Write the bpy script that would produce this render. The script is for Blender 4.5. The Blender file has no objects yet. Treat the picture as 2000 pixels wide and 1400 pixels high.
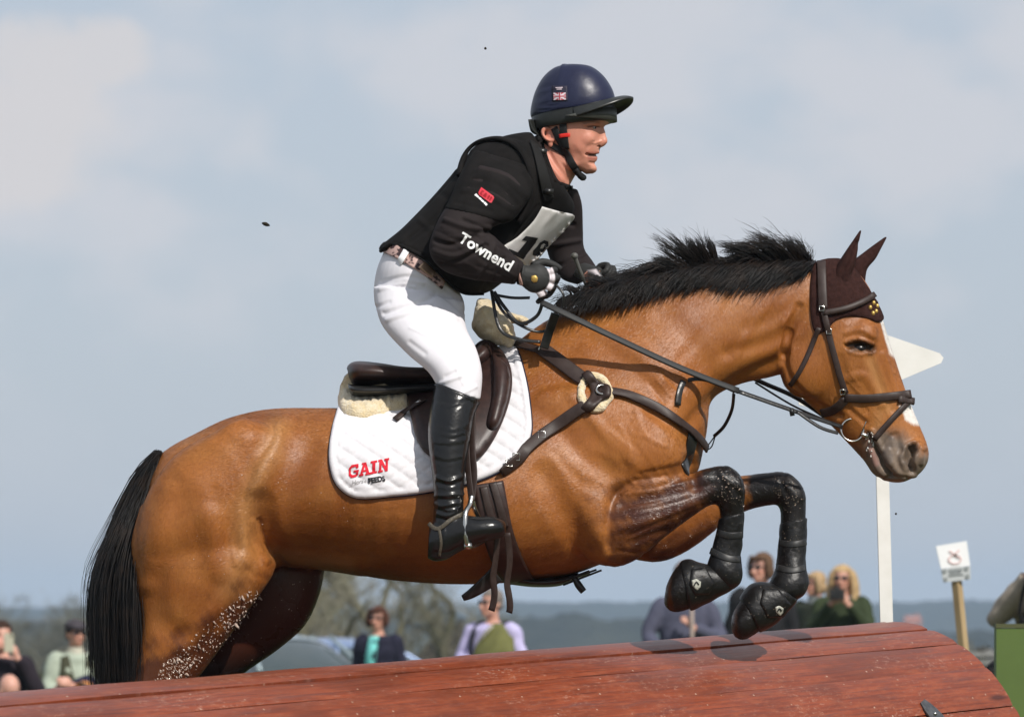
import bpy, bmesh, math, random
import numpy as np
from mathutils import Vector, Matrix
from mathutils.bvhtree import BVHTree
from mathutils import geometry as mgeo

scene = bpy.context.scene
COL = scene.collection
rng = random.Random(7)
R_ = math.radians

# ------------------------------------------------------------------ camera
DC, ZC, YH, FP = 12.0, 1.2, 1190.0, 8000.0
cam_d = bpy.data.cameras.new("camera")
cam = bpy.data.objects.new("camera", cam_d)
COL.objects.link(cam)
cam.location = (0, -DC, ZC)
cam.rotation_euler = (R_(90), 0, 0)
cam_d.lens = 144
cam_d.sensor_width = 36
cam_d.shift_y = (YH - 700) / 2000
cam_d.clip_end = 9000
cam_d.dof.use_dof = True
cam_d.dof.focus_distance = 11.85
cam_d.dof.aperture_fstop = 6.0
scene.camera = cam

# ------------------------------------------------------------------ light
SUN = Vector((0.44, -0.72, 0.76)).normalized()
sun_d = bpy.data.lights.new("sun", 'SUN')
sun_d.energy = 4.3
sun_d.angle = R_(0.6)
sun_d.color = (1.0, 0.955, 0.89)
sun_o = bpy.data.objects.new("sun", sun_d)
sun_o.rotation_euler = SUN.to_track_quat('Z', 'Y').to_euler()
sun_o.location = (4, -8, 9)
COL.objects.link(sun_o)

world = bpy.data.worlds.new("World")
scene.world = world
world.use_nodes = True
wn, wl = world.node_tree.nodes, world.node_tree.links
wn.clear()
w_out = wn.new("ShaderNodeOutputWorld")
w_bg = wn.new("ShaderNodeBackground")
w_bg.inputs["Strength"].default_value = 0.1
w_sky = wn.new("ShaderNodeTexSky")
w_sky.sky_type = 'NISHITA'
w_sky.sun_disc = False
w_sky.sun_elevation = math.asin(SUN.z)
w_sky.sun_rotation = math.atan2(SUN.x, SUN.y)
w_sky.air_density = 1.2
w_sky.dust_density = 2.0
w_tc = wn.new("ShaderNodeTexCoord")


def wnode(t, **kw):
    n = wn.new(t)
    for k, v in kw.items():
        setattr(n, k, v)
    return n


def wnoise(scale, detail, stretch, off):
    m = wnode("ShaderNodeMapping")
    m.inputs["Scale"].default_value = stretch
    m.inputs["Location"].default_value = off
    wl.new(w_tc.outputs["Generated"], m.inputs["Vector"])
    n = wnode("ShaderNodeTexNoise")
    n.inputs["Scale"].default_value = scale
    n.inputs["Detail"].default_value = detail
    n.inputs["Roughness"].default_value = 0.5
    wl.new(m.outputs[0], n.inputs["Vector"])
    return n


def wmath(op, a, b=None, clamp=False):
    n = wnode("ShaderNodeMath", operation=op, use_clamp=clamp)
    for i, v in enumerate((a, b)):
        if v is None:
            continue
        if isinstance(v, (int, float)):
            n.inputs[i].default_value = v
        else:
            wl.new(v, n.inputs[i])
    return n.outputs[0]


def wramp(src, a, b):
    n = wnode("ShaderNodeMapRange", interpolation_type='SMOOTHSTEP')
    wl.new(src, n.inputs["Value"])
    n.inputs["From Min"].default_value = a
    n.inputs["From Max"].default_value = b
    return n.outputs[0]


def wmix(f, a, b):
    n = wnode("ShaderNodeMix", data_type='RGBA')
    if isinstance(f, (int, float)):
        n.inputs[0].default_value = f
    else:
        wl.new(f, n.inputs[0])
    for i, v in ((6, a), (7, b)):
        if isinstance(v, tuple):
            n.inputs[i].default_value = (*v, 1)
        else:
            wl.new(v, n.inputs[i])
    return n.outputs[2]


# hazy spring sky: Nishita seen through a veil, soft cumulus in front of it
veil = wmix(0.80, w_sky.outputs[0], (5.3, 5.95, 6.95))
n_lo = wnoise(17.0, 3.0, (1, 1, 1.5), (2.3, 0.4, 1.35))
n_hi = wnoise(30.0, 4.0, (1, 1, 1.4), (0.3, 4.0, 2.0))
cl = wmath('ADD', wmath('MULTIPLY', n_lo.outputs[0], 0.75), wmath('MULTIPLY', n_hi.outputs[0], 0.25))
mask1 = wramp(cl, 0.43, 0.63)
sep = wnode("ShaderNodeSeparateXYZ")
wl.new(w_tc.outputs["Generated"], sep.inputs[0])
hz = wramp(sep.outputs[2], 0.02, 0.11)
mask1 = wmath('MULTIPLY', wmath('MULTIPLY', mask1, 0.8), wmath('ADD', wmath('MULTIPLY', hz, 0.85), 0.12))
skyc = wmix(mask1, veil, (6.4, 6.5, 6.95))
# one brighter cumulus, high on the left, of several lobes


def lobe(cx, cz, r, sz):
    vx = wmath('MULTIPLY', wmath('SUBTRACT', sep.outputs[0], cx), 1.0 / r)
    vz = wmath('MULTIPLY', wmath('SUBTRACT', sep.outputs[2], cz), 1.0 / (r * sz))
    d2 = wmath('ADD', wmath('POWER', wmath('ABSOLUTE', vx), 2.0), wmath('POWER', wmath('ABSOLUTE', vz), 2.0))
    return wmath('SUBTRACT', 1.0, d2)


big = wmath('MAXIMUM', lobe(-0.122, 0.117, 0.028, 0.75), lobe(-0.098, 0.134, 0.013, 0.75))
big = wmath('MAXIMUM', big, lobe(-0.112, 0.130, 0.018, 0.7))
n_c = wnoise(55.0, 5.0, (1, 1, 1.3), (1.0, 2.0, 0.5))
big = wmath('ADD', big, wmath('MULTIPLY', wmath('SUBTRACT', n_c.outputs[0], 0.5), 2.1))
mask2 = wmath('MULTIPLY', wramp(big, -0.25, 0.75), wmath('GREATER_THAN', sep.outputs[1], 0.0))
skyc = wmix(wmath('MULTIPLY', mask2, 0.85), skyc, (6.75, 6.6, 6.75))
wl.new(skyc, w_bg.inputs["Color"])
wl.new(w_bg.outputs[0], w_out.inputs[0])

scene.view_settings.view_transform = 'Standard'
scene.view_settings.look = 'None'
scene.view_settings.exposure = 0.0
scene.view_settings.gamma = 1.0
scene.view_settings.use_curve_mapping = False
scene.cycles.use_denoising = True
scene.cycles.max_bounces = 6
scene.cycles.transparent_max_bounces = 8
scene.cycles.volume_bounces = 0


# ------------------------------------------------------------------ helpers
def P(px, py, y=0.0):
    """world point seen at photograph pixel (px, py) at depth plane y"""
    d = DC + y
    return Vector(((px - 1000) * d / FP, y, ZC + (YH - py) * d / FP))


def topx(co):
    d = DC + co[:, 1]
    return 1000 + co[:, 0] * FP / d, YH - (co[:, 2] - ZC) * FP / d


class MB:
    """collects shapes into one mesh"""
    def __init__(self):
        self.v, self.f, self.m = [], [], []

    def add(self, vs, fs, mi=0):
        o = len(self.v)
        self.v.extend([tuple(v) for v in vs])
        self.f.extend([tuple(i + o for i in f) for f in fs])
        self.m.extend([mi] * len(fs))
        return self

    def rings(self, rings, cap=True, mi=0, closed=True):
        n = len(rings[0])
        vs, fs = [], []
        for r in rings:
            vs.extend(r)
        for i in range(len(rings) - 1):
            for j in range(n if closed else n - 1):
                k = (j + 1) % n
                fs.append((i * n + j, i * n + k, (i + 1) * n + k, (i + 1) * n + j))
        if cap and closed:
            for base, ring, flip in ((0, rings[0], True), ((len(rings) - 1) * n, rings[-1], False)):
                c = sum((Vector(p) for p in ring), Vector()) / n
                ci = len(vs)
                vs.append(c)
                for j in range(n):
                    k = (j + 1) % n
                    fs.append((ci, base + k, base + j) if flip else (ci, base + j, base + k))
        return self.add(vs, fs, mi)

    def sil(self, secs, sub=5, n=32, y=0.0, cap=True, mi=0):
        """loft from side silhouette: each section = (A px, B px, half width, yc, skew, roundness)"""
        rows = []
        for s in secs:
            s = list(s) + [None] * (6 - len(s))
            yc = y if s[3] is None else s[3]
            A, B = P(s[0][0], s[0][1], yc), P(s[1][0], s[1][1], yc)
            rows.append([A.x, A.z, B.x, B.z, s[2], yc, s[4] or 0.0, s[5] or 1.0])
        rows = catmull(np.array(rows), sub)
        rings = []
        th = np.linspace(0, 2 * math.pi, n, endpoint=False)
        for ax, az, bx, bz, w, yc, k, e in rows:
            c, s = np.cos(th), np.sin(th)
            cc = np.sign(c) * np.abs(c) ** e
            ss = np.sign(s) * np.abs(s) ** e
            X = (ax + bx) / 2 + (ax - bx) / 2 * cc
            Z = (az + bz) / 2 + (az - bz) / 2 * cc
            Y = yc + w * ss * (1 - k * c)
            rings.append([Vector((x, yy, z)) for x, yy, z in zip(X, Y, Z)])
        return self.rings(rings, cap, mi)

    def tube(self, pts, rad, n=10, sub=4, cap=True, mi=0, flat=None, up=None):
        """tube along 3D points; flat=(ratio) squashes the second axis"""
        pts = [Vector(p) for p in pts]
        if not hasattr(rad, '__len__'):
            rad = [rad] * len(pts)
        arr = np.array([[*p, r] for p, r in zip(pts, rad)])
        arr = catmull(arr, sub) if sub > 1 and len(pts) > 2 else arr
        ps = [Vector(a[:3]) for a in arr]
        rs = arr[:, 3]
        t0 = (ps[1] - ps[0]).normalized()
        u = Vector(up) if up is not None else (Vector((0, 0, 1)) if abs(t0.z) < 0.9 else Vector((1, 0, 0)))
        rings = []
        for i, p in enumerate(ps):
            t = (ps[min(i + 1, len(ps) - 1)] - ps[max(i - 1, 0)])
            if t.length < 1e-9:
                t = t0
            t.normalize()
            a = u - t * u.dot(t)
            if a.length < 1e-6:
                a = t.orthogonal()
            a.normalize()
            if up is None:
                u = a
            b = t.cross(a)
            fl = flat if flat else 1.0
            rings.append([p + (a * math.cos(q) * fl + b * math.sin(q)) * rs[i]
                          for q in (2 * math.pi * k / n for k in range(n))])
        return self.rings(rings, cap, mi)

    def box(self, c, s, rot=None, mi=0):
        hx, hy, hz = s[0] / 2, s[1] / 2, s[2] / 2
        vs = [Vector((x, y, z)) for x in (-hx, hx) for y in (-hy, hy) for z in (-hz, hz)]
        if rot is not None:
            vs = [rot @ v for v in vs]
        vs = [v + Vector(c) for v in vs]
        fs = [(0, 1, 3, 2), (4, 6, 7, 5), (0, 4, 5, 1), (2, 3, 7, 6), (0, 2, 6, 4), (1, 5, 7, 3)]
        return self.add(vs, fs, mi)

    def ball(self, c, r, n=14, m=9, rot=None, mi=0):
        if not hasattr(r, '__len__'):
            r = (r, r, r)
        rings = []
        for i in range(1, m):
            a = math.pi * i / m
            ring = []
            for j in range(n):
                b = 2 * math.pi * j / n
                v = Vector((r[0] * math.sin(a) * math.cos(b), r[1] * math.sin(a) * math.sin(b), r[2] * math.cos(a)))
                ring.append((rot @ v if rot is not None else v) + Vector(c))
            rings.append(ring)
        o = len(self.v)
        self.rings(rings, True, mi)
        t = Vector((0, 0, r[2]))
        t = rot @ t if rot is not None else t
        self.v[-2] = tuple(Vector(c) + t)
        self.v[-1] = tuple(Vector(c) - t)
        return self

    def torus(self, c, R, r, nrm=(0, 1, 0), n=24, k=8, mi=0, sx=1.0):
        nrm = Vector(nrm).normalized()
        a = nrm.orthogonal().normalized()
        b = nrm.cross(a)
        rings = []
        for i in range(n + 1):
            q = 2 * math.pi * i / n
            d = a * math.cos(q) * sx + b * math.sin(q)
            p = Vector(c) + d * R
            rings.append([p + (d * math.cos(w) + nrm * math.sin(w)) * r for w in (2 * math.pi * j / k for j in range(k))])
        return self.rings(rings, False, mi)

    def prism(self, pts, normal, thick, mi=0):
        """flat polygon (3D points) given thickness along normal"""
        nv = Vector(normal).normalized() * thick
        n = len(pts)
        vs = [Vector(p) for p in pts] + [Vector(p) + nv for p in pts]
        fs = [tuple(range(n)), tuple(range(2 * n - 1, n - 1, -1))]
        fs += [(i, i + n, (i + 1) % n + n, (i + 1) % n) for i in range(n)]
        return self.add(vs, fs, mi)

    def mesh(self, name):
        me = bpy.data.meshes.new(name)
        me.from_pydata(self.v, [], self.f)
        if any(self.m):
            me.polygons.foreach_set("material_index", self.m)
        bm = bmesh.new()
        bm.from_mesh(me)
        bmesh.ops.recalc_face_normals(bm, faces=bm.faces)
        bm.to_mesh(me)
        bm.free()
        return me

    def build(self, name, mats, parent=None, smooth=True, angle=None):
        me = self.mesh(name)
        return link(name, me, mats, parent, smooth, angle)


def catmull(a, sub):
    if len(a) < 3 or sub < 2:
        return a
    out = []
    n = len(a)
    for i in range(n - 1):
        p0, p1, p2, p3 = a[max(i - 1, 0)], a[i], a[i + 1], a[min(i + 2, n - 1)]
        for s in range(sub):
            t = s / sub
            out.append(0.5 * (2 * p1 + (p2 - p0) * t + (2 * p0 - 5 * p1 + 4 * p2 - p3) * t * t + (3 * p1 - p0 - 3 * p2 + p3) * t ** 3))
    out.append(a[-1])
    return np.array(out)


def link(name, me, mats, parent=None, smooth=True, angle=None):
    me.name = name
    o = bpy.data.objects.new(name, me)
    COL.objects.link(o)
    if mats is not None:
        for m in (mats if isinstance(mats, (list, tuple)) else [mats]):
            me.materials.append(m)
    if smooth:
        me.shade_smooth()
        if angle:
            me.set_sharp_from_angle(angle=R_(angle))
    if parent is not None:
        o.parent = parent
        o.matrix_parent_inverse = Matrix.Identity(4)
        if parent.parent is None and parent.type == 'EMPTY' or parent.location.length > 0:
            o.matrix_parent_inverse = parent_world(parent).inverted()
    return o


def parent_world(p):
    m = Matrix.LocRotScale(p.location, p.rotation_euler, p.scale)
    if p.parent is not None:
        m = parent_world(p.parent) @ p.matrix_parent_inverse @ m
    return m


def thing(name, label, cat, loc=(0, 0, 0), group=None):
    o = bpy.data.objects.new(name, None)
    o.empty_display_size = 0.1
    o.location = loc
    COL.objects.link(o)
    return tag(o, label, cat, group)


def tag(o, label, cat, group=None, kind=None):
    if label:
        o["label"] = label
    if cat:
        o["category"] = cat
    if group:
        o["group"] = group
    if kind:
        o["kind"] = kind
    return o


def remesh(mb, voxel, it=8, fac=0.5):
    """one continuous surface from overlapping shapes"""
    me = mb.mesh("tmp")
    o = bpy.data.objects.new("tmp", me)
    COL.objects.link(o)
    r = o.modifiers.new("r", 'REMESH')
    r.mode = 'VOXEL'
    r.voxel_size = voxel
    if it:
        s = o.modifiers.new("s", 'SMOOTH')
        s.factor = fac
        s.iterations = it
    dg = bpy.context.evaluated_depsgraph_get()
    dg.update()
    out = bpy.data.meshes.new_from_object(o.evaluated_get(dg))
    bpy.data.objects.remove(o)
    bpy.data.meshes.remove(me)
    return out


def get_co(me):
    a = np.empty(len(me.vertices) * 3, np.float32)
    me.vertices.foreach_get("co", a)
    return a.reshape(-1, 3).astype(np.float64)


def get_no(me):
    a = np.empty(len(me.vertices) * 3, np.float32)
    me.vertex_normals.foreach_get("vector", a)
    return a.reshape(-1, 3).astype(np.float64)


def set_co(me, co):
    me.vertices.foreach_set("co", co.astype(np.float32).ravel())
    me.update()


def dist_poly(x, y, pts):
    """distance (px) from points to a polyline"""
    d = np.full(len(x), 1e9)
    pts = np.array(pts, float)
    if len(pts) == 1:
        return np.hypot(x - pts[0, 0], y - pts[0, 1])
    for (ax, ay), (bx, by) in zip(pts[:-1], pts[1:]):
        l2 = max((bx - ax) ** 2 + (by - ay) ** 2, 1e-9)
        t = np.clip(((x - ax) * (bx - ax) + (y - ay) * (by - ay)) / l2, 0, 1)
        d = np.minimum(d, np.hypot(x - ax - t * (bx - ax), y - ay - t * (by - ay)))
    return d


def in_poly(x, y, pts):
    ins = np.zeros(len(x), bool)
    n = len(pts)
    for i in range(n):
        x1, y1 = pts[i]
        x2, y2 = pts[(i + 1) % n]
        c = ((y1 > y) != (y2 > y)) & (x < (x2 - x1) * (y - y1) / ((y2 - y1) or 1e-9) + x1)
        ins ^= c
    return ins


def poly_mask(x, y, pts, soft):
    d = dist_poly(x, y, list(pts) + [pts[0]])
    s = np.where(in_poly(x, y, pts), d, -d)
    return np.clip(0.5 + s / (2 * soft), 0, 1)


def sculpt(me, strokes):
    """strokes: (px polyline, radius px, height m[, side[, ymin, ymax]]); side 'n' near, 'f' far, 'b' both"""
    co = get_co(me)
    for st in strokes:
        pts, rad, amp = st[0], st[1], st[2]
        side = st[3] if len(st) > 3 else 'n'
        no = get_no(me)
        x, y = topx(co)
        if len(pts) > 2:
            pts = catmull(np.array(pts, float), 4)
        d = dist_poly(x, y, pts) / rad
        w = np.where(d < 1, (1 - d * d) ** 2, 0)
        if side == 'n':
            w = w * np.clip(0.6 - no[:, 1] * 1.6, 0, 1)
        elif side == 'f':
            w = w * np.clip(0.6 + no[:, 1] * 1.6, 0, 1)
        if len(st) > 5:
            w = w * ((co[:, 1] > st[4]) & (co[:, 1] < st[5]))
        if w.max() <= 0:
            continue
        co = co + no * (w * amp)[:, None]
        set_co(me, co)
    return me


def relax(me, it, lam=0.5):
    """even out the surface a little"""
    n = len(me.vertices)
    e = np.empty(len(me.edges) * 2, np.int64)
    me.edges.foreach_get("vertices", e)
    e = e.reshape(-1, 2)
    deg = np.bincount(e.ravel(), minlength=n).astype(float)
    co = get_co(me)
    for _ in range(it):
        s = np.stack([np.bincount(e[:, 0], co[e[:, 1], k], n) + np.bincount(e[:, 1], co[e[:, 0], k], n) for k in range(3)], 1)
        co = co + lam * (s / np.maximum(deg, 1)[:, None] - co)
    set_co(me, co)
    return me


def finer(me, x_min):
    """one subdivision of the mesh to the right of a pixel column"""
    bm = bmesh.new()
    bm.from_mesh(me)
    lim = (x_min - 1000) * DC / FP
    zl = ZC + (YH - 955) * DC / FP
    es = [e for e in bm.edges if all(v.co.x > lim and v.co.z > zl for v in e.verts)]
    bmesh.ops.subdivide_edges(bm, edges=es, cuts=1, use_grid_fill=True)
    bm.to_mesh(me)
    bm.free()
    me.shade_smooth()
    relax_part(me, x_min, 3)


def relax_part(me, x_min, it):
    co0 = get_co(me)
    relax(me, it)
    lim = (x_min - 1000) * DC / FP
    w = np.clip((co0[:, 0] - lim) / 0.02, 0, 1)[:, None]
    set_co(me, co0 * (1 - w) + get_co(me) * w)


def vcol(me, name, arr4):
    a = me.color_attributes.new(name, 'FLOAT_COLOR', 'POINT')
    a.data.foreach_set("color", arr4.astype(np.float32).ravel())


def bvh_of(*objs):
    vs, fs = [], []
    for o in objs:
        me = o.data if hasattr(o, 'data') else o
        off = len(vs)
        vs.extend([v.co.copy() for v in me.vertices])
        fs.extend([tuple(i + off for i in p.vertices) for p in me.polygons])
    return BVHTree.FromPolygons(vs, fs)


CAMP = Vector((0, -DC, ZC))


def hit(bvh, px, py, far=False, default_y=-0.2):
    """surface point under photograph pixel (near side), or the mirrored far side"""
    a = P(px, py, 0.0)
    if far:
        r = bvh.ray_cast(Vector((a.x, 3, a.z)), Vector((0, -1, 0)))
    else:
        d = (a - CAMP).normalized()
        r = bvh.ray_cast(CAMP, d)
    if r[0] is None:
        return None, None
    return r[0], r[1]


def strap(mb, bvh, pts, width, thick=0.004, off=0.001, step=6, far=False, sag=None, mi=0, smooth=5, ymax=None):
    """flat strap laid on a surface along a px polyline"""
    arr = np.array(pts, float)
    if len(arr) > 2:
        arr = catmull(arr, 6)
    seg = np.hypot(*np.diff(arr, axis=0).T)
    L = np.concatenate([[0], np.cumsum(seg)])
    n = max(4, int(L[-1] / step))
    q = np.linspace(0, L[-1], n + 1)
    xs, ys = np.interp(q, L, arr[:, 0]), np.interp(q, L, arr[:, 1])
    ps, ns = [], []
    for x, y in zip(xs, ys):
        p, nn = hit(bvh, x, y, far)
        ps.append(p)
        ns.append(nn)
    ok = [i for i, p in enumerate(ps) if p is not None and (ymax is None or p.y < ymax)]
    if len(ok) < 2:
        return mb
    # carry depth over holes
    yy = np.interp(range(n + 1), ok, [ps[i].y for i in ok])
    nx = [np.interp(range(n + 1), ok, [ns[i][k] for i in ok]) for k in range(3)]
    P3 = []
    for i in range(n + 1):
        if ps[i] is not None and i in ok:
            P3.append(ps[i])
        else:
            P3.append(P(xs[i], ys[i], yy[i]))
    N3 = [Vector((nx[0][i], nx[1][i], nx[2][i])).normalized() for i in range(n + 1)]
    for _ in range(smooth):
        N3 = [(N3[max(i - 1, 0)] + N3[i] * 2 + N3[min(i + 1, n)]).normalized() for i in range(n + 1)]
        Q = [(P3[max(i - 1, 0)] + P3[i] * 2 + P3[min(i + 1, n)]) / 4 if 0 < i < n else P3[i] for i in range(n + 1)]
        # never sink below the surface
        P3 = [Vector((Q[i].x, min(Q[i].y, P3[i].y) if not far else max(Q[i].y, P3[i].y), Q[i].z)) for i in range(n + 1)]
    return ribbon(mb, P3, N3, width, thick, off, mi)


def ribbon(mb, P3, N3, width, thick, off=0.0, mi=0):
    n = len(P3)
    rings = []
    wv = width if hasattr(width, '__len__') else [width] * n
    for i in range(n):
        t = (P3[min(i + 1, n - 1)] - P3[max(i - 1, 0)]).normalized()
        nn = N3[i] - t * N3[i].dot(t)
        nn.normalize()
        b = t.cross(nn)
        w = wv[i] / 2
        c = P3[i] + nn * off
        rings.append([c - b * w, c - b * w + nn * thick * 0.75, c - b * w * 0.8 + nn * thick, c + b * w * 0.8 + nn * thick,
                      c + b * w + nn * thick * 0.75, c + b * w])
    return mb.rings(rings, True, mi)


def patch(mb, bvh, poly, thick=0.008, off=0.002, step=8, far=False, dome=0.0, relief=None, sm=6, mi=0, limit=None):
    """padded cloth / leather panel laid on a surface; poly in px"""
    poly = np.array(poly, float)
    cl = catmull(np.vstack([poly, poly[:1]]), 4)[:-1] if len(poly) > 6 else poly
    # resample edge
    e = np.vstack([cl, cl[:1]])
    L = np.concatenate([[0], np.cumsum(np.hypot(*np.diff(e, axis=0).T))])
    n = max(8, int(L[-1] / step))
    q = np.linspace(0, L[-1], n, endpoint=False)
    bx, by = np.interp(q, L, e[:, 0]), np.interp(q, L, e[:, 1])
    edge = list(zip(bx, by))
    gx, gy = np.meshgrid(np.arange(bx.min(), bx.max(), step), np.arange(by.min(), by.max(), step * 0.87))
    gx = gx + (np.arange(gx.shape[0])[:, None] % 2) * step / 2
    gx, gy = gx.ravel(), gy.ravel()
    d = dist_poly(gx, gy, edge + [edge[0]])
    k = in_poly(gx, gy, edge) & (d > step * 0.55)
    pts = edge + list(zip(gx[k], gy[k]))
    depth = np.concatenate([np.zeros(n), d[k]])
    res = mgeo.delaunay_2d_cdt([Vector(p) for p in pts], [(i, (i + 1) % n) for i in range(n)], [], 1, 1e-6)
    v2, faces = res[0], res[2]
    if len(v2) != len(pts):
        depth = dist_poly(np.array([v[0] for v in v2]), np.array([v[1] for v in v2]), edge + [edge[0]])
        depth[:n] = 0
    hits = [hit(bvh, v[0], v[1], far) for v in v2]
    ok = [i for i, h in enumerate(hits) if h[0] is not None and (limit is None or h[0].y < limit)]
    co = np.array([hits[i][0] for i in ok])
    no = np.array([hits[i][1] for i in ok])
    vx = np.array([[v[0], v[1]] for v in v2])
    okx = vx[ok]
    co_all, no_all = np.zeros((len(v2), 3)), np.zeros((len(v2), 3))
    oks = set(ok)
    for i in range(len(v2)):
        j = np.argmin(((okx - vx[i]) ** 2).sum(1)) if i not in oks else None
        if j is None:
            co_all[i], no_all[i] = hits[i][0], hits[i][1]
        else:
            co_all[i] = P(vx[i][0], vx[i][1], co[j][1])
            no_all[i] = no[j]
    # smooth normals and depth over the panel
    nb = [set() for _ in v2]
    for f in faces:
        for a, b in zip(f, list(f[1:]) + [f[0]]):
            nb[a].add(b)
            nb[b].add(a)
    nb = [list(s) for s in nb]
    for _ in range(sm):
        no2, co2 = no_all.copy(), co_all.copy()
        for i, s in enumerate(nb):
            if s:
                no2[i] = no_all[i] + no_all[s].mean(0)
                m = co_all[s].mean(0)[1]
                co2[i][1] = min(co_all[i][1], 0.5 * co_all[i][1] + 0.5 * m) if not far else max(co_all[i][1], 0.5 * (co_all[i][1] + m))
        no_all = no2 / np.maximum(np.linalg.norm(no2, axis=1), 1e-9)[:, None]
        co_all = co2
    h = np.full(len(v2), thick)
    h = h * np.sqrt(np.clip(depth / (step * 1.2), 0.12, 1)) + dome * np.clip(depth / max(depth.max(), 1e-6), 0, 1) ** 0.7
    if relief is not None:
        h = h + relief(vx[:, 0], vx[:, 1], depth)
    top = co_all + no_all * (off + h)[:, None]
    bot = co_all + no_all * off
    N = len(v2)
    mb.add(list(top) + list(bot[:n]), [tuple(f) for f in faces] + [(i, (i + 1) % n, N + (i + 1) % n, N + i) for i in range(n)], mi)
    return mb


# ------------------------------------------------------------------ materials
def mat(name, color=(0.5, 0.5, 0.5), rough=0.6, spec=0.5, metal=0.0, noise=None, bump=None, sheen=0.0, coat=0.0, alpha=None):
    """noise=(scale, colour2, detail[, stretch, lo, hi]); bump=(scale, strength, distance[, stretch])"""
    m = bpy.data.materials.new(name)
    m.use_nodes = True
    nt = m.node_tree
    b = nt.nodes["Principled BSDF"]
    b.inputs["Base Color"].default_value = (*color, 1)
    b.inputs["Roughness"].default_value = rough
    b.inputs["Specular IOR Level"].default_value = spec
    b.inputs["Metallic"].default_value = metal
    if sheen:
        b.inputs["Sheen Weight"].default_value = sheen
        b.inputs["Sheen Roughness"].default_value = 0.5
    if coat:
        b.inputs["Coat Weight"].default_value = coat
        b.inputs["Coat Roughness"].default_value = 0.15
    tc = nt.nodes.new("ShaderNodeTexCoord")
    if noise:
        mp = nt.nodes.new("ShaderNodeMapping")
        nt.links.new(tc.outputs["Object"], mp.inputs[0])
        if len(noise) > 3 and noise[3]:
            mp.inputs["Scale"].default_value = noise[3]
        nz = nt.nodes.new("ShaderNodeTexNoise")
        nz.inputs["Scale"].default_value = noise[0]
        nz.inputs["Detail"].default_value = noise[2]
        nz.inputs["Roughness"].default_value = 0.6
        nt.links.new(mp.outputs[0], nz.inputs["Vector"])
        mr = nt.nodes.new("ShaderNodeMapRange")
        mr.inputs["From Min"].default_value = noise[4] if len(noise) > 4 else 0.35
        mr.inputs["From Max"].default_value = noise[5] if len(noise) > 5 else 0.65
        nt.links.new(nz.outputs[0], mr.inputs["Value"])
        mx = nt.nodes.new("ShaderNodeMix")
        mx.data_type = 'RGBA'
        mx.inputs[6].default_value = (*color, 1)
        mx.inputs[7].default_value = (*noise[1], 1)
        nt.links.new(mr.outputs[0], mx.inputs[0])
        nt.links.new(mx.outputs[2], b.inputs["Base Color"])
    if bump:
        mp = nt.nodes.new("ShaderNodeMapping")
        nt.links.new(tc.outputs["Object"], mp.inputs[0])
        if len(bump) > 3:
            mp.inputs["Scale"].default_value = bump[3]
        nz = nt.nodes.new("ShaderNodeTexNoise")
        nz.inputs["Scale"].default_value = bump[0]
        nz.inputs["Detail"].default_value = 5
        nt.links.new(mp.outputs[0], nz.inputs["Vector"])
        bp = nt.nodes.new("ShaderNodeBump")
        bp.inputs["Strength"].default_value = bump[1]
        bp.inputs["Distance"].default_value = bump[2]
        nt.links.new(nz.outputs[0], bp.inputs["Height"])
        nt.links.new(bp.outputs[0], b.inputs["Normal"])
    return m


def node_add(m, t, **kw):
    n = m.node_tree.nodes.new(t)
    for k, v in kw.items():
        setattr(n, k, v)
    return n


def mixcol(m, fac, a, b):
    n = node_add(m, "ShaderNodeMix", data_type='RGBA')
    L = m.node_tree.links
    for i, v in ((0, fac), (6, a), (7, b)):
        if isinstance(v, tuple):
            n.inputs[i].default_value = (*v, 1)
        elif isinstance(v, (int, float)):
            n.inputs[i].default_value = v
        else:
            L.new(v, n.inputs[i])
    return n.outputs[2]


M = {}
M['brown_leather'] = mat("brown_leather", (0.042, 0.020, 0.016), 0.42, 0.4, noise=(40, (0.022, 0.011, 0.009), 4), bump=(300, 0.25, 0.001))
M['black_leather'] = mat("black_leather", (0.009, 0.009, 0.0095), 0.32, 0.4, noise=(25, (0.022, 0.021, 0.02), 4), bump=(120, 0.3, 0.002))
M['strap_leather'] = mat("strap_leather", (0.026, 0.0145, 0.011), 0.5, 0.35, noise=(60, (0.038, 0.023, 0.019), 3), bump=(400, 0.3, 0.0008))
M['rubber'] = mat("rubber_rein", (0.02, 0.02, 0.02), 0.6, 0.4, bump=(500, 0.6, 0.001))
M['steel'] = mat("steel", (0.50, 0.49, 0.46), 0.24, 0.5, 1.0)
M['white_pad'] = mat("white_quilted_cotton", (0.73, 0.71, 0.73), 0.85, 0.15, noise=(60, (0.66, 0.64, 0.66), 4), bump=(700, 0.3, 0.0006))
M['pad_trim'] = mat("navy_trim", (0.012, 0.013, 0.03), 0.7, 0.3)
M['sheepskin'] = mat("sheepskin", (0.66, 0.52, 0.30), 0.95, 0.1, noise=(60, (0.74, 0.64, 0.46), 5), bump=(160, 1.0, 0.006), sheen=0.6)
M['white_paint'] = mat("white_paint", (0.80, 0.79, 0.75), 0.45, 0.5, noise=(9, (0.72, 0.71, 0.66), 5), bump=(60, 0.1, 0.001))
M['red_print'] = mat("red_print", (0.60, 0.02, 0.035), 0.7, 0.2)
M['black_print'] = mat("black_print", (0.02, 0.02, 0.022), 0.7, 0.2)
M['white_print'] = mat("white_print", (0.8, 0.8, 0.8), 0.6, 0.3)
M['grey_print'] = mat("grey_print", (0.38, 0.37, 0.37), 0.7, 0.2)
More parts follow.
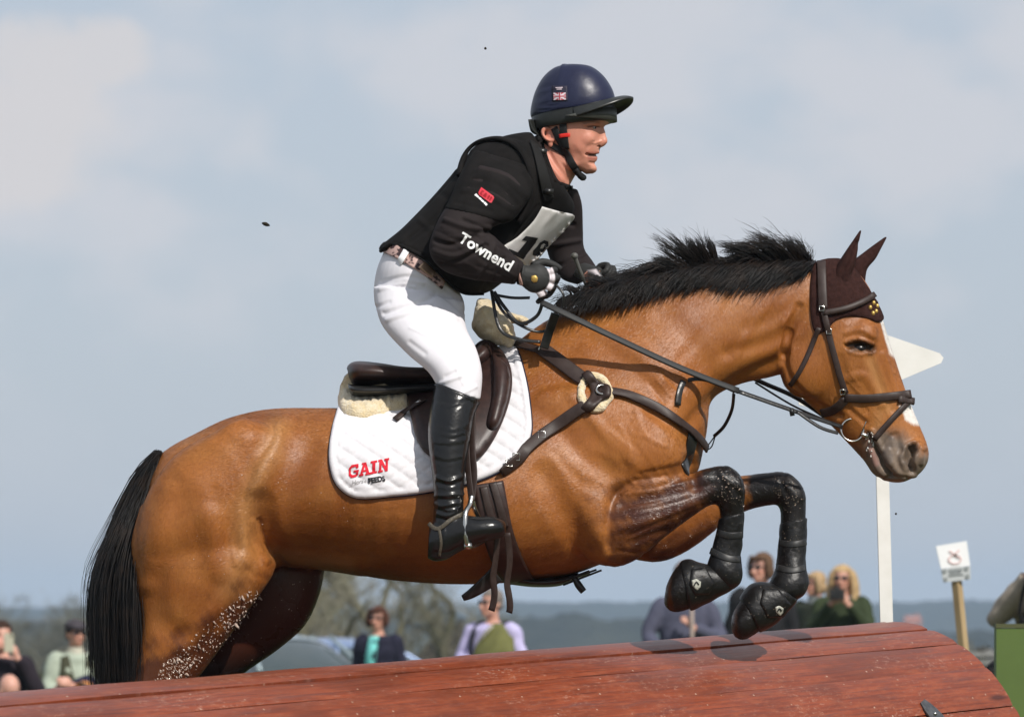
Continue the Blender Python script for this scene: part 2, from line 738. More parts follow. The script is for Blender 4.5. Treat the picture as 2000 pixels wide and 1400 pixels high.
# ================================================================== fence (roll-top jump)
def crest_point(px, py, y0=0.36, slope=1.11):
    # crest line in plan: y = y0 + slope * (x - 0.6)
    # solve x for the pixel column
    k = (px - 1000) / FP
    x = k * (DC + y0 - 0.6 * slope) / (1 - k * slope)
    y = y0 + slope * (x - 0.6)
    return P(px, py, y)


CL, CE = crest_point(-330, 1379), crest_point(1742, 1214)
AX = (CE - CL).normalized()
RT = Vector((AX.y, -AX.x, 0)).normalized()          # towards the camera side
UPV = RT.cross(AX)
if UPV.z < 0:
    UPV = -UPV
LOGR = 0.54
LEN = (CE - CL).length
LOGC = CL - UPV * LOGR


def log_pt(s, th, r=LOGR):
    return LOGC + AX * s + (UPV * math.cos(th) + RT * math.sin(th)) * r


def wood_mat():
    m = mat("red_stained_boards", (0.20, 0.043, 0.018), 0.42, 0.3)
    nt, L = m.node_tree, m.node_tree.links
    b = nt.nodes["Principled BSDF"]
    tc = node_add(m, "ShaderNodeTexCoord")
    uv = node_add(m, "ShaderNodeMapping")
    L.new(tc.outputs["UV"], uv.inputs[0])
    inf = node_add(m, "ShaderNodeObjectInfo")
    com = node_add(m, "ShaderNodeCombineXYZ")
    mul = node_add(m, "ShaderNodeMath", operation='MULTIPLY')
    L.new(inf.outputs["Random"], mul.inputs[0])
    mul.inputs[1].default_value = 37
    L.new(mul.outputs[0], com.inputs[0])
    L.new(mul.outputs[0], com.inputs[1])
    L.new(com.outputs[0], uv.inputs["Location"])

    def nz(scale, st, det=5, rough=0.6):
        mp = node_add(m, "ShaderNodeMapping")
        mp.inputs["Scale"].default_value = st
        L.new(uv.outputs[0], mp.inputs[0])
        n = node_add(m, "ShaderNodeTexNoise")
        n.inputs["Scale"].default_value = scale
        n.inputs["Detail"].default_value = det
        n.inputs["Roughness"].default_value = rough
        L.new(mp.outputs[0], n.inputs["Vector"])
        return n.outputs[0]

    def rg(src, a, b):
        n = node_add(m, "ShaderNodeMapRange")
        n.inputs["From Min"].default_value, n.inputs["From Max"].default_value = a, b
        L.new(src, n.inputs["Value"])
        return n.outputs[0]
    grain = nz(1.0, (4, 110, 1), 6)
    blot = nz(1.0, (10, 42, 1), 7, 0.7)
    fine = nz(1.0, (55, 160, 1), 6, 0.75)
    c = mixcol(m, rg(grain, 0.38, 0.66), (0.235, 0.050, 0.019), (0.135, 0.031, 0.015))
    c = mixcol(m, rg(blot, 0.48, 0.72), c, (0.285, 0.076, 0.032))
    c = mixcol(m, rg(nz(1.0, (3.0, 34, 3), 8, 0.75), 0.53, 0.68), c, (0.125, 0.045, 0.036))
    c = mixcol(m, rg(nz(1.0, (22, 90, 2), 7, 0.8), 0.57, 0.72), c, (0.27, 0.135, 0.095))
    sc = node_add(m, "ShaderNodeMath", operation='MULTIPLY')
    L.new(rg(fine, 0.60, 0.74), sc.inputs[0])
    sc.inputs[1].default_value = 0.5
    c = mixcol(m, sc.outputs[0], c, (0.30, 0.15, 0.11))
    # wet, darker patches and clusters of pale scuffs left by hooves
    wetp = rg(nz(1.0, (1.6, 3.2, 2), 5, 0.6), 0.50, 0.60)
    wp = node_add(m, "ShaderNodeMath", operation='MULTIPLY')
    L.new(wetp, wp.inputs[0])
    wp.inputs[1].default_value = 0.55
    c = mixcol(m, wp.outputs[0], c, (0.105, 0.026, 0.013))
    sm_ = node_add(m, "ShaderNodeMath", operation='MULTIPLY')
    L.new(rg(nz(1.0, (2.6, 5.0, 7), 3, 0.6), 0.48, 0.62), sm_.inputs[0])
    L.new(rg(nz(1.0, (34, 75, 5), 5, 0.8), 0.54, 0.66), sm_.inputs[1])
    c = mixcol(m, sm_.outputs[0], c, (0.38, 0.20, 0.14))
    # knots and short splits of the timber
    vk = node_add(m, "ShaderNodeTexVoronoi")
    mk_ = node_add(m, "ShaderNodeMapping")
    mk_.inputs["Scale"].default_value = (1.6, 7.0, 1)
    L.new(uv.outputs[0], mk_.inputs[0])
    L.new(mk_.outputs[0], vk.inputs["Vector"])
    vk.inputs["Scale"].default_value = 1.0
    c = mixcol(m, rg(vk.outputs["Distance"], 0.10, 0.04), c, (0.075, 0.02, 0.012))
    c = mixcol(m, rg(nz(1.0, (2.2, 210, 9), 3, 0.5), 0.66, 0.70), c, (0.06, 0.018, 0.012))
    # dried splashes of mud
    vo = node_add(m, "ShaderNodeTexVoronoi")
    mp = node_add(m, "ShaderNodeMapping")
    mp.inputs["Scale"].default_value = (30, 36, 1)
    L.new(uv.outputs[0], mp.inputs[0])
    L.new(mp.outputs[0], vo.inputs["Vector"])
    vo.inputs["Scale"].default_value = 1.0
    sp = rg(vo.outputs["Distance"], 0.13, 0.07)
    cs = node_add(m, "ShaderNodeSeparateColor")
    L.new(vo.outputs["Color"], cs.inputs[0])
    gt = node_add(m, "ShaderNodeMath", operation='GREATER_THAN')
    gt.inputs[1].default_value = 0.62
    L.new(cs.outputs[0], gt.inputs[0])
    ml = node_add(m, "ShaderNodeMath", operation='MULTIPLY')
    L.new(sp, ml.inputs[0])
    L.new(gt.outputs[0], ml.inputs[1])
    c = mixcol(m, ml.outputs[0], c, (0.40, 0.27, 0.20))
    L.new(c, b.inputs["Base Color"])
    bp = node_add(m, "ShaderNodeBump")
    bp.inputs["Strength"].default_value = 0.5
    bp.inputs["Distance"].default_value = 0.002
    L.new(grain, bp.inputs["Height"])
    L.new(bp.outputs[0], b.inputs["Normal"])
    L.new(rg(blot, 0.3, 0.7), b.inputs["Roughness"])
    mr = node_add(m, "ShaderNodeMapRange")
    mr.inputs["To Min"].default_value, mr.inputs["To Max"].default_value = 0.26, 0.52
    L.new(blot, mr.inputs["Value"])
    L.new(mr.outputs[0], b.inputs["Roughness"])
    return m


M['boards'] = wood_mat()
M['dark_wood'] = mat("dark_wood", (0.07, 0.03, 0.02), 0.7, 0.3, noise=(8, (0.04, 0.02, 0.014), 5))
fence = thing("roll_top_jump", "long red stained half round jump of boards that the horse clears", "jump fence", (LOGC.x, LOGC.y, -0.4))
NP = 14
prng = random.Random(3)
edges = [-1.75 + 3.5 * i / NP + (prng.uniform(-0.025, 0.025) if 0 < i < NP else 0) for i in range(NP + 1)]
for i in range(NP):
    a0, a1 = edges[i] + 0.0028, edges[i + 1] - 0.0028
    mb = MB()
    lift = prng.uniform(-0.003, 0.004)
    end = LEN + prng.uniform(-0.012, 0.012)
    ns, na = 40, 6
    bow = [prng.uniform(-0.0025, 0.0025) for _ in range(6)]
    vs, fs, uvs = [], [], []
    for layer in (0, 1):
        for si in range(ns + 1):
            s = end * si / ns
            for ai in range(na + 1):
                t = ai / na
                ed = abs(t - 0.5) * 2
                rr = LOGR + lift - (0.034 if layer else 0.0) - (0.004 * max(0, ed - 0.72) / 0.28 if not layer else 0)
                rr += sum(bow[k] * math.sin((k + 1) * 1.7 * s + k) for k in range(6)) * 0.35
                vs.append(log_pt(s, a0 + (a1 - a0) * t, rr))
    W = na + 1
    off = (ns + 1) * W
    for si in range(ns):
        for ai in range(na):
            p = si * W + ai
            fs.append((p, p + 1, p + W + 1, p + W))
            fs.append((off + p, off + p + W, off + p + W + 1, off + p + 1))
    for si in range(ns):
        for ai in (0, na):
            p = si * W + ai
            fs.append((p, p + W, off + p + W, off + p) if ai == 0 else (p, off + p, off + p + W, p + W))
    for si in (0, ns):
        for ai in range(na):
            p = si * W + ai
            fs.append((p, off + p, off + p + 1, p + 1) if si == 0 else (p, p + 1, off + p + 1, off + p))
    mb.add(vs, fs)
    o = mb.build("board", M['boards'], fence, smooth=True, angle=35)
    ul = o.data.uv_layers.new(name="UVMap")
    for lp in o.data.loops:
        v = o.data.vertices[lp.vertex_index].co
        q = v - LOGC
        ul.data[lp.index].uv = (q.dot(AX), math.atan2(q.dot(RT), q.dot(UPV)) * LOGR)
# end walls of the hollow roll top
for s_, nm in ((LEN - 0.10, "end_panel"), (0.1, "end_panel")):
    mb = MB()
    pts = [log_pt(s_, -1.7 + 3.4 * k / 24, LOGR - 0.04) for k in range(25)]
    mb.prism(pts, AX, 0.02)
    mb.build(nm, M['dark_wood'], fence, smooth=False)
# black steel bracket screwed to the face
mb = MB()
s_br = None
best = 1e9
for s in np.linspace(0, LEN, 200):
    for th in np.linspace(0, 1.5, 60):
        q = log_pt(s, th)
        d = DC + q.y
        e = (1000 + q.x * FP / d - 1800) ** 2 + (YH - (q.z - ZC) * FP / d - 1368) ** 2
        if e < best:
            best, s_br, th_br = e, s, th
pts, nrm = [], []
for k in range(9):
    th = th_br + 0.32 * k / 8
    pts.append(log_pt(s_br + 0.10 * (k / 8) ** 1.2, th, LOGR + 0.004))
    nrm.append((UPV * math.cos(th) + RT * math.sin(th)))
wd = [0.03, 0.05, 0.06, 0.062, 0.06, 0.06, 0.06, 0.06, 0.06]
ribbon(mb, pts, nrm, wd, 0.007)
br = mb.build("bracket", mat("black_iron", (0.03, 0.031, 0.034), 0.45, 0.5, 0.0, noise=(40, (0.07, 0.07, 0.075), 4)), fence, angle=40)
mb = MB()
mb.ball(log_pt(s_br + 0.02, th_br + 0.09, LOGR + 0.011), (0.008, 0.008, 0.006))
mb.build("bolt", M['steel'], br)

# ================================================================== ground
def ground_z(x, y):
    g = 0.028 * max(min(x, 12), -14) - 0.05
    f = -0.27 + 0.085 * max(min(x, 5), -8)
    t = max(0.0, min((y - 6) / 10, 1.0))
    t = t * t * (3 - 2 * t)
    g = g * (1 - t) + f * t
    if y > 45:
        g -= min((y - 45) * 0.03, 17.0)
    return g


def grid_ground():
    xs = [-2500, -1200, -600, -300, -160, -90, -50, -30, -20] + [x for x in range(-14, 15, 1)] + [20, 30, 50, 90, 160, 300, 600, 1200, 2500]
    ys = [-60, -30, -20] + [y for y in range(-14, 46, 1)] + [50, 56, 64, 74, 86, 100, 130, 170, 230, 320, 450, 650, 900, 1300, 1800, 2500]
    vs = [(x, y, ground_z(x, y)) for y in ys for x in xs]
    n = len(xs)
    fs = [(j * n + i, j * n + i + 1, (j + 1) * n + i + 1, (j + 1) * n + i) for j in range(len(ys) - 1) for i in range(n - 1)]
    return MB().add(vs, fs)


M['turf'] = mat("turf", (0.055, 0.085, 0.025), 0.95, 0.1, noise=(0.35, (0.10, 0.095, 0.045), 8), bump=(40, 0.8, 0.03))
g = grid_ground().build("ground", M['turf'])
g["kind"] = "structure"

# rolling far country: two wooded ridges
def ridge(name, y0, prof, depth, m, seed, x0, x1, base=-20):
    r2 = random.Random(seed)
    nx, nd = 1400, 9
    tree = [0.0]
    for _ in range(nx + 1):
        tree.append(tree[-1] * 0.72 + r2.gauss(0, 0.42))
    vs, fs = [], []
    ph = [(r2.uniform(0, 6.28), r2.uniform(0.7, 1.3)) for _ in range(14)]
    for j in range(nd + 1):
        t = j / nd
        for i in range(nx + 1):
            x = x0 + (x1 - x0) * i / nx
            h = prof(x)
            bump = sum(math.sin(x * (0.012 * 1.55 ** k) * f + p + j * 0.8) / (1.35 ** k) for k, (p, f) in enumerate(ph[:10])) * 0.09 * h
            z = base + (h - base + bump) * math.sin(min(t * 2.2, 1) * math.pi / 2) ** 0.7 * (1 if t < 0.5 else 1 - 0.3 * (t - 0.5))
            z += tree[(i + j * 37) % nx] * (1.0 if j else 0)
            vs.append((x, y0 + depth * t, z))
    n = nx + 1
    for j in range(nd):
        for i in range(nx):
            fs.append((j * n + i, j * n + i + 1, (j + 1) * n + i + 1, (j + 1) * n + i))
    o = MB().add(vs, fs).build(name, m)
    o["kind"] = "structure"
    return o


M['far_wood'] = mat("far_wood", (0.020, 0.026, 0.022), 0.95, 0.05, noise=(0.09, (0.045, 0.050, 0.036), 6), bump=(0.2, 1.0, 3.0))
M['far_field'] = mat("far_field", (0.09, 0.08, 0.045), 0.95, 0.05, noise=(0.02, (0.05, 0.055, 0.03), 6), bump=(0.1, 1.0, 3.0))
ridge("hills", 1500, lambda x: 1.5 + 3.0 * math.exp(-((x - 20) / 130) ** 2) + 4 * math.exp(-((x - 420) / 300) ** 2), 500, M['far_wood'], 4, -1200, 1200)
ridge("hills", 640, lambda x: -0.6 + 0.9 * math.sin(x / 26 + 2) - 2.0 * math.exp(-((x - 75) / 30) ** 2), 240, M['far_wood'], 9, -900, 900)

# air between here and the far hills
hb = MB()
hb.box((0, 1240, 0), (5200, 2640, 46))
haze = hb.build("haze", None, smooth=False)
hm = bpy.data.materials.new("haze_air")
hm.use_nodes = True
hm.node_tree.nodes.clear()
ho = hm.node_tree.nodes.new("ShaderNodeOutputMaterial")
hv = hm.node_tree.nodes.new("ShaderNodeVolumePrincipled")
hv.inputs["Color"].default_value = (0.62, 0.80, 1.0, 1)
hv.inputs["Density"].default_value = 0.00036
hm.node_tree.links.new(hv.outputs[0], ho.inputs["Volume"])
haze.data.materials.append(hm)
haze["kind"] = "stuff"
# ================================================================== horse
def coat_mat():
    m = mat("bay_coat", (0.3, 0.1, 0.02), 0.45, 0.36)
    nt, L = m.node_tree, m.node_tree.links
    b = nt.nodes["Principled BSDF"]
    tc = node_add(m, "ShaderNodeTexCoord")

    def nz(scale, det, st=(1, 1, 1), rough=0.55, rot=None):
        mp = node_add(m, "ShaderNodeMapping")
        mp.inputs["Scale"].default_value = st
        if rot:
            mp.inputs["Rotation"].default_value = rot
        L.new(tc.outputs["Object"], mp.inputs[0])
        n = node_add(m, "ShaderNodeTexNoise")
        n.inputs["Scale"].default_value = scale
        n.inputs["Detail"].default_value = det
        n.inputs["Roughness"].default_value = rough
        L.new(mp.outputs[0], n.inputs["Vector"])
        return n.outputs[0]

    def rg(src, a, b2, c=0.0, d=1.0):
        n = node_add(m, "ShaderNodeMapRange")
        n.inputs["From Min"].default_value, n.inputs["From Max"].default_value = a, b2
        n.inputs["To Min"].default_value, n.inputs["To Max"].default_value = c, d
        L.new(src, n.inputs["Value"])
        return n.outputs[0]
    at = node_add(m, "ShaderNodeVertexColor", layer_name="Marks")
    sp = node_add(m, "ShaderNodeSeparateColor")
    L.new(at.outputs["Color"], sp.inputs[0])
    a2 = node_add(m, "ShaderNodeVertexColor", layer_name="Marks2")
    sp2 = node_add(m, "ShaderNodeSeparateColor")
    L.new(a2.outputs["Color"], sp2.inputs[0])
    hair = nz(1.0, 6, (190, 190, 60), 0.7, (0, 0.9, 0))
    c = mixcol(m, rg(nz(2.6, 4), 0.38, 0.64), (0.395, 0.140, 0.0290), (0.265, 0.083, 0.0150))
    c = mixcol(m, rg(nz(9, 5), 0.45, 0.72, 0, 0.6), c, (0.43, 0.175, 0.042))
    c = mixcol(m, rg(hair, 0.3, 0.75, 0, 0.42), c, (0.15, 0.045, 0.009))
    c = mixcol(m, sp2.outputs[1], c, (0.43, 0.215, 0.075))             # paler soft hair of flank and belly, plus painted highlights on ridges
    c = mixcol(m, sp2.outputs[0], c, (0.060, 0.017, 0.0085))            # wet, dark red hair of the upper legs; painted shade on far hind leg
    c = mixcol(m, sp.outputs[0], c, (0.010, 0.008, 0.0075))            # black points, also shade painted on the far hind leg
    gcol = mixcol(m, rg(nz(30, 5), 0.35, 0.65), (0.20, 0.145, 0.105), (0.11, 0.085, 0.07))
    c = mixcol(m, sp.outputs[2], c, gcol)                              # grey muzzle
    c = mixcol(m, sp.outputs[1], c, (0.75, 0.71, 0.66))                # white blaze
    c = mixcol(m, sp2.outputs[2], c, (0.30, 0.17, 0.14))               # pink lip
    L.new(c, b.inputs["Base Color"])
    rr = rg(nz(5, 4), 0.3, 0.7, 0.34, 0.47)
    wet = node_add(m, "ShaderNodeMath", operation='SUBTRACT', use_clamp=True)
    L.new(rr, wet.inputs[0])
    wm = node_add(m, "ShaderNodeMath", operation='MULTIPLY')
    L.new(sp2.outputs[0], wm.inputs[0])
    wm.inputs[1].default_value = 0.12
    L.new(wm.outputs[0], wet.inputs[1])
    L.new(wet.outputs[0], b.inputs["Roughness"])
    b.inputs["Sheen Weight"].default_value = 0.02
    b.inputs["Sheen Roughness"].default_value = 0.4
    b.inputs["Sheen Tint"].default_value = (1, 0.75, 0.5, 1)
    ad = node_add(m, "ShaderNodeMath", operation='ADD')
    L.new(hair, ad.inputs[0])
    L.new(rg(nz(14, 5), 0, 1, 0, 0.9), ad.inputs[1])
    bp = node_add(m, "ShaderNodeBump")
    bp.inputs["Strength"].default_value = 0.4
    bp.inputs["Distance"].default_value = 0.0022
    L.new(ad.outputs[0], bp.inputs["Height"])
    L.new(bp.outputs[0], b.inputs["Normal"])
    return m


M['coat'] = coat_mat()
hb_ = MB()
# trunk and neck: (top px, bottom px, half width, y, skew, roundness)
hb_.sil([
    ((306, 902), (272, 1000), 0.05), ((326, 878), (290, 1100), 0.17), ((372, 849), (370, 1150), 0.245),
    ((430, 822), (455, 1135), 0.285), ((500, 803), (530, 1112), 0.29), ((560, 797), (590, 1107), 0.275),
    ((650, 797), (670, 1117), 0.285), ((740, 795), (760, 1132), 0.305), ((840, 780), (870, 1140), 0.305, 0, 0.12),
    ((930, 738), (965, 1139), 0.285, 0, 0.25), ((1000, 676), (1070, 1130), 0.26, 0, 0.4), ((1060, 630), (1170, 1104), 0.24, 0, 0.42),
    ((1130, 596), (1280, 1040), 0.215, 0, 0.4), ((1200, 572), (1352, 950), 0.19, 0, 0.35), ((1262, 548), (1377, 860), 0.155, 0, 0.28),
    ((1330, 531), (1392, 785), 0.122, 0, 0.2), ((1410, 520), (1448, 751), 0.104, 0, 0.12), ((1490, 513), (1505, 737), 0.092),
    ((1560, 511), (1535, 728), 0.086), ((1610, 512), (1552, 722), 0.083)], sub=5, n=40)
# head
hb_.sil([
    ((1575, 545), (1525, 690), 0.06), ((1612, 512), (1530, 728), 0.082), ((1650, 512), (1545, 752), 0.092), ((1690, 548), (1568, 780), 0.098),
    ((1718, 607), (1597, 806), 0.097, 0, -0.12), ((1738, 668), (1627, 836), 0.083, 0, -0.12), ((1760, 735), (1655, 866), 0.066, 0, 0),
    ((1781, 792), (1678, 890), 0.057, 0, 0), ((1800, 838), (1692, 908), 0.056, 0, 0), ((1813, 872), (1703, 925), 0.058, 0, 0),
    ((1815, 897), (1724, 938), 0.054, 0, 0), ((1802, 920), (1748, 943), 0.042), ((1790, 930), (1765, 942), 0.02)], sub=5, n=32)
hb_.sil([((1690, 880), (1680, 872), 0.02), ((1725, 905), (1694, 893), 0.036), ((1738, 925), (1697, 912), 0.038), ((1735, 938), (1712, 928), 0.025)], n=20)  # chin
# jowls
for s in (-1, 1):
    hb_.ball(P(1588, 712, 0) + Vector((0, s * 0.052, 0)), (0.092, 0.040, 0.105), rot=Matrix.Rotation(R_(32), 3, 'Y'), n=20, m=14)
    hb_.ball(P(1682, 655, 0) + Vector((0, s * 0.078, 0)), (0.043, 0.026, 0.038), n=16, m=10)      # brow over the eye
    hb_.ball(P(1783, 892, 0) + Vector((0, s * 0.043, 0)), (0.028, 0.022, 0.034), n=16, m=10)      # nostril wing
# shoulders and haunches
for s in (-1, 1):
    hb_.sil([((1060, 760), (1030, 800), 0.02), ((1130, 750), (1060, 860), 0.045), ((1235, 770), (1120, 930), 0.068), ((1310, 815), (1170, 990), 0.08),
             ((1345, 880), (1215, 1010), 0.07), ((1335, 930), (1270, 985), 0.04)], y=s * 0.175, n=24)
    hb_.sil([((1090, 860), (1060, 900), 0.03), ((1170, 900), (1080, 985), 0.07), ((1215, 960), (1130, 1080), 0.085), ((1235, 1020), (1170, 1103), 0.07),
             ((1240, 1070), (1200, 1105), 0.04)], y=s * 0.185, n=24)
    hb_.sil([((480, 815), (420, 840), 0.06), ((540, 850), (350, 880), 0.10), ((545, 940), (290, 960), 0.125), ((520, 1030), (265, 1050), 0.125),
             ((508, 1090), (268, 1125), 0.085), ((490, 1150), (285, 1185), 0.045)], y=s * 0.185, n=28)
# near fore leg
hb_.sil([((1160, 900), (1160, 1085), 0.05, -0.14), ((1200, 948), (1196, 1108), 0.075, -0.18), ((1250, 937), (1245, 1092), 0.078, -0.185), ((1310, 930), (1297, 1050), 0.068, -0.18),
         ((1360, 919), (1345, 1014), 0.056, -0.175), ((1392, 911), (1383, 988), 0.05, -0.17), ((1420, 909), (1403, 984), 0.05, -0.168),
         ((1446, 926), (1403, 988), 0.05, -0.166), ((1455, 955), (1404, 992), 0.048, -0.165), ((1454, 988), (1406, 1006), 0.038, -0.162),
         ((1450, 1040), (1402, 1045), 0.030, -0.158), ((1446, 1084), (1392, 1078), 0.031, -0.154), ((1448, 1122), (1386, 1105), 0.042, -0.152),
         ((1434, 1146), (1376, 1105), 0.042, -0.15), ((1408, 1160), (1358, 1103), 0.042, -0.15), ((1382, 1173), (1346, 1097), 0.050, -0.15),
         ((1350, 1188), (1338, 1096), 0.060, -0.15), ((1320, 1196), (1324, 1104), 0.064, -0.15), ((1304, 1190), (1310, 1124), 0.056, -0.15), ((1297, 1178), (1301, 1146), 0.034, -0.15)], sub=4, n=24)
# far fore leg
hb_.sil([((1180, 980), (1225, 1090), 0.06, 0.13), ((1250, 985), (1288, 1098), 0.066, 0.13), ((1335, 955), (1350, 1072), 0.062, 0.12),
         ((1400, 935), (1418, 1020), 0.055, 0.11), ((1460, 927), (1463, 996), 0.048, 0.10), ((1500, 922), (1505, 987), 0.046, 0.09),
         ((1532, 921), (1520, 985), 0.048, 0.085), ((1558, 938), (1522, 992), 0.048, 0.08), ((1574, 966), (1524, 1002), 0.044, 0.075),
         ((1575, 1004), (1523, 1022), 0.036, 0.07), ((1574, 1060), (1518, 1065), 0.034, 0.06), ((1573, 1108), (1513, 1112), 0.037, 0.05),
         ((1577, 1145), (1507, 1136), 0.043, 0.045), ((1556, 1166), (1488, 1136), 0.042, 0.04), ((1536, 1190), (1480, 1140), 0.044, 0.035),
         ((1512, 1211), (1466, 1147), 0.052, 0.03), ((1484, 1232), (1454, 1160), 0.060, 0.027), ((1456, 1249), (1442, 1178), 0.064, 0.024), ((1440, 1247), (1432, 1196), 0.056, 0.02), ((1430, 1236), (1428, 1212), 0.034, 0.02)], sub=4, n=24)
# near hind leg
hb_.sil([((520, 960), (275, 985), 0.12, -0.15), ((528, 1050), (256, 1060), 0.13, -0.16), ((540, 1106), (264, 1140), 0.115, -0.17),
         ((500, 1172), (276, 1212), 0.09, -0.175), ((448, 1243), (268, 1268), 0.07, -0.175), ((392, 1318), (244, 1332), 0.056, -0.175),
         ((325, 1400), (190, 1395), 0.048, -0.175), ((262, 1462), (168, 1445), 0.045, -0.17), ((225, 1530), (160, 1515), 0.034, -0.17),
         ((190, 1610), (128, 1596), 0.034, -0.17), ((172, 1650), (100, 1630), 0.04, -0.17), ((140, 1690), (78, 1660), 0.038, -0.17),
         ((135, 1730), (45, 1690), 0.055, -0.17), ((110, 1745), (35, 1712), 0.05, -0.17)], sub=4, n=28)
# far hind leg
hb_.sil([((600, 1030), (420, 1040), 0.11, 0.14), ((634, 1108), (430, 1130), 0.105, 0.15), ((606, 1206), (430, 1205), 0.085, 0.15),
         ((552, 1262), (395, 1255), 0.07, 0.15), ((470, 1320), (340, 1312), 0.056, 0.15), ((400, 1385), (290, 1378), 0.048, 0.15),
         ((340, 1440), (240, 1428), 0.045, 0.15), ((300, 1530), (232, 1518), 0.034, 0.15), ((262, 1610), (200, 1598), 0.034, 0.15),
         ((240, 1650), (172, 1632), 0.04, 0.15), ((210, 1695), (150, 1668), 0.04, 0.15), ((200, 1735), (115, 1700), 0.055, 0.15), ((175, 1750), (105, 1722), 0.05, 0.15)], sub=4, n=24)
# dock of the tail
hb_.sil([((340, 870), (318, 905), 0.03), ((312, 888), (296, 915), 0.028), ((290, 905), (280, 935), 0.022), ((272, 945), (264, 960), 0.016)], n=16)
hme = remesh(hb_, 0.0058, 22)

G = 1.0
sculpt(hme, [
    # haunch and flank
    ([(545, 832), (533, 880), (505, 932), (484, 1000), (474, 1085)], 34, 0.012),
    ([(400, 870), (440, 940), (440, 1030)], 80, -0.009),
    ([(350, 985), (365, 1060)], 60, -0.010),
    ([(505, 985), (512, 1040), (545, 1085)], 42, -0.022),
    ([(600, 880), (560, 950), (525, 1010)], 45, -0.014),
    ([(530, 1092), (610, 1094), (700, 1108)], 26, 0.010),
    ([(300, 1130), (312, 1210), (360, 1240)], 34, -0.006),
    ([(330, 960), (300, 1060), (290, 1140)], 28, 0.008),
    ([(410, 1010), (430, 1110)], 38, 0.010),
    ([(470, 1100), (430, 1180), (360, 1265)], 24, 0.008),
    ([(500, 840), (540, 838)], 40, 0.006),
    # ribs, very faint
    ([(700, 990), (690, 1060)], 16, 0.0025), ([(745, 990), (735, 1075)], 16, 0.0025), ([(650, 980), (640, 1050)], 16, 0.0025),
    ([(780, 1010), (775, 1080)], 16, 0.0025),
    # shoulder, triceps and breast
    ([(1062, 930), (1100, 1000), (1150, 1080)], 40, -0.014),
    ([(1090, 840), (1150, 900), (1215, 925)], 30, -0.008),
    ([(1150, 700), (1230, 770), (1300, 820)], 44, 0.006),
    ([(1190, 1060), (1190, 1000), (1205, 960), (1262, 932), (1330, 922)], 18, -0.008),
    ([(1290, 862)], 70, 0.014),
    ([(1268, 800), (1330, 850), (1350, 905)], 18, -0.007),
    
    ([(1345, 900), (1358, 950)], 18, -0.012),
    ([(1120, 770), (1200, 860), (1240, 900)], 22, 0.006),
    # neck
    ([(1525, 700), (1450, 735), (1385, 785), (1345, 830)], 20, -0.010),
    ([(1530, 675), (1440, 705), (1360, 750), (1310, 800)], 28, 0.005),
    ([(1590, 600), (1545, 645), (1490, 672), (1420, 690)], 20, -0.006),
    ([(1590, 560), (1540, 605), (1460, 640)], 20, -0.004),
    ([(1580, 575), (1530, 630)], 12, 0.005),
    ([(1300, 620), (1350, 680), (1370, 730)], 40, -0.006),
    ([(1180, 650), (1250, 690), (1290, 740)], 34, 0.008),
    ([(1290, 735), (1320, 770)], 7, 0.004), ([(1270, 745), (1300, 785)], 7, -0.004), ([(1305, 725), (1335, 760)], 7, -0.004), ([(1320, 720), (1345, 745)], 6, 0.004),
    # knees and legs
    ([(1215, 985), (1300, 970), (1390, 945)], 14, -0.007), ([(1215, 1030), (1290, 1010), (1360, 985)], 12, 0.006), ([(1230, 1060), (1300, 1035)], 9, -0.006),
    ([(1412, 930), (1440, 948)], 14, 0.006), ([(1396, 925), (1402, 965)], 7, -0.005),
    ([(1408, 1010), (1396, 1070)], 6, -0.006), ([(1300, 1075), (1390, 1022)], 12, 0.006, 'n', 0.0, 0.3),
    ([(1535, 945), (1556, 970)], 12, 0.006, 'n', -0.1, 0.3), ([(1530, 1020), (1524, 1090)], 6, -0.006, 'n', -0.1, 0.3),
])
relax(hme, 5)
finer(hme, 1515)
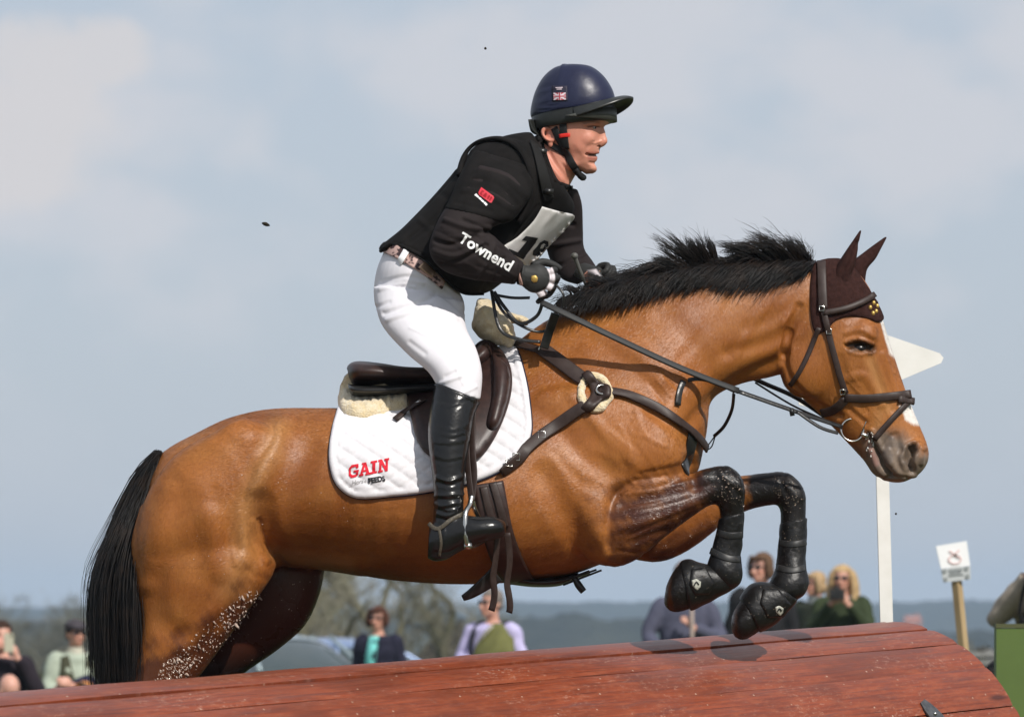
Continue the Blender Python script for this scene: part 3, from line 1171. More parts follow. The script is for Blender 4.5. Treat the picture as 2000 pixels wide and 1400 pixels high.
sculpt(hme, [
    # crisp folds of skin: flank, elbow, breast
    ([(506, 1018), (512, 1045), (530, 1078), (555, 1104)], 12, -0.007), ([(492, 1020), (500, 1055), (520, 1092)], 13, 0.006),
    ([(520, 1062), (560, 1086), (620, 1098)], 10, -0.002), ([(470, 1095), (492, 1120), (520, 1128)], 11, -0.0015),
    ([(1190, 1075), (1189, 1020), (1198, 975), (1225, 945)], 10, -0.005), ([(1240, 938), (1300, 928)], 8, -0.004),
    ([(1252, 925), (1300, 915), (1345, 905)], 9, -0.004), ([(1205, 1075), (1260, 1082)], 7, -0.003), ([(1225, 1000), (1300, 985), (1380, 960)], 6, -0.003),
    ([(1230, 1045), (1310, 1010), (1370, 985)], 6, -0.003), ([(1215, 965), (1290, 955), (1370, 930)], 6, 0.003),
    ([(1300, 735), (1328, 762)], 5, -0.003), ([(1285, 742), (1312, 775)], 5, 0.002), ([(1270, 752), (1296, 786)], 5, -0.002),
    
    ([(547, 834), (540, 868), (518, 905), (498, 945), (484, 1000), (476, 1060)], 15, 0.0035), ([(430, 850), (470, 880), (490, 930)], 24, -0.0025),
    ([(420, 960), (400, 1040), (380, 1120)], 22, -0.002), ([(340, 930), (310, 1000), (300, 1080)], 20, -0.002),
    ([(1130, 770), (1190, 840), (1222, 900)], 18, -0.0025), ([(1085, 880), (1130, 935), (1175, 960)], 18, -0.0025), ([(1240, 770), (1300, 810), (1340, 850)], 12, 0.004), ([(1080, 700), (1130, 690), (1190, 712)], 22, -0.0025),
    ([(1420, 560), (1380, 640), (1330, 700)], 18, -0.003), ([(1530, 560), (1480, 620), (1440, 690)], 14, 0.003),
    ([(470, 1000), (452, 1050), (460, 1100)], 6, 0.0012), ([(1240, 800), (1262, 850), (1300, 870)], 6, 0.0015), ([(1210, 830), (1230, 870), (1226, 905)], 5, 0.0013), ([(1320, 850), (1310, 890)], 5, 0.0013),
    ([(1420, 915), (1440, 935), (1448, 960)], 9, 0.004), ([(1404, 930), (1418, 958), (1416, 985)], 6, -0.004), ([(1430, 948), (1440, 966)], 6, -0.003),
    ([(1540, 928), (1560, 948), (1568, 972)], 9, 0.004, 'n', -0.1, 0.3), ([(1525, 940), (1538, 968)], 6, -0.004, 'n', -0.1, 0.3),
    ([(1425, 1000), (1418, 1060)], 5, -0.003),
    # head
    ([(1540, 650), (1532, 705), (1552, 752), (1596, 790), (1640, 812)], 12, -0.007),
    ([(1560, 600), (1545, 640), (1532, 690)], 14, -0.010),
    ([(1655, 740), (1690, 735), (1722, 790)], 13, 0.0035),
    ([(1700, 700), (1715, 740), (1742, 800)], 11, -0.003),
    ([(1640, 700), (1660, 760), (1690, 800)], 14, -0.003),
    ([(1725, 690), (1745, 750), (1760, 800)], 9, 0.004),
    ([(1652, 650), (1680, 643), (1705, 657)], 8, 0.003),
    ([(1657, 674), (1680, 672), (1702, 680)], 10, -0.013),
    ([(1652, 668), (1676, 661), (1704, 671)], 5, 0.007),
    ([(1658, 687), (1680, 693), (1702, 688)], 5, 0.002),
    ([(1660, 622), (1690, 612)], 16, -0.003),
    ([(1782, 876), (1774, 898), (1778, 918)], 13, -0.032),
    ([(1766, 874), (1760, 896), (1770, 918)], 7, 0.007), ([(1786, 868), (1800, 882), (1800, 905)], 7, 0.005),
    ([(1697, 846), (1712, 878), (1724, 908), (1740, 928)], 6, -0.017),
    ([(1704, 842), (1722, 876), (1738, 906)], 9, 0.006),
    ([(1750, 850), (1758, 880)], 10, -0.005),
    ([(1716, 935), (1745, 930), (1770, 932)], 6, -0.006),
    ([(1690, 845), (1682, 858)], 7, -0.004),
    ([(1700, 880), (1712, 912), (1728, 932)], 9, 0.006), ([(1735, 880), (1748, 915), (1765, 932)], 10, 0.005),
    ([(1772, 868), (1790, 862), (1804, 876)], 7, 0.007), ([(1766, 905), (1775, 925), (1788, 930)], 7, 0.005),
    ([(1740, 850), (1726, 870), (1722, 886)], 7, -0.004), ([(1660, 800), (1690, 826)], 9, -0.004),
])
relax_part(hme, 1515, 2)
# small veins and creases
vr = random.Random(5)
veins = []
for _ in range(0):
    x, y = vr.uniform(560, 760), vr.uniform(1010, 1090)
    veins.append(([(x, y), (x + vr.uniform(20, 60), y + vr.uniform(-18, 22)), (x + vr.uniform(60, 110), y + vr.uniform(-20, 26))], 6, 0.0009))
for _ in range(5):
    x, y = vr.uniform(1190, 1290), vr.uniform(790, 900)
    veins.append(([(x, y), (x + vr.uniform(-20, 40), y + vr.uniform(15, 40)), (x + vr.uniform(0, 70), y + vr.uniform(40, 80))], 6, 0.0010))
for _ in range(10):
    x, y = vr.uniform(1620, 1730), vr.uniform(690, 800)
    veins.append(([(x, y), (x + vr.uniform(5, 25), y + vr.uniform(20, 40))], 4, 0.0008))
sculpt(hme, veins)

co = get_co(hme)
hx, hy = topx(co)
yy_ = co[:, 1]
nse = np.sin(hx * 0.11 + 1) * 5 + np.sin(hy * 0.13 + hx * 0.05) * 5 + np.sin(hx * 0.31 - hy * 0.21) * 3
near = yy_ < 0.02
black = np.zeros(len(co))
for pl, sf in ((((1372, 895), (1600, 895), (1600, 1270), (1280, 1270), (1280, 1080), (1350, 1075), (1386, 1010)), 16),
               (((20, 1425), (420, 1425), (420, 1800), (20, 1800)), 60)):
    black = np.maximum(black, poly_mask(hx + nse, hy + nse * 0.6, pl, sf))
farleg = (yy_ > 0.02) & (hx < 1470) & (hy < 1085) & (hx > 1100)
black = np.maximum(black, 0.9 * np.clip((hy - 1250) / 60, 0, 1) * (yy_ > 0.03) * (hx < 700))  # black carried up the far hind leg to paint its shade
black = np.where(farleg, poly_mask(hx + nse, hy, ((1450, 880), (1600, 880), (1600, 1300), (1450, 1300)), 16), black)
wet = np.zeros(len(co))
fg = np.clip((hx - 1190) / 190, 0, 1) * 0.2 + 0.86 + 0.16 * np.sin(hx * 0.045 + hy * 0.09) * np.sin(hy * 0.12 - hx * 0.03)
wet = np.maximum(wet, np.clip(fg, 0, 1) * poly_mask(hx + nse * 2.5, hy + nse * 1.6, ((1192, 965), (1250, 955), (1400, 905), (1480, 900), (1480, 1000), (1380, 1010), (1240, 1120), (1185, 1110)), 28) * near)
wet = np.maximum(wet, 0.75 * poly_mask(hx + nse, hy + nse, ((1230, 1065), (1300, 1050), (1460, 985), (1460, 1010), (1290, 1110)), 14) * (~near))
wet = np.maximum(wet, 0.9 * poly_mask(hx + nse * 2, hy + nse * 2, ((490, 1150), (520, 1190), (400, 1360), (200, 1400), (240, 1290), (330, 1262), (410, 1215)), 26) * near)
wet = np.maximum(wet, 1.0 * poly_mask(hx + nse, hy + nse, ((400, 1090), (650, 1090), (650, 1220), (400, 1400), (250, 1400)), 20) * (yy_ > 0.03))  # far hind leg: shade under the body put into the hair colour
pale = np.zeros(len(co))
pale = np.maximum(pale, np.clip(1 - dist_poly(hx, hy, ((545, 838), (530, 885), (502, 935), (482, 1000), (476, 1080))) / 36, 0, 1) * 0.65)  # painted highlight down the haunch ridge
pale = np.maximum(pale, np.clip(1 - dist_poly(hx, hy, ((476, 1080), (455, 1150))) / 45, 0, 1) * 0.55)
pale = np.maximum(pale, np.clip(1 - dist_poly(hx, hy, ((540, 1080), (600, 1094), (680, 1100))) / 24, 0, 1) * 0.6)
pale = np.maximum(pale, np.clip(1 - dist_poly(hx, hy, ((1700, 705), (1735, 800))) / 18, 0, 1) * 0.6 * near)  # painted highlight stripe along the facial crest
pale = np.maximum(pale, np.clip(1 - dist_poly(hx, hy, ((1720, 800), (1715, 840))) / 22, 0, 1) * 0.5)
white = poly_mask(hx + nse * 0.3, hy, ((1714, 618), (1735, 622), (1756, 690), (1800, 786), (1788, 792), (1748, 700), (1736, 690), (1722, 655)), 3)
white = white * np.clip((0.040 - np.abs(yy_ + 0.010)) / 0.008, 0, 1)
white = np.maximum(white, poly_mask(hx + nse * 0.4, hy, ((1757, 792), (1800, 780), (1812, 834), (1792, 830), (1768, 818)), 3) * np.clip((0.062 - np.abs(yy_)) / 0.008, 0, 1))
grey = poly_mask(hx + nse * 0.5, hy + nse * 0.4, ((1688, 850), (1730, 838), (1762, 846), (1792, 880), (1830, 880), (1830, 960), (1690, 960), (1675, 880)), 14)
darkm = np.clip(1.1 - dist_poly(hx, hy, ((1784, 874), (1780, 898), (1778, 916))) / 15, 0, 1)
darkm = np.maximum(darkm, np.clip(1 - dist_poly(hx, hy, ((1800, 905), (1780, 934), (1750, 942), (1716, 938))) / 13, 0, 1) * 0.8)
darkm = np.maximum(darkm, np.clip(1.2 - dist_poly(hx, hy, ((1697, 848), (1712, 880), (1724, 910), (1742, 930))) / 5, 0, 1) * 0.7)
black = np.maximum(black, np.clip(darkm * 1.6, 0, 1) * 0.9)
black = np.maximum(black, np.clip(1 - dist_poly(hx, hy, ((1664, 675), (1682, 674), (1700, 680))) / 12 + 0.3, 0, 1) * 0.9)
black = np.maximum(black, np.clip(1 - dist_poly(hx, hy, ((1100, 600), (1250, 575), (1400, 540), (1590, 512))) / 28, 0, 1))
pink = np.clip(1 - dist_poly(hx, hy, ((1698, 852), (1702, 880), (1712, 905))) / 9, 0, 1)
sole = np.maximum(poly_mask(hx, hy, ((1280, 1090), (1312, 1100), (1306, 1150), (1312, 1200), (1280, 1200)), 5) * (yy_ < -0.05), poly_mask(hx, hy, ((1415, 1150), (1436, 1180), (1436, 1230), (1440, 1255), (1415, 1255)), 4) * (yy_ > -0.05))
black = black * (1 - 0.75 * sole)
wet = np.maximum(wet, 0.9 * sole)
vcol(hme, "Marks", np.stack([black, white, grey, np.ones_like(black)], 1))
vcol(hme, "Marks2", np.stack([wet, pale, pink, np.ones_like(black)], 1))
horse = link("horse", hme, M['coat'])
tag(horse, "bay horse in mid jump over the red boarded jump, black mane and tail", "horse")
HB = bvh_of(hme)

# short hair of the coat, lying along the body
def coat_hair(n, seed):
    r = np.random.default_rng(seed)
    me = hme
    me.calc_loop_triangles()
    nt = len(me.loop_triangles)
    tv = np.empty(nt * 3, np.int32)
    me.loop_triangles.foreach_get("vertices", tv)
    tv = tv.reshape(-1, 3)
    C, N = get_co(me), get_no(me)
    m1, m2 = np.empty(len(C) * 4, np.float32), np.empty(len(C) * 4, np.float32)
    me.color_attributes["Marks"].data.foreach_get("color", m1)
    me.color_attributes["Marks2"].data.foreach_get("color", m2)
    m1, m2 = m1.reshape(-1, 4), m2.reshape(-1, 4)
    A = np.linalg.norm(np.cross(C[tv[:, 1]] - C[tv[:, 0]], C[tv[:, 2]] - C[tv[:, 0]]), axis=1)
    bare = (m1[tv[:, 0], 2] > 0.6) | (C[tv[:, 0], 2] < 0.95)
    A = np.where(bare, 0, A) * np.where(C[tv[:, 0], 1] < 0.03, 1.0, 0.45)
    k = r.choice(nt, n, p=A / A.sum())
    b = r.dirichlet((1, 1, 1), n)
    p = (C[tv[k]] * b[:, :, None]).sum(1)
    nn = (N[tv[k]] * b[:, :, None]).sum(1)
    nn /= np.linalg.norm(nn, axis=1)[:, None]
    x, y = topx(p)
    d = np.zeros((n, 3))
    d[:, 0] = -0.9 + 0.25 * np.sin(x * 0.012)
    d[:, 2] = -0.55
    head = x > 1540
    d[head] = (0.45, 0, -0.9)
    neck = (x > 1150) & (x <= 1540) & (y < 900)
    d[neck] = (-0.55, 0, -0.85)
    legs = ((y > 1110) & (x < 700)) | ((y > 930) & (x > 1190))
    d[legs] = (-0.35, 0, -0.93)
    fore = (y > 930) & (x > 1190)
    d[fore] = (0.8, 0, -0.35)
    d += 0.28 * np.stack([np.sin(x * 0.021 + y * 0.013), 0 * x, np.sin(y * 0.019 - x * 0.011 + 2)], 1)
    d += r.normal(0, 0.16, (n, 3))
    d -= nn * (d * nn).sum(1)[:, None]
    d /= np.maximum(np.linalg.norm(d, axis=1), 1e-6)[:, None]
    sd = np.cross(nn, d)
    L = r.uniform(0.006, 0.0125, n)[:, None] * np.where(head, 0.6, 1.0)[:, None]
    w = r.uniform(0.0004, 0.0008, n)[:, None]
    lift = r.uniform(0.03, 0.13, n)[:, None]
    tip = p + (d + nn * lift) * L
    rl = r.normal(0, 0.20, n)[:, None]
    sv = sd + nn * rl
    base = p + nn * 0.0002
    V = np.stack([base - sv * w, base + sv * w, tip], 1).reshape(-1, 3)
    h = bpy.data.meshes.new("coat_hair")
    h.vertices.add(n * 3)
    h.vertices.foreach_set("co", V.astype(np.float32).ravel())
    h.loops.add(n * 3)
    h.loops.foreach_set("vertex_index", np.arange(n * 3, dtype=np.int32))
    h.polygons.add(n)
    h.polygons.foreach_set("loop_start", np.arange(0, n * 3, 3, dtype=np.int32))
    h.update(calc_edges=True)
    vcol(h, "Marks", np.repeat(m1[tv[k, 0]], 3, 0))
    vcol(h, "Marks2", np.repeat(m2[tv[k, 0]], 3, 0))
    o = link("coat_hair", h, M['coat'], horse, smooth=False)
    o["kind"] = "stuff"
    return o


coat_hair(430000, 5)

# eyes
M['eye'] = mat("horse_eye", (0.005, 0.003, 0.002), 0.28, 0.4)
for far in (False, True):
    p, n = hit(HB, 1680, 677, far)
    mb = MB().ball(p - n * 0.0095, (0.0205, 0.0160, 0.0158), n=20, m=12)
    mb.build("eye", M['eye'], horse)


# ------------------------------------------------------------------ hair
def strands(mb, guides, n, rad, seed, jitter=6, spread_y=0.03, seg=9, wob=3.0, clumps=0):
    """hair between neighbouring px guide curves; guide = list of (px, py) root to tip"""
    r = random.Random(seed)
    ng = np.random.default_rng(seed)
    gs = [catmull(np.array(g, float), 6) for g in guides]
    rs = []
    for g in gs:
        L = np.concatenate([[0], np.cumsum(np.hypot(*np.diff(g[:, :2], axis=0).T))])
        q = np.linspace(0, L[-1], seg + 1)
        rs.append(np.stack([np.interp(q, L, g[:, k]) for k in range(g.shape[1])], 1))
    cl_ = [(r.random() * (len(rs) - 1), r.gauss(0, jitter * 1.7), r.gauss(0, jitter * 1.7), r.uniform(0.6, 1.05), r.uniform(0, 6.28), r.uniform(.3, 1)) for _ in range(clumps)]
    for i in range(n):
        u = r.random() * (len(rs) - 1)
        ck = min(cl_, key=lambda c_: abs(c_[0] - u)) if clumps else None
        k = int(u)
        f = u - k
        a, b = rs[k], rs[min(k + 1, len(rs) - 1)]
        c = a * (1 - f) + b * f
        cut = r.uniform(0.62, 1.0) if not clumps else ck[3] * r.uniform(0.72, 1.0)
        q = np.linspace(0, cut, seg + 1) * seg
        c = np.stack([np.interp(q, range(seg + 1), c[:, d]) for d in range(c.shape[1])], 1)
        t = np.linspace(0, 1, seg + 1)
        ph, am = r.uniform(0, 6.28), r.uniform(0.2, 1) * wob
        dx, dy = r.gauss(0, jitter), r.gauss(0, jitter)
        if clumps:
            g_ = rs[int(ck[0])] * (1 - ck[0] % 1) + rs[min(int(ck[0]) + 1, len(rs) - 1)] * (ck[0] % 1)
            g_ = np.stack([np.interp(q, range(seg + 1), g_[:, d]) for d in range(c.shape[1])], 1)
            wgt = (0.75 * t ** 0.8)[:, None]
            c = c * (1 - wgt) + g_ * wgt
            dx, dy = dx * 0.35, dy * 0.35
            c[:, 0] += ck[1] * t
            c[:, 1] += ck[2] * t + 5 * np.sin(t * 5 + ck[4]) * ck[5] * t
        px = c[:, 0] + dx * (0.25 + t) + am * np.sin(t * r.uniform(3, 8) + ph) * t
        py = c[:, 1] + dy * (0.25 + t) + am * np.cos(t * r.uniform(3, 8) + ph) * t
        yb = c[:, 2] if c.shape[1] > 2 else np.zeros(seg + 1)
        yy = yb + r.gauss(0, spread_y) * (0.45 + 0.55 * t)
        pts = [P(px[j], py[j], yy[j]) for j in range(seg + 1)]
        rr = rad * r.uniform(0.6, 1.3)
        mb.tube(pts, [rr * (1.0 - 0.85 * tt ** 1.5) for tt in t], n=3, sub=1, cap=False)
    return mb


M['hair'] = mat("black_horse_hair", (0.0055, 0.0045, 0.004), 0.42, 0.28, noise=(22, (0.020, 0.012, 0.008), 3, None, 0.45, 0.7))
mane = MB()
yN = -0.06
# flat roots lying over the near side of the crest
crest_pts = [(1090, 598), (1130, 588), (1180, 573), (1230, 558), (1280, 543), (1330, 530), (1380, 521), (1430, 516), (1480, 512), (1530, 511), (1580, 511)]
lay = [[(1095, 588, -0.01), (1090, 592, -0.07), (1085, 612, -0.11)], [(1150, 576, -0.01), (1130, 578, -0.08), (1105, 616, -0.13)],
       [(1210, 560, 0), (1190, 560, -0.08), (1160, 608, -0.13)], [(1270, 544, 0), (1250, 548, -0.08), (1215, 602, -0.125)],
       [(1330, 528, 0), (1310, 535, -0.07), (1275, 590, -0.115)], [(1390, 517, 0), (1368, 528, -0.07), (1330, 570, -0.105)],
       [(1440, 513, 0), (1425, 525, -0.06), (1385, 570, -0.10)], [(1490, 510, 0), (1475, 522, -0.06), (1425, 582, -0.10)],
       [(1540, 508, 0), (1525, 520, -0.055), (1470, 578, -0.095)], [(1570, 508, 0), (1560, 520, -0.05), (1515, 556, -0.095)], [(1592, 510, 0), (1585, 518, -0.05), (1560, 540, -0.095)]]
strands(mane, lay, 1700, 0.0019, 3, jitter=6, spread_y=0.010, seg=6, wob=4)
strands(mane, lay, 1200, 0.0018, 33, jitter=4, spread_y=0.010, seg=6, wob=4, clumps=110)
low = [[(1110, 592, 0), (1100, 574, 0), (1080, 582, 0)], [(1170, 575, 0), (1160, 556, 0), (1128, 566, 0)], [(1230, 558, 0), (1215, 538, 0), (1165, 554, 0)],
       [(1285, 540, 0), (1262, 526, 0), (1205, 550, 0)], [(1330, 528, 0), (1300, 514, 0), (1235, 545, 0)]]
strands(mane, low, 800, 0.0018, 4, jitter=6, spread_y=0.035, seg=7, wob=6, clumps=30)
pl1 = [[(1325, 535, 0), (1280, 520, 0), (1240, 540, 0)], [(1345, 530, 0), (1305, 516, 0), (1262, 508, 0)], [(1358, 528, 0), (1322, 508, 0), (1278, 480, 0)],
       [(1370, 525, 0), (1328, 488, 0), (1284, 452, 0)], [(1380, 522, 0), (1345, 485, 0), (1318, 446, 0)], [(1388, 520, 0), (1360, 486, 0), (1340, 450, 0)],
       [(1396, 518, 0), (1378, 490, 0), (1352, 452, 0)], [(1404, 517, 0), (1392, 496, 0), (1374, 466, 0)]]
strands(mane, pl1, 900, 0.0016, 6, jitter=4, spread_y=0.025, seg=9, wob=7, clumps=34)
mid = [[(1395, 520, 0), (1385, 512, 0), (1370, 512, 0)], [(1440, 515, 0), (1425, 506, 0), (1405, 510, 0)], [(1480, 512, 0), (1455, 500, 0), (1425, 506, 0)]]
strands(mane, mid, 300, 0.0018, 12, jitter=4, spread_y=0.03, seg=7, wob=4)
pl2 = [[(1470, 513, 0), (1440, 502, 0), (1405, 496, 0)], [(1495, 511, 0), (1450, 488, 0), (1398, 482, 0)], [(1515, 511, 0), (1475, 480, 0), (1415, 478, 0)],
       [(1535, 510, 0), (1500, 478, 0), (1440, 464, 0)], [(1552, 510, 0), (1522, 480, 0), (1462, 460, 0)], [(1568, 510, 0), (1545, 486, 0), (1500, 464, 0)],
       [(1578, 510, 0), (1566, 492, 0), (1536, 472, 0)], [(1586, 510, 0), (1582, 500, 0), (1566, 488, 0)]]
strands(mane, pl2, 900, 0.0016, 8, jitter=4, spread_y=0.025, seg=9, wob=7, clumps=34)
wisp = [[(1290, 540, 0), (1240, 528, 0), (1215, 560, 0)], [(1575, 512, 0), (1580, 492, 0), (1572, 480, 0)], [(1600, 512, 0), (1598, 500, 0), (1578, 495, 0)]]
for gg_, nn_, sd_ in ((pl1, 110, 41), (pl2, 130, 42), (low, 110, 43), (lay, 120, 44)):
    strands(mane, gg_, nn_, 0.0011, sd_, jitter=13, spread_y=0.04 if gg_ is not lay else 0.01, seg=9, wob=12)
strands(mane, wisp[:2], 50, 0.0013, 14, jitter=16, spread_y=0.03, wob=10)
mane.build("mane", M['hair'], horse)["kind"] = "stuff"

tail = MB()
tg = [[(312, 884, -0.02), (268, 935, -0.02), (215, 1060, -0.05), (188, 1130, -0.07), (188, 1240, -0.08), (198, 1400, -0.08)],
      [(313, 884, -0.02), (275, 950, -0.03), (228, 1060, -0.08), (206, 1140, -0.10), (206, 1250, -0.11), (215, 1420, -0.11)],
      [(312, 890, -0.02), (280, 965, -0.04), (242, 1070, -0.10), (228, 1160, -0.12), (232, 1270, -0.13), (238, 1440, -0.13)],
      [(310, 895, -0.02), (284, 980, -0.05), (258, 1085, -0.11), (252, 1180, -0.14), (256, 1290, -0.15), (255, 1430, -0.15)],
      [(305, 900, -0.02), (280, 990, -0.06), (266, 1100, -0.12), (268, 1200, -0.15), (270, 1290, -0.16), (250, 1400, -0.16)]]
strands(tail, tg, 3000, 0.0021, 21, jitter=6, spread_y=0.04, seg=10, wob=6)
strands(tail, tg, 1500, 0.0016, 27, jitter=6, spread_y=0.04, seg=10, wob=7, clumps=45)
strands(tail, [tg[0], [(p[0] - 8, p[1], p[2]) for p in tg[0]]], 120, 0.0015, 22, jitter=9, spread_y=0.03, seg=14, wob=9)
strands(tail, tg, 260, 0.0011, 26, jitter=14, spread_y=0.05, seg=14, wob=12)
strands(tail, [[(300, 895, 0), (272, 925, 0), (262, 940, 0)], [(290, 915, 0), (268, 945, 0), (258, 965, 0)]], 80, 0.0015, 23, jitter=5, seg=6)
tail.build("tail", M['hair'], horse)["kind"] = "stuff"
# ================================================================== tack
def tri_noise(x, y):
    return np.sin(x * 0.9 + np.sin(y * 0.7) * 2) * np.sin(y * 0.8 + np.sin(x * 0.6) * 2)


def quilt(x, y, d):
    a = R_(33)
    h = np.zeros(len(x))
    for s in (1, -1):
        u = x * math.sin(a) * s + y * math.cos(a)
        q = np.abs((u / 25.0) % 1 - 0.5) * 25.0
        h = np.minimum(h, -0.0034 * np.exp(-((12.5 - q) / 2.6) ** 2)) + 0.0022 * np.minimum(1, (12.5 - q) / 12.5)
    h = h - 0.003 * np.exp(-((d - 13) / 2.5) ** 2)
    return np.where(d < 13, 0.0015, h)


PAD = [(664, 789), (650, 835), (643, 885), (648, 925), (664, 954), (700, 973), (770, 969), (840, 961), (925, 942), (985, 916), (1020, 886),
       (1037, 850), (1037, 805), (1029, 748), (1014, 692), (1000, 672), (960, 692), (900, 742), (840, 779), (760, 794)]
pad = thing("saddle_pad", "white quilted saddle pad under the brown saddle on the bay horse", "saddle pad", P(840, 850, -0.28))
mb = MB()
patch(mb, HB, PAD, 0.010, 0.004, step=4, relief=quilt, sm=8)
padm = mb.build("quilted_panel", M['white_pad'], pad)
mbf = MB()
patch(mbf, HB, PAD, 0.010, 0.004, step=14, far=True, sm=4)
mbf.build("quilted_panel", M['white_pad'], pad)
PB = bvh_of(padm)
# navy piping round the edge
mb = MB()
e = catmull(np.array([(p[0] + (1.5 if p[0] > 840 else -1.5) * 0, p[1]) for p in PAD[:16]], float), 6)
pts = []
for x, y in e:
    h_, n_ = hit(HB, x, y)
    if h_ is not None:
        pts.append(h_ + Vector((0, -0.006, 0)))
mb.tube(pts, 0.0032, n=6, sub=1)
mb.build("piping", M['pad_trim'], pad)


def flat_mesh(polys, org, dx, dy, surf, off=0.0012):
    """2D polygons (units -> px via org, dx, dy) laid on a surface as thin print"""
    mb = MB()
    for poly in polys:
        n = len(poly)
        bm = bmesh.new()
        bm.faces.new([bm.verts.new((p[0], p[1], 0)) for p in poly])
        bmesh.ops.triangulate(bm, faces=bm.faces)
        for _ in range(3):
            long = [e for e in bm.edges if e.calc_length() * math.hypot(*dx) > 5]
            if long:
                bmesh.ops.subdivide_edges(bm, edges=long, cuts=1)
                bmesh.ops.triangulate(bm, faces=bm.faces)
        bm.verts.index_update()
        tri = [[v.index for v in f.verts] for f in bm.faces]
        flat = [(v.co.x, v.co.y) for v in bm.verts]
        bm.free()
        vs = []
        for u, v in flat:
            px, py = org[0] + dx[0] * u + dy[0] * v, org[1] + dx[1] * u + dy[1] * v
            h_, n_ = hit(surf, px, py)
            if h_ is None:
                h_, n_ = P(px, py, -0.3), Vector((0, -1, 0))
            n2 = Vector((n_.x * 0.2, n_.y, n_.z * 0.2)).normalized()
            vs.append(h_ + n2 * off)
        mb.add(vs, [tuple(t) for t in tri])
    return mb


def text_print(txt, org, ang, size, surf, off=0.0015, bold=0.0, shear=0.0, squash=1.0):
    cu = bpy.data.curves.new("t", 'FONT')
    cu.body = txt
    cu.size = 1.0
    cu.offset = bold
    cu.shear = shear
    cu.resolution_u = 3
    o = bpy.data.objects.new("t", cu)
    COL.objects.link(o)
    dg = bpy.context.evaluated_depsgraph_get()
    dg.update()
    me = bpy.data.meshes.new_from_object(o.evaluated_get(dg))
    bpy.data.objects.remove(o)
    bm = bmesh.new()
    bm.from_mesh(me)
    bmesh.ops.triangulate(bm, faces=bm.faces)
    for _ in range(2):
        long = [e for e in bm.edges if e.calc_length() > 0.16]
        if long:
            bmesh.ops.subdivide_edges(bm, edges=long, cuts=1)
            bmesh.ops.triangulate(bm, faces=bm.faces)
    c, s = math.cos(ang), math.sin(ang)
    for v in bm.verts:
        px = org[0] + (v.co.x * c * squash + v.co.y * s) * size
        py = org[1] + (v.co.x * s * squash - v.co.y * c) * size
        h_, n_ = hit(surf, px, py)
        if h_ is None:
            h_, n_ = P(px, py, -0.3), Vector((0, -1, 0))
        v.co = h_ + n_ * off
    bm.to_mesh(me)
    bm.free()
    return me


# slab lettering: each letter is a set of convex strokes in a 1 x 1.25 cell
def slab_letter(ch):
    H = 1.3
    if ch == 'G':
        return [[(0.0, .3), (.22, .3), (.22, 1.0), (0, 1.0)], [(0, .3), (.25, 0), (.4, .26), (.22, .42)], [(.25, 0), (.75, 0), (.75, .26), (.3, .26)],
                [(.75, 0), (1.0, .2), (1.0, .66), (.75, .66)], [(.5, .5), (1.05, .5), (1.05, .7), (.5, .7)], [(0, 1.0), (.22, .9), (.4, 1.04), (.28, H)],
                [(.28, H), (.34, 1.04), (.74, 1.04), (.74, H)], [(.74, H), (.72, 1.0), (.78, .86), (1.0, .86), (1.0, H)]]
    if ch == 'A':
        return [[(.05, .1), (.3, .1), (.66, H), (.38, H)], [(.74, .1), (1.05, .1), (.68, H), (.44, H)], [(.3, .36), (.8, .36), (.74, .56), (.36, .56)],
                [(-.05, 0), (.42, 0), (.42, .2), (-.05, .2)], [(.62, 0), (1.14, 0), (1.14, .2), (.62, .2)], [(.22, H - .18), (.66, H - .18), (.66, H), (.22, H)]]
    if ch == 'I':
        return [[(.18, 0), (.5, 0), (.5, H), (.18, H)], [(0, 0), (.68, 0), (.68, .22), (0, .22)], [(0, H - .22), (.68, H - .22), (.68, H), (0, H)]]
    return [[(.12, 0), (.36, 0), (.36, H), (.12, H)], [(.78, 0), (1.02, 0), (1.02, H), (.78, H)], [(.12, H), (.4, H), (1.02, 0), (.76, 0)],
            [(0, 0), (.5, 0), (.5, .2), (0, .2)], [(0, H - .2), (.36, H - .2), (.36, H), (0, H)], [(.64, H - .2), (1.14, H - .2), (1.14, H), (.64, H)]]


polys, x0 = [], 0
for ch, adv in (('G', 1.12), ('A', 1.14), ('I', 0.78), ('N', 1.1)):
    polys += [[(u + x0, v) for u, v in q] for q in slab_letter(ch)]
    x0 += adv
sc_ = 78 / x0
flat_mesh(polys, (681, 934), (sc_, -sc_ * 0.19), (sc_ * 0.02, -sc_ * 1.03), PB, 0.0022).build("lettering", M['red_print'], padm, smooth=False)
link("lettering", text_print("FEEDS", (720, 943.5), R_(-9), 13.5, PB, 0.002, bold=0.045, squash=0.92), M['black_print'], padm, smooth=False)
link("lettering", text_print("Horse", (687, 946.5), R_(-9), 12, PB, 0.002, shear=0.35, squash=0.95), M['grey_print'], padm, smooth=False)

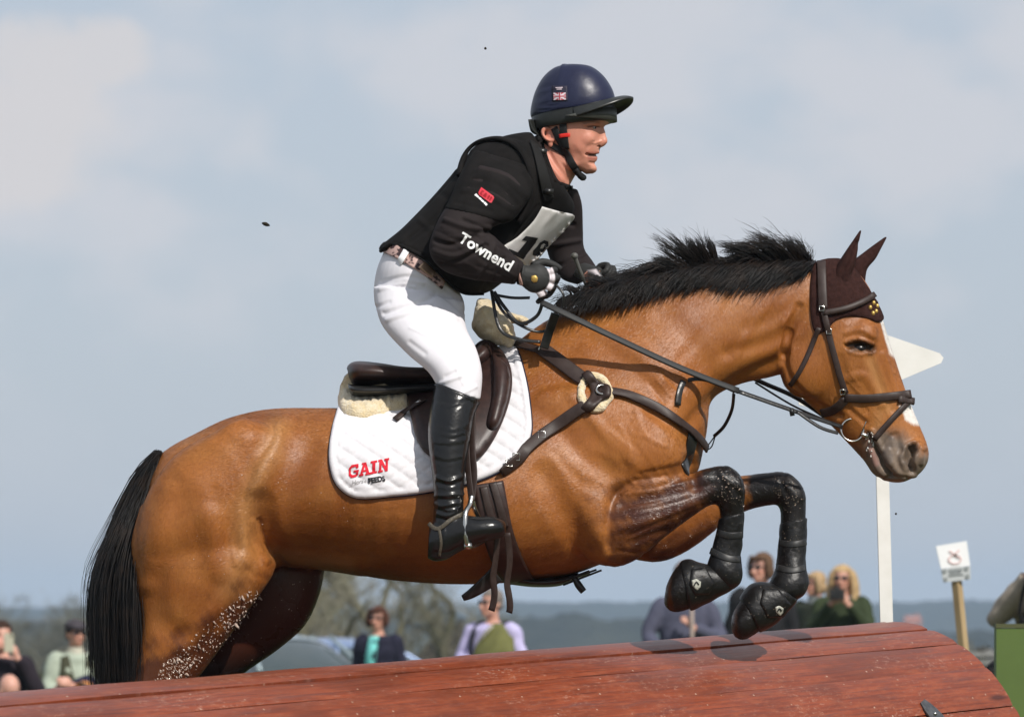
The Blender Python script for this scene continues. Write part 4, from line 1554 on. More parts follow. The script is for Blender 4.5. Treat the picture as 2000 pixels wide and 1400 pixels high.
# sheepskin half pad
wool_n = lambda x, y, d: 0.005 * tri_noise(x * 0.55, y * 0.55) + 0.003 * tri_noise(x * 1.3, y * 1.2)
half = thing("half_pad", "cream sheepskin half pad showing behind and in front of the brown saddle", "saddle pad", P(730, 780, -0.2))
mb = MB()
patch(mb, HB, [(672, 752), (662, 778), (662, 802), (680, 820), (715, 823), (760, 812), (800, 800), (800, 760), (750, 750), (700, 745)], 0.034, 0.008, step=5, relief=wool_n, sm=10)
mb.build("sheepskin", M['sheepskin'], half)
mbw = MB()
mbw.sil([((930, 592), (922, 640), 0.05), ((950, 582), (936, 660), 0.085), ((972, 598), (958, 668), 0.105), ((992, 626), (985, 674), 0.115), ((1008, 656), (1000, 682), 0.10)], n=24)
mbw.sil([((985, 606), (980, 622), 0.03, 0.05), ((1010, 614), (1005, 632), 0.05, 0.05), ((1035, 622), (1030, 634), 0.03, 0.05)], n=16)
wme = remesh(mbw, 0.006, 6)
sculpt(wme, [([(random.Random(i).uniform(925, 1035), random.Random(i + 99).uniform(585, 680))], 11, 0.005) for i in range(60)])
link("sheepskin", wme, M['sheepskin'], half)

# saddle
sad = thing("saddle", "dark brown leather jumping saddle on the bay horse under the rider", "saddle", P(800, 740, 0))
mb = MB()
mb.sil([((679, 716), (684, 746), 0.09), ((688, 708), (695, 756), 0.15), ((706, 706), (712, 757), 0.175), ((745, 710), (750, 756), 0.178), ((795, 717), (800, 756), 0.15), ((860, 716), (862, 756), 0.13),
        ((905, 698), (910, 745), 0.12), ((940, 670), (950, 722), 0.11), ((955, 668), (965, 710), 0.08), ((962, 676), (968, 700), 0.04)], n=28)
sme = remesh(mb, 0.006, 5)
sculpt(sme, [([(684, 742), (710, 748), (800, 745)], 5, -0.003), ([(676, 722), (690, 712), (740, 716), (800, 722)], 5, 0.002)])
link("seat", sme, M['brown_leather'], sad)
mb = MB()
mb.sil([((682, 750), (686, 772), 0.13), ((692, 752), (700, 781), 0.165), ((740, 754), (745, 781), 0.17), ((800, 752), (800, 775), 0.16), ((880, 745), (885, 775), 0.14)], n=24)
mb.build("panel", M['black_leather'], sad)
FLAP = [(805, 742), (792, 770), (803, 825), (813, 866), (835, 896), (875, 908), (925, 906), (950, 886), (976, 845), (997, 792), (1004, 748), (998, 712), (980, 686), (955, 676), (925, 700), (870, 738)]
mb = MB()
patch(mb, HB, FLAP, 0.016, 0.021, step=6, sm=12, dome=0.008, relief=lambda x, y, d: -0.003 * np.exp(-((d - 8) / 3) ** 2))
flap = mb.build("flap", M['brown_leather'], sad)
mbf = MB()
patch(mbf, HB, FLAP, 0.016, 0.016, step=14, sm=6, far=True)
mbf.build("flap", M['brown_leather'], sad)
FB = bvh_of(flap)
mb = MB()
patch(mb, FB, [(962, 690), (990, 715), (996, 750), (985, 800), (968, 838), (950, 830), (960, 780), (962, 735)], 0.012, 0.0, step=6, sm=4, dome=0.02)
mb.build("knee_block", M['brown_leather'], sad)
# cantle side strap with a silver keeper
mb = MB()
strap(mb, bvh_of(flap, padm), [(772, 822), (800, 800), (830, 782)], 0.020, 0.005, 0.004)
mb.build("billet", M['strap_leather'], sad)
mb = MB()
h_, n_ = hit(FB, 818, 786)
mb.box((h_ + Vector((0, -0.012, 0))) if h_ else P(818, 786, -0.3), (0.016, 0.006, 0.010), Matrix.Rotation(R_(-30), 3, 'Y'))
mb.build("keeper", M['steel'], sad)
# girth
ALLB = bvh_of(hme, padm, flap)
gth = thing("girth", "dark brown girth strap round the belly of the bay horse", "girth", P(985, 1050, -0.3))
mb = MB()
strap(mb, HB, [(953, 944), (957, 965), (972, 1040), (995, 1100), (1015, 1132)], 0.088, 0.008, 0.004)
gs_ = mb.build("strap", M['brown_leather'], gth)
mb = MB()
strap(mb, bvh_of(gs_, hme), [(944, 950), (952, 985), (966, 1035)], 0.022, 0.004, 0.002)
strap(mb, bvh_of(gs_, hme), [(962, 942), (972, 975), (986, 1030)], 0.022, 0.004, 0.002)
mb.build("billet", M['strap_leather'], gth)
mb = MB()
strap(mb, HB, [(985, 1120), (1040, 1133), (1100, 1128), (1150, 1112)], 0.055, 0.008, 0.003)
mb.sil([((995, 1110), (990, 1140), 0.10, 0), ((1040, 1128), (1040, 1146), 0.11, 0), ((1090, 1125), (1092, 1144), 0.09, 0), ((1130, 1118), (1125, 1130), 0.05, 0)], n=20)
mb.build("belly_guard", M['black_leather'], gth)
for (a, b, c, w) in (((968, 1030), (966, 1110), (962, 1192), 0.019), ((992, 1040), (992, 1110), (994, 1196), 0.019)):
    mb = MB()
    pts = [P(*a, -0.33), P(*b, -0.31), P((b[0] + c[0]) / 2, (b[1] + c[1]) / 2, -0.30), P(*c, -0.29)]
    q = catmull(np.array([list(p) for p in pts]), 6)
    ribbon(mb, [Vector((p[0] + 0.004 * math.sin(i * 0.55 + a[0]), p[1], p[2])) for i, p in enumerate(q)], [Vector((0.1 + 0.5 * math.sin(i * 0.3 + a[0]), -1, 0.1)).normalized() for i in range(len(q))], w, 0.004)
    mb.build("hanging_strap", M['strap_leather'], gth)
mb = MB()
q = catmull(np.array([list(P(*p, -0.22)) for p in ((970, 1120), (945, 1140), (920, 1158), (903, 1167))]), 5)
ribbon(mb, [Vector(p) for p in q], [Vector((0.25, -0.9, -0.4)).normalized()] * len(q), list(np.linspace(0.055, 0.016, len(q))), 0.008)
mb.build("leather_tab", M['black_leather'], gth)
mb = MB()
for a, b in (((1085, 1140), (1165, 1112)), ((1100, 1142), (1175, 1113))):
    mb.tube([P(*a, -0.06), P(*b, -0.08)], 0.003, n=6)
mb.tube([P(1122, 1128, -0.07), P(1130, 1142, -0.07), P(1140, 1155, -0.07)], [0.008, 0.011, 0.010], n=8)
mb.build("martingale_end", M['black_leather'], gth)

# stirrup
st = thing("stirrup", "polished steel stirrup on its leather holding the near black boot", "stirrup", P(925, 1000, -0.37))
mb = MB()
for dx in (-4, 7):
    q = [P(918 + dx, 800, -0.325), P(916 + dx, 870, -0.345), P(920 + dx, 930, -0.36), P(922, 978, -0.372)]
    qq = [Vector(p) for p in catmull(np.array([list(p) for p in q]), 5)]
    ribbon(mb, qq, [Vector((-0.5, -1, 0))] * len(qq), 0.018, 0.004)
mb.build("stirrup_leather", M['strap_leather'], st)
mb = MB()
mb.tube([P(921, 968, -0.375), P(918, 985, -0.385), P(909, 1003, -0.41), P(909, 1040, -0.42), P(912, 1064, -0.415)], 0.0078, n=8)
mb.tube([P(921, 968, -0.375), P(926, 990, -0.365), P(938, 1015, -0.33), P(945, 1030, -0.31), P(945, 1052, -0.30)], 0.0078, n=8)
mb.tube([P(912, 1064, -0.415), P(928, 1064, -0.36), P(945, 1054, -0.30)], 0.008, n=8, sub=2)
mb.box(P(914, 1066, -0.415), (0.022, 0.012, 0.018))
mb.build("stirrup_iron", M['steel'], st)

# breastplate
BW = bvh_of(hme, padm)
bp_ = thing("breastplate", "brown leather breastplate with a sheepskin pad on the shoulder of the bay horse", "breastplate", P(1165, 768, -0.25))
h0, n0 = hit(HB, 1163, 768)
mb = MB()
ring = []
rr_ = random.Random(2)
wool = []
for k in range(22):
    q = 2 * math.pi * k / 22
    hh, nn = hit(HB, 1162 + 30 * math.cos(q) * 0.92, 768 + 31 * math.sin(q))
    wool.append((hh, nn))
    mb.ball(hh + nn * 0.005, (0.0135 + rr_.uniform(-.002, .003),) * 3, n=10, m=7)
wm_ = remesh(mb, 0.004, 4)
link("sheepskin", wm_, M['sheepskin'], bp_)
mb = MB()
patch(mb, bvh_of(hme, wm_), [(1136, 734), (1152, 726), (1172, 746), (1192, 756), (1192, 776), (1176, 784), (1152, 806), (1136, 796), (1152, 776), (1154, 762)], 0.006, 0.006, step=4, sm=10)
mb.build("junction", M['strap_leather'], bp_)
for nm, pl, w in (("shoulder_strap", [(1010, 676), (1060, 690)], 0.020), ("shoulder_strap", [(1058, 684), (1110, 722), (1150, 752)], 0.042),
                  ("side_strap", [(1150, 790), (1115, 812), (1055, 855), (1015, 890), (975, 920)], 0.034), ("breast_strap", [(1170, 766), (1225, 774), (1280, 795), (1330, 832), (1362, 858), (1374, 876)], 0.026),
                  ("chest_strap_and_shade", [(1352, 844), (1347, 870), (1341, 895), (1335, 921)], 0.046)):  # chest strap widened and blackened to take in the shadow beside it
    mb = MB()
    strap(mb, BW, pl, w, 0.006, 0.010 if nm != "chest_strap_and_shade" else 0.003)
    mb.build(nm, M['strap_leather'] if nm != "chest_strap_and_shade" else M['black_leather'], bp_)
def buckle(parent, *a, **k):
    m_ = MB()
    m_.torus(*a, **k)
    return m_.build("buckle", M['steel'], parent)


class TB:
    def torus(self, *a, **k):
        buckle(self.p, *a, **k)


mb = TB()
mb.p = bp_
mb.torus(P(1062, 684, h0.y - 0.01) if hit(HB, 1062, 684)[0] is None else hit(HB, 1062, 684)[0] + Vector((0, -0.012, 0)), 0.014, 0.0032)
mb.torus(h0 + n0 * 0.018 + Vector((0.018, 0, 0)), 0.016, 0.0035, n0)
for px, py in ((1058, 852), (1006, 892), (990, 905)):
    hh, nn = hit(BW, px, py)
    mb.torus(hh + nn * 0.014, 0.014, 0.0025, nn, n=4, k=5)
for px, py in ((1350, 846),):
    hh, nn = hit(HB, px, py)
    mb.torus(hh + nn * 0.01, 0.009, 0.0025, nn, n=10, k=5)
mb = MB()   # running martingale fork
strap(mb, HB, [(1322, 792), (1325, 765), (1334, 745)], 0.018, 0.005, 0.004)
q = [Vector(p) for p in catmull(np.array([list(P(1334, 745, -0.15)), list(P(1365, 740, -0.17)), list(P(1400, 748, -0.17)), list(P(1435, 764, -0.155))]), 5)]
ribbon(mb, q, [Vector((0, -1, 0.3))] * len(q), 0.012, 0.004)
q = [Vector(p) for p in catmull(np.array([list(P(1434, 768, -0.15)), list(P(1430, 800, -0.11)), list(P(1415, 832, -0.07)), list(P(1395, 852, -0.04))]), 5)]
ribbon(mb, q, [Vector((-0.6, -0.8, 0))] * len(q), 0.010, 0.004)
mb.tube([P(1397, 850, -0.04), P(1384, 868, -0.03), P(1374, 878, -0.02)], 0.002, n=6)
mb.tube([P(1397, 850, -0.04), P(1390, 872, -0.03), P(1378, 880, -0.02)], 0.002, n=6)
mb.build("martingale_fork", M['black_leather'], bp_)
mb = MB()
mb.torus(P(1334, 745, -0.155), 0.009, 0.0022)
mb.build("buckle", M['steel'], bp_)

# ear bonnet
M['bonnet'] = mat("brown_crochet", (0.046, 0.020, 0.017), 0.95, 0.1, noise=(90, (0.028, 0.012, 0.010), 4), bump=(420, 1.0, 0.003))
bon = thing("ear_bonnet", "dark brown crochet ear bonnet over the ears and poll of the bay horse", "ear bonnet", P(1640, 570, 0))
BON = [(1588, 516), (1610, 509), (1640, 508), (1664, 522), (1684, 549), (1702, 577), (1717, 603), (1723, 624), (1712, 630), (1692, 622), (1660, 618), (1632, 626), (1618, 642), (1604, 650), (1590, 646), (1583, 610), (1582, 560)]
mb = MB()
patch(mb, HB, BON, 0.005, 0.003, step=5, sm=4)
bonm = mb.build("cloth", M['bonnet'], bon)
mb = MB()
patch(mb, HB, BON, 0.005, 0.003, step=8, sm=4, far=True)
mb.build("cloth", M['bonnet'], bon)
mb = MB()
mb.sil([((1676, 562), (1612, 566), 0.024, -0.045), ((1664, 540), (1624, 545), 0.030, -0.048), ((1671, 515), (1638, 512), 0.027, -0.052), ((1675, 492), (1651, 491), 0.021, -0.056),
        ((1678, 472), (1664, 472), 0.013, -0.06), ((1683, 450), (1679, 450), 0.004, -0.062)], n=18)
em = remesh(mb, 0.003, 3)
sculpt(em, [([(1640, 545), (1655, 510), (1672, 475)], 9, -0.007)])
link("ear", em, M['bonnet'], bon)
mb = MB()
mb.sil([((1690, 552), (1650, 540), 0.026, 0.045), ((1694, 526), (1664, 512), 0.027, 0.05), ((1710, 506), (1684, 495), 0.020, 0.055), ((1722, 484), (1708, 477), 0.011, 0.058),
        ((1733, 463), (1729, 462), 0.003, 0.06)], n=18)
link("ear", remesh(mb, 0.003, 3), M['bonnet'], bon)
mb = MB()
hh, nn = hit(HB, 1702, 604)
M['gold'] = mat("gold_thread", (0.55, 0.36, 0.10), 0.4, 0.5, 0.6)
for dx, dz in ((0, 10), (-7, 2), (6, -6), (0, -10), (8, 4)):
    h2, n2 = hit(HB, 1702 + dx * 0.8, 604 - dz)
    if h2 is not None:
        mb.ball(h2 + n2 * 0.009, (0.006, 0.004, 0.007), n=8, m=6)
mb.build("emblem", M['gold'], bon)

# bridle
BB = bvh_of(hme, bonm)
br_ = thing("bridle", "dark leather bridle with steel bit ring and reins on the head of the bay horse", "bridle", P(1660, 720, -0.05))
SL, BL = M['strap_leather'], M['black_leather']
for nm, pl, w, t in (("headpiece", [(1604, 513), (1606, 560), (1608, 605)], 0.026, 0.006), ("browband", [(1608, 612), (1650, 604), (1690, 588), (1706, 576)], 0.017, 0.009),
                     ("cheekpiece", [(1608, 605), (1617, 645), (1628, 690), (1640, 735), (1652, 768)], 0.018, 0.006), ("noseband", [(1650, 776), (1690, 778), (1740, 774), (1778, 770)], 0.024, 0.007),
                     ("noseband", [(1652, 778), (1630, 800), (1606, 806)], 0.026, 0.006), ("throatlash", [(1600, 640), (1580, 690), (1560, 730), (1544, 752)], 0.014, 0.005),
                     ("flash_strap", [(1776, 782), (1758, 800), (1735, 825), (1716, 846), (1708, 858)], 0.016, 0.006), ("flash_strap", [(1752, 780), (1770, 782), (1784, 786)], 0.022, 0.008)):
    mb = MB()
    strap(mb, BB, pl, w, t, 0.003)
    mb.build(nm, SL, br_)
mb = TB()
mb.p = br_
for px, py in ((1606, 604), (1619, 648), (1646, 764)):
    hh, nn = hit(BB, px, py)
    mb.torus(hh + nn * 0.011, 0.010, 0.0022, nn, n=4, k=5)
hb1, nb1 = hit(HB, 1664, 840)
bitc = hb1 + Vector((0, -0.012, 0))
mb = MB()
mb.torus(bitc, 0.033, 0.0032, (0.1, -1, 0.1), n=32)
mb.tube([bitc + Vector((0.026, 0.0, -0.012)), bitc + Vector((0.045, 0.004, -0.018)), hb1 + Vector((0.055, 0.04, -0.02))], 0.007, n=8)
mb.tube([bitc + Vector((0.026, 0.0, -0.012)), bitc + Vector((0.05, 0.0, 0.05))], 0.0018, n=5)
mb.build("bit_ring", M['steel'], br_)
# foam at the mouth
mb = MB()
fr = random.Random(8)
for k in range(16):
    hh, nn = hit(HB, fr.gauss(1699, 5), fr.gauss(858, 13))
    if hh is not None:
        mb.ball(hh, (fr.uniform(.002, .0045), .003, fr.uniform(.002, .005)), n=8, m=5)
fo = mb.build("foam", mat("foam", (0.62, 0.60, 0.56), 0.5, 0.4), horse)
fo["kind"] = "stuff"


def ribbon3(mb, pts, w, t, nrm, sub=6):
    q = [Vector(p) for p in catmull(np.array([list(p) for p in pts]), sub)]
    nr = [Vector(nrm).normalized()] * len(q)
    return ribbon(mb, q, nr, w, t)


mb = MB()
ribbon3(mb, [bitc + Vector((-0.030, -0.004, 0.008)), P(1560, 806, -0.11), P(1440, 764, -0.155)], 0.013, 0.004, (0.2, -1, 0.5))
ribbon3(mb, [P(1555, 803, -0.12), P(1600, 834, -0.115), P(1636, 846, -0.10)], 0.010, 0.004, (0.2, -1, 0.5))
mb.tube([P(1545, 797, -0.118), P(1548, 812, -0.118)], 0.007, n=6, sub=1)
mb.build("rein", BL, br_)
mb = MB()
ribbon3(mb, [P(1442, 764, -0.155), P(1330, 720, -0.195), P(1200, 660, -0.225), P(1100, 612, -0.225), P(1058, 592, -0.205)], 0.019, 0.006, (0.25, -1, 0.6))
mb.build("rein", M['rubber'], br_)
mb = MB()
ribbon3(mb, [P(1650, 842, 0.07), P(1560, 780, 0.11), P(1490, 748, 0.14), P(1420, 715, 0.16), P(1250, 640, 0.2), P(1160, 565, 0.16)], 0.014, 0.004, (0.2, -1, 0.5))
mb.tube([P(1475, 747, 0.12), P(1545, 790, 0.09), P(1600, 815, 0.06), P(1640, 830, 0.02)], 0.003, n=6)
mb.build("rein", BL, br_)
mb = MB()       # slack of the rein and neck strap loops below the hands
ribbon3(mb, [P(1060, 590, -0.20), P(1048, 618, -0.19), P(1015, 632, -0.17), P(985, 600, -0.15), P(965, 570, -0.14)], 0.010, 0.004, (0.1, -1, 0.3))
ribbon3(mb, [P(1085, 556, -0.2), P(1100, 575, -0.21), P(1098, 600, -0.2), P(1082, 614, -0.2)], 0.007, 0.003, (0.1, -1, 0.3))
ribbon3(mb, [P(962, 572, -0.13), P(985, 612, -0.15), P(1025, 640, -0.17), P(1060, 648, -0.17), P(1085, 630, -0.19)], 0.008, 0.004, (0.1, -1, 0.3))
ribbon3(mb, [P(960, 568, -0.12), P(975, 640, -0.14), P(1010, 662, -0.155), P(1056, 668, -0.16)], 0.010, 0.004, (0.1, -1, 0.3))
ribbon3(mb, [P(965, 576, -0.13), P(1000, 582, -0.16), P(1035, 582, -0.19)], 0.008, 0.004, (0.1, -1, 0.3))
ribbon3(mb, [P(1085, 612, -0.205), P(1072, 648, -0.18), P(1062, 680, -0.17)], 0.026, 0.006, (0.3, -1, 0.3))
mb.build("rein_slack", BL, br_)

# leg boots
M['neoprene'] = mat("black_neoprene", (0.0065, 0.006, 0.006), 0.42, 0.35, noise=(55, (0.022, 0.020, 0.018), 6, None, 0.52, 0.78), bump=(70, 0.7, 0.003))
M['patent'] = mat("boot_strap", (0.016, 0.016, 0.016), 0.45, 0.4, noise=(60, (0.04, 0.038, 0.035), 5, None, .5, .8))


def crumple(me, seed, amp, k=1.0):
    r = random.Random(seed)
    co, no = get_co(me), get_no(me)
    w = sum(np.sin(co[:, 0] * r.uniform(-160, 160) * k + co[:, 1] * r.uniform(-160, 160) * k + co[:, 2] * r.uniform(-160, 160) * k + r.uniform(0, 6)) for _ in range(8))
    set_co(me, co + no * (w * amp / 3)[:, None])


def leg_boot(label, secs, straps, yl, seed):
    t = thing("tendon_boot", label, "horse boot", P(*secs[0][0], yl), group="protective boots on the front legs")
    mb = MB()
    mb.sil(secs, sub=5, n=32)
    me = remesh(mb, 0.0045, 4)
    crumple(me, seed, 0.0007)
    o = link("shell", me, M['neoprene'], t)
    b = bvh_of(o)
    for pl in straps:
        mb = MB()
        strap(mb, b, pl, 0.019, 0.003, 0.0, step=4)
        mb.build("strap", M['patent'], t)
    return t


leg_boot("black tendon boot on the lower leg of the left folded foreleg",
         [((1454, 1000), (1404, 1012), 0.040, -0.161), ((1453, 1030), (1400, 1030), 0.036, -0.16), ((1450, 1065), (1393, 1062), 0.034, -0.157), ((1447, 1088), (1388, 1080), 0.038, -0.155), ((1451, 1116), (1381, 1102), 0.050, -0.152), ((1447, 1138), (1380, 1110), 0.050, -0.15), ((1430, 1152), (1376, 1108), 0.044, -0.15)],
         [[(1402, 1040), (1425, 1046), (1450, 1044)], [(1388, 1075), (1420, 1090), (1446, 1092)]], -0.16, 3)
leg_boot("black tendon boot on the lower leg of the right foreleg, further out in front",
         [((1577, 1010), (1522, 1022), 0.039, 0.07), ((1576, 1060), (1521, 1065), 0.034, 0.06), ((1574, 1098), (1517, 1102), 0.036, 0.052), ((1580, 1136), (1505, 1130), 0.050, 0.046), ((1572, 1160), (1500, 1142), 0.049, 0.042), ((1555, 1172), (1496, 1144), 0.042, 0.04)],
         [[(1522, 1060), (1550, 1063), (1574, 1058)], [(1518, 1108), (1545, 1114), (1572, 1108)]], 0.06, 5)


def bell_boot(label, secs, logo, y0, flap, seed):
    t = thing("overreach_boot", label, "horse boot", P(*secs[0][0], y0), group="overreach boots on the front hooves")
    mb = MB()
    mb.sil(secs, sub=5, n=32, y=y0)
    me = remesh(mb, 0.0045, 3)
    crumple(me, seed, 0.0012, 0.6)
    o = link("shell", me, M['neoprene'], t)
    b = bvh_of(o)
    cx, cy, r = logo
    mb = MB()
    patch(mb, b, flap, 0.005, 0.0005, step=4, sm=3)
    fo_ = mb.build("flap", M['neoprene'], t)
    b = bvh_of(o, fo_)
    mb = MB()
    patch(mb, b, [(cx - r, cy - r * .9), (cx, cy - r * 1.25), (cx + r, cy - r * .6), (cx + r * .9, cy + r * .5), (cx + r * .2, cy + r * 1.3), (cx - r * .8, cy + r * .4)], 0.0012, 0.0006, step=2.5, sm=2)
    bd = mb.build("badge", mat("badge_silver", (0.42, 0.42, 0.36), 0.4, 0.4, noise=(150, (0.12, 0.11, 0.09), 4, None, .5, .7)), t)
    mb = MB()
    strap(mb, bvh_of(bd, o), [(cx - r * .45, cy + r * .2), (cx, cy - r * .6), (cx + r * .5, cy + r * .1)], 0.004, 0.001, 0.001, step=2, smooth=1)
    mb.build("badge_mark", M['black_print'], bd)
    return t


bell_boot("black overreach boot with a pale shield badge on the left, higher front hoof",
          [((1434, 1150), (1390, 1102), 0.042), ((1412, 1162), (1364, 1097), 0.052), ((1386, 1175), (1348, 1091), 0.059), ((1360, 1189), (1333, 1094), 0.066), ((1348, 1193), (1326, 1102), 0.066)], (1360, 1141, 9), -0.15,
          [(1350, 1112), (1378, 1108), (1396, 1140), (1384, 1160), (1356, 1162), (1346, 1140)], 7)
bell_boot("black overreach boot with a silver badge on the right, lowest front hoof",
          [((1558, 1172), (1510, 1138), 0.044), ((1540, 1194), (1484, 1136), 0.054), ((1518, 1216), (1464, 1140), 0.063), ((1496, 1230), (1450, 1158), 0.069), ((1484, 1236), (1444, 1168), 0.068)], (1522, 1192, 8), 0.03,
          [(1490, 1150), (1520, 1150), (1545, 1180), (1530, 1204), (1500, 1206), (1484, 1178)], 8)

# drops and flecks of mud and water on the wet hair
LEGB = bvh_of(hme, *[o for o in bpy.data.objects if o.parent is not None and o.parent.name.split('.')[0] in ('tendon_boot', 'overreach_boot')])


def flecks(name, polys, n, seed, lo, hi, m, elong=2.0, ang=-0.6, surf=None):
    r = random.Random(seed)
    mb = MB()
    for pl in polys:
        xs, ys = [p[0] for p in pl], [p[1] for p in pl]
        c = 0
        while c < n:
            px, py = r.uniform(min(xs), max(xs)), r.uniform(min(ys), max(ys))
            if not in_poly(np.array([px]), np.array([py]), pl)[0]:
                continue
            c += 1
            hh, nn = hit(surf or HB, px, py)
            if hh is None:
                continue
            s = r.uniform(lo, hi) * (1.6 if r.random() < 0.12 else 1)
            a = Vector((math.cos(ang + r.gauss(0, .35)), 0, -math.sin(ang + r.gauss(0, .35))))
            rot = Matrix((a, Vector((0, 1, 0)), a.cross(Vector((0, 1, 0))))).transposed()
            mb.ball(hh, (s * r.uniform(1, elong), s * 0.45, s), n=6, m=4, rot=rot)
    o = mb.build(name, m, horse)
    o["kind"] = "stuff"
    return o


M['water'] = mat("muddy_water", (0.58, 0.47, 0.40), 0.12, 0.7, noise=(70, (0.36, 0.25, 0.19), 3))
BAND = [[(490, 1145), (514, 1160), (480, 1215), (440, 1238), (425, 1200)], [(440, 1195), (470, 1225), (400, 1290), (355, 1325), (325, 1305), (395, 1225)], [(345, 1275), (392, 1278), (360, 1330), (300, 1334), (315, 1300)]]
flecks("water_drops", BAND, 110, 3, 0.0006, 0.0017, M['water'], 2.2, 1.0)
flecks("water_drops", BAND, 34, 13, 0.0012, 0.0026, M['water'], 3.2, 1.15)
flecks("water_drops", BAND, 26, 23, 0.0016, 0.0026, M['water'], 6.0, 1.2)
flecks("water_drops", [[(300, 1290), (330, 1270), (500, 1130), (530, 1150), (460, 1260), (380, 1330), (300, 1334)]], 120, 14, 0.0003, 0.0010, M['water'], 2.2, 1.0)
flecks("water_drops", [[(1200, 960), (1290, 940), (1400, 915), (1440, 930), (1400, 985), (1290, 1040), (1210, 1090)]], 90, 4, 0.0004, 0.0013, M['water'], 1.7)
flecks("water_drops", [[(1400, 915), (1450, 930), (1455, 990), (1410, 980)]], 70, 9, 0.0004, 0.0014, M['water'], 2.4)
M['mud'] = mat("dried_mud", (0.20, 0.16, 0.12), 0.8, 0.2, noise=(80, (0.10, 0.08, 0.06), 3))
LEGS = [[(1400, 1000), (1452, 1000), (1448, 1140), (1380, 1160), (1300, 1190), (1310, 1120), (1345, 1100), (1385, 1095)], [(1525, 1010), (1575, 1000), (1575, 1150), (1520, 1200), (1450, 1240), (1440, 1180), (1480, 1145), (1512, 1130)]]
flecks("mud_specks", LEGS, 110, 51, 0.0003, 0.0010, M['mud'], 2.5, -0.8, LEGB)
flecks("mud_specks", [[(1385, 920), (1420, 910), (1452, 935), (1455, 985), (1400, 985)], [(1500, 930), (1545, 925), (1574, 975), (1530, 1000)]], 90, 52, 0.0003, 0.0013, M['mud'], 2.5, 0.9)
flecks("water_drops", [[(1500, 935), (1560, 930), (1572, 1000), (1530, 1000)]], 50, 19, 0.0004, 0.0012, M['water'], 2.4)
flecks("water_drops", [[(1250, 1080), (1400, 1000), (1410, 1025), (1290, 1095)]], 40, 29, 0.0004, 0.0012, M['water'], 1.8)
flecks("water_drops", [[(300, 1000), (560, 850), (700, 1000), (900, 1100), (600, 1100), (480, 1140), (300, 1180)]], 60, 5, 0.0005, 0.0014, M['water'], 1.4)
flecks("water_drops", [[(420, 1200), (620, 1120), (600, 1220), (480, 1300)]], 50, 6, 0.0006, 0.0015, M['water'], 1.4)
# ================================================================== rider
M['vest'] = mat("black_vest_fabric", (0.0085, 0.0078, 0.0075), 0.85, 0.08, noise=(20, (0.014, 0.0125, 0.012), 4), bump=(500, 0.5, 0.001))
M['shirt'] = mat("black_sleeve_fabric", (0.020, 0.0155, 0.0155), 0.8, 0.1, noise=(12, (0.027, 0.0215, 0.0215), 4), bump=(600, 0.3, 0.0008))
M['breeches'] = mat("white_breeches", (0.72, 0.70, 0.73), 0.75, 0.15, noise=(14, (0.66, 0.64, 0.67), 4), bump=(500, 0.25, 0.0006))
M['navy_silk'] = mat("navy_silk", (0.010, 0.012, 0.036), 0.36, 0.35, noise=(30, (0.014, 0.017, 0.045), 4), bump=(60, 0.3, 0.002))
M['helmet_black'] = mat("black_helmet_shell", (0.014, 0.015, 0.014), 0.34, 0.5, noise=(40, (0.022, 0.023, 0.02), 4))
M['helmet_grey'] = mat("grey_helmet_shell", (0.052, 0.054, 0.046), 0.5, 0.4, noise=(40, (0.065, 0.066, 0.058), 4))


def skin_mat(base=(0.60, 0.285, 0.20)):
    m = mat("skin", base, 0.48, 0.4, bump=(260, 0.25, 0.0012))
    nt, L = m.node_tree, m.node_tree.links
    b = nt.nodes["Principled BSDF"]
    at = node_add(m, "ShaderNodeVertexColor", layer_name="Skin")
    sp = node_add(m, "ShaderNodeSeparateColor")
    L.new(at.outputs["Color"], sp.inputs[0])
    tc = node_add(m, "ShaderNodeTexCoord")
    n = node_add(m, "ShaderNodeTexNoise")
    n.inputs["Scale"].default_value = 45
    n.inputs["Detail"].default_value = 4
    L.new(tc.outputs["Object"], n.inputs["Vector"])
    c = mixcol(m, n.outputs[0], base, tuple(v * f for v, f in zip(base, (0.93, 0.82, 0.78))))
    c = mixcol(m, sp.outputs[1], c, (0.53, 0.17, 0.115))
    c = mixcol(m, sp.outputs[0], c, (0.36, 0.085, 0.07))
    c = mixcol(m, sp.outputs[2], c, (0.035, 0.016, 0.012))
    L.new(c, b.inputs["Base Color"])
    b.inputs["Subsurface Weight"].default_value = 0.08
    b.inputs["Subsurface Radius"].default_value = (0.012, 0.004, 0.002)
    b.inputs["Subsurface Scale"].default_value = 0.5
    return m


M['skin'] = skin_mat()
RY = 0.0
TW_C = P(1098, 300, RY)
TW_A = -0.30


def twist(co):
    """turn the head a little towards the near side, easing in along the neck"""
    co = np.asarray(co, float)
    zt, zb = P(0, 322, 0).z, P(0, 368, 0).z
    w = np.clip((co[:, 2] - zb) / (zt - zb), 0, 1)
    w = w * w * (3 - 2 * w)
    a = TW_A * w
    x, y = co[:, 0] - TW_C.x, co[:, 1] - TW_C.y
    c, s = np.cos(a), np.sin(a)
    out = co.copy()
    out[:, 0] = TW_C.x + x * c - y * s + 0.006 * w
    out[:, 1] = TW_C.y + x * s + y * c
    return out


def twist_mesh(me):
    set_co(me, twist(get_co(me)))
    return me


rb = MB()
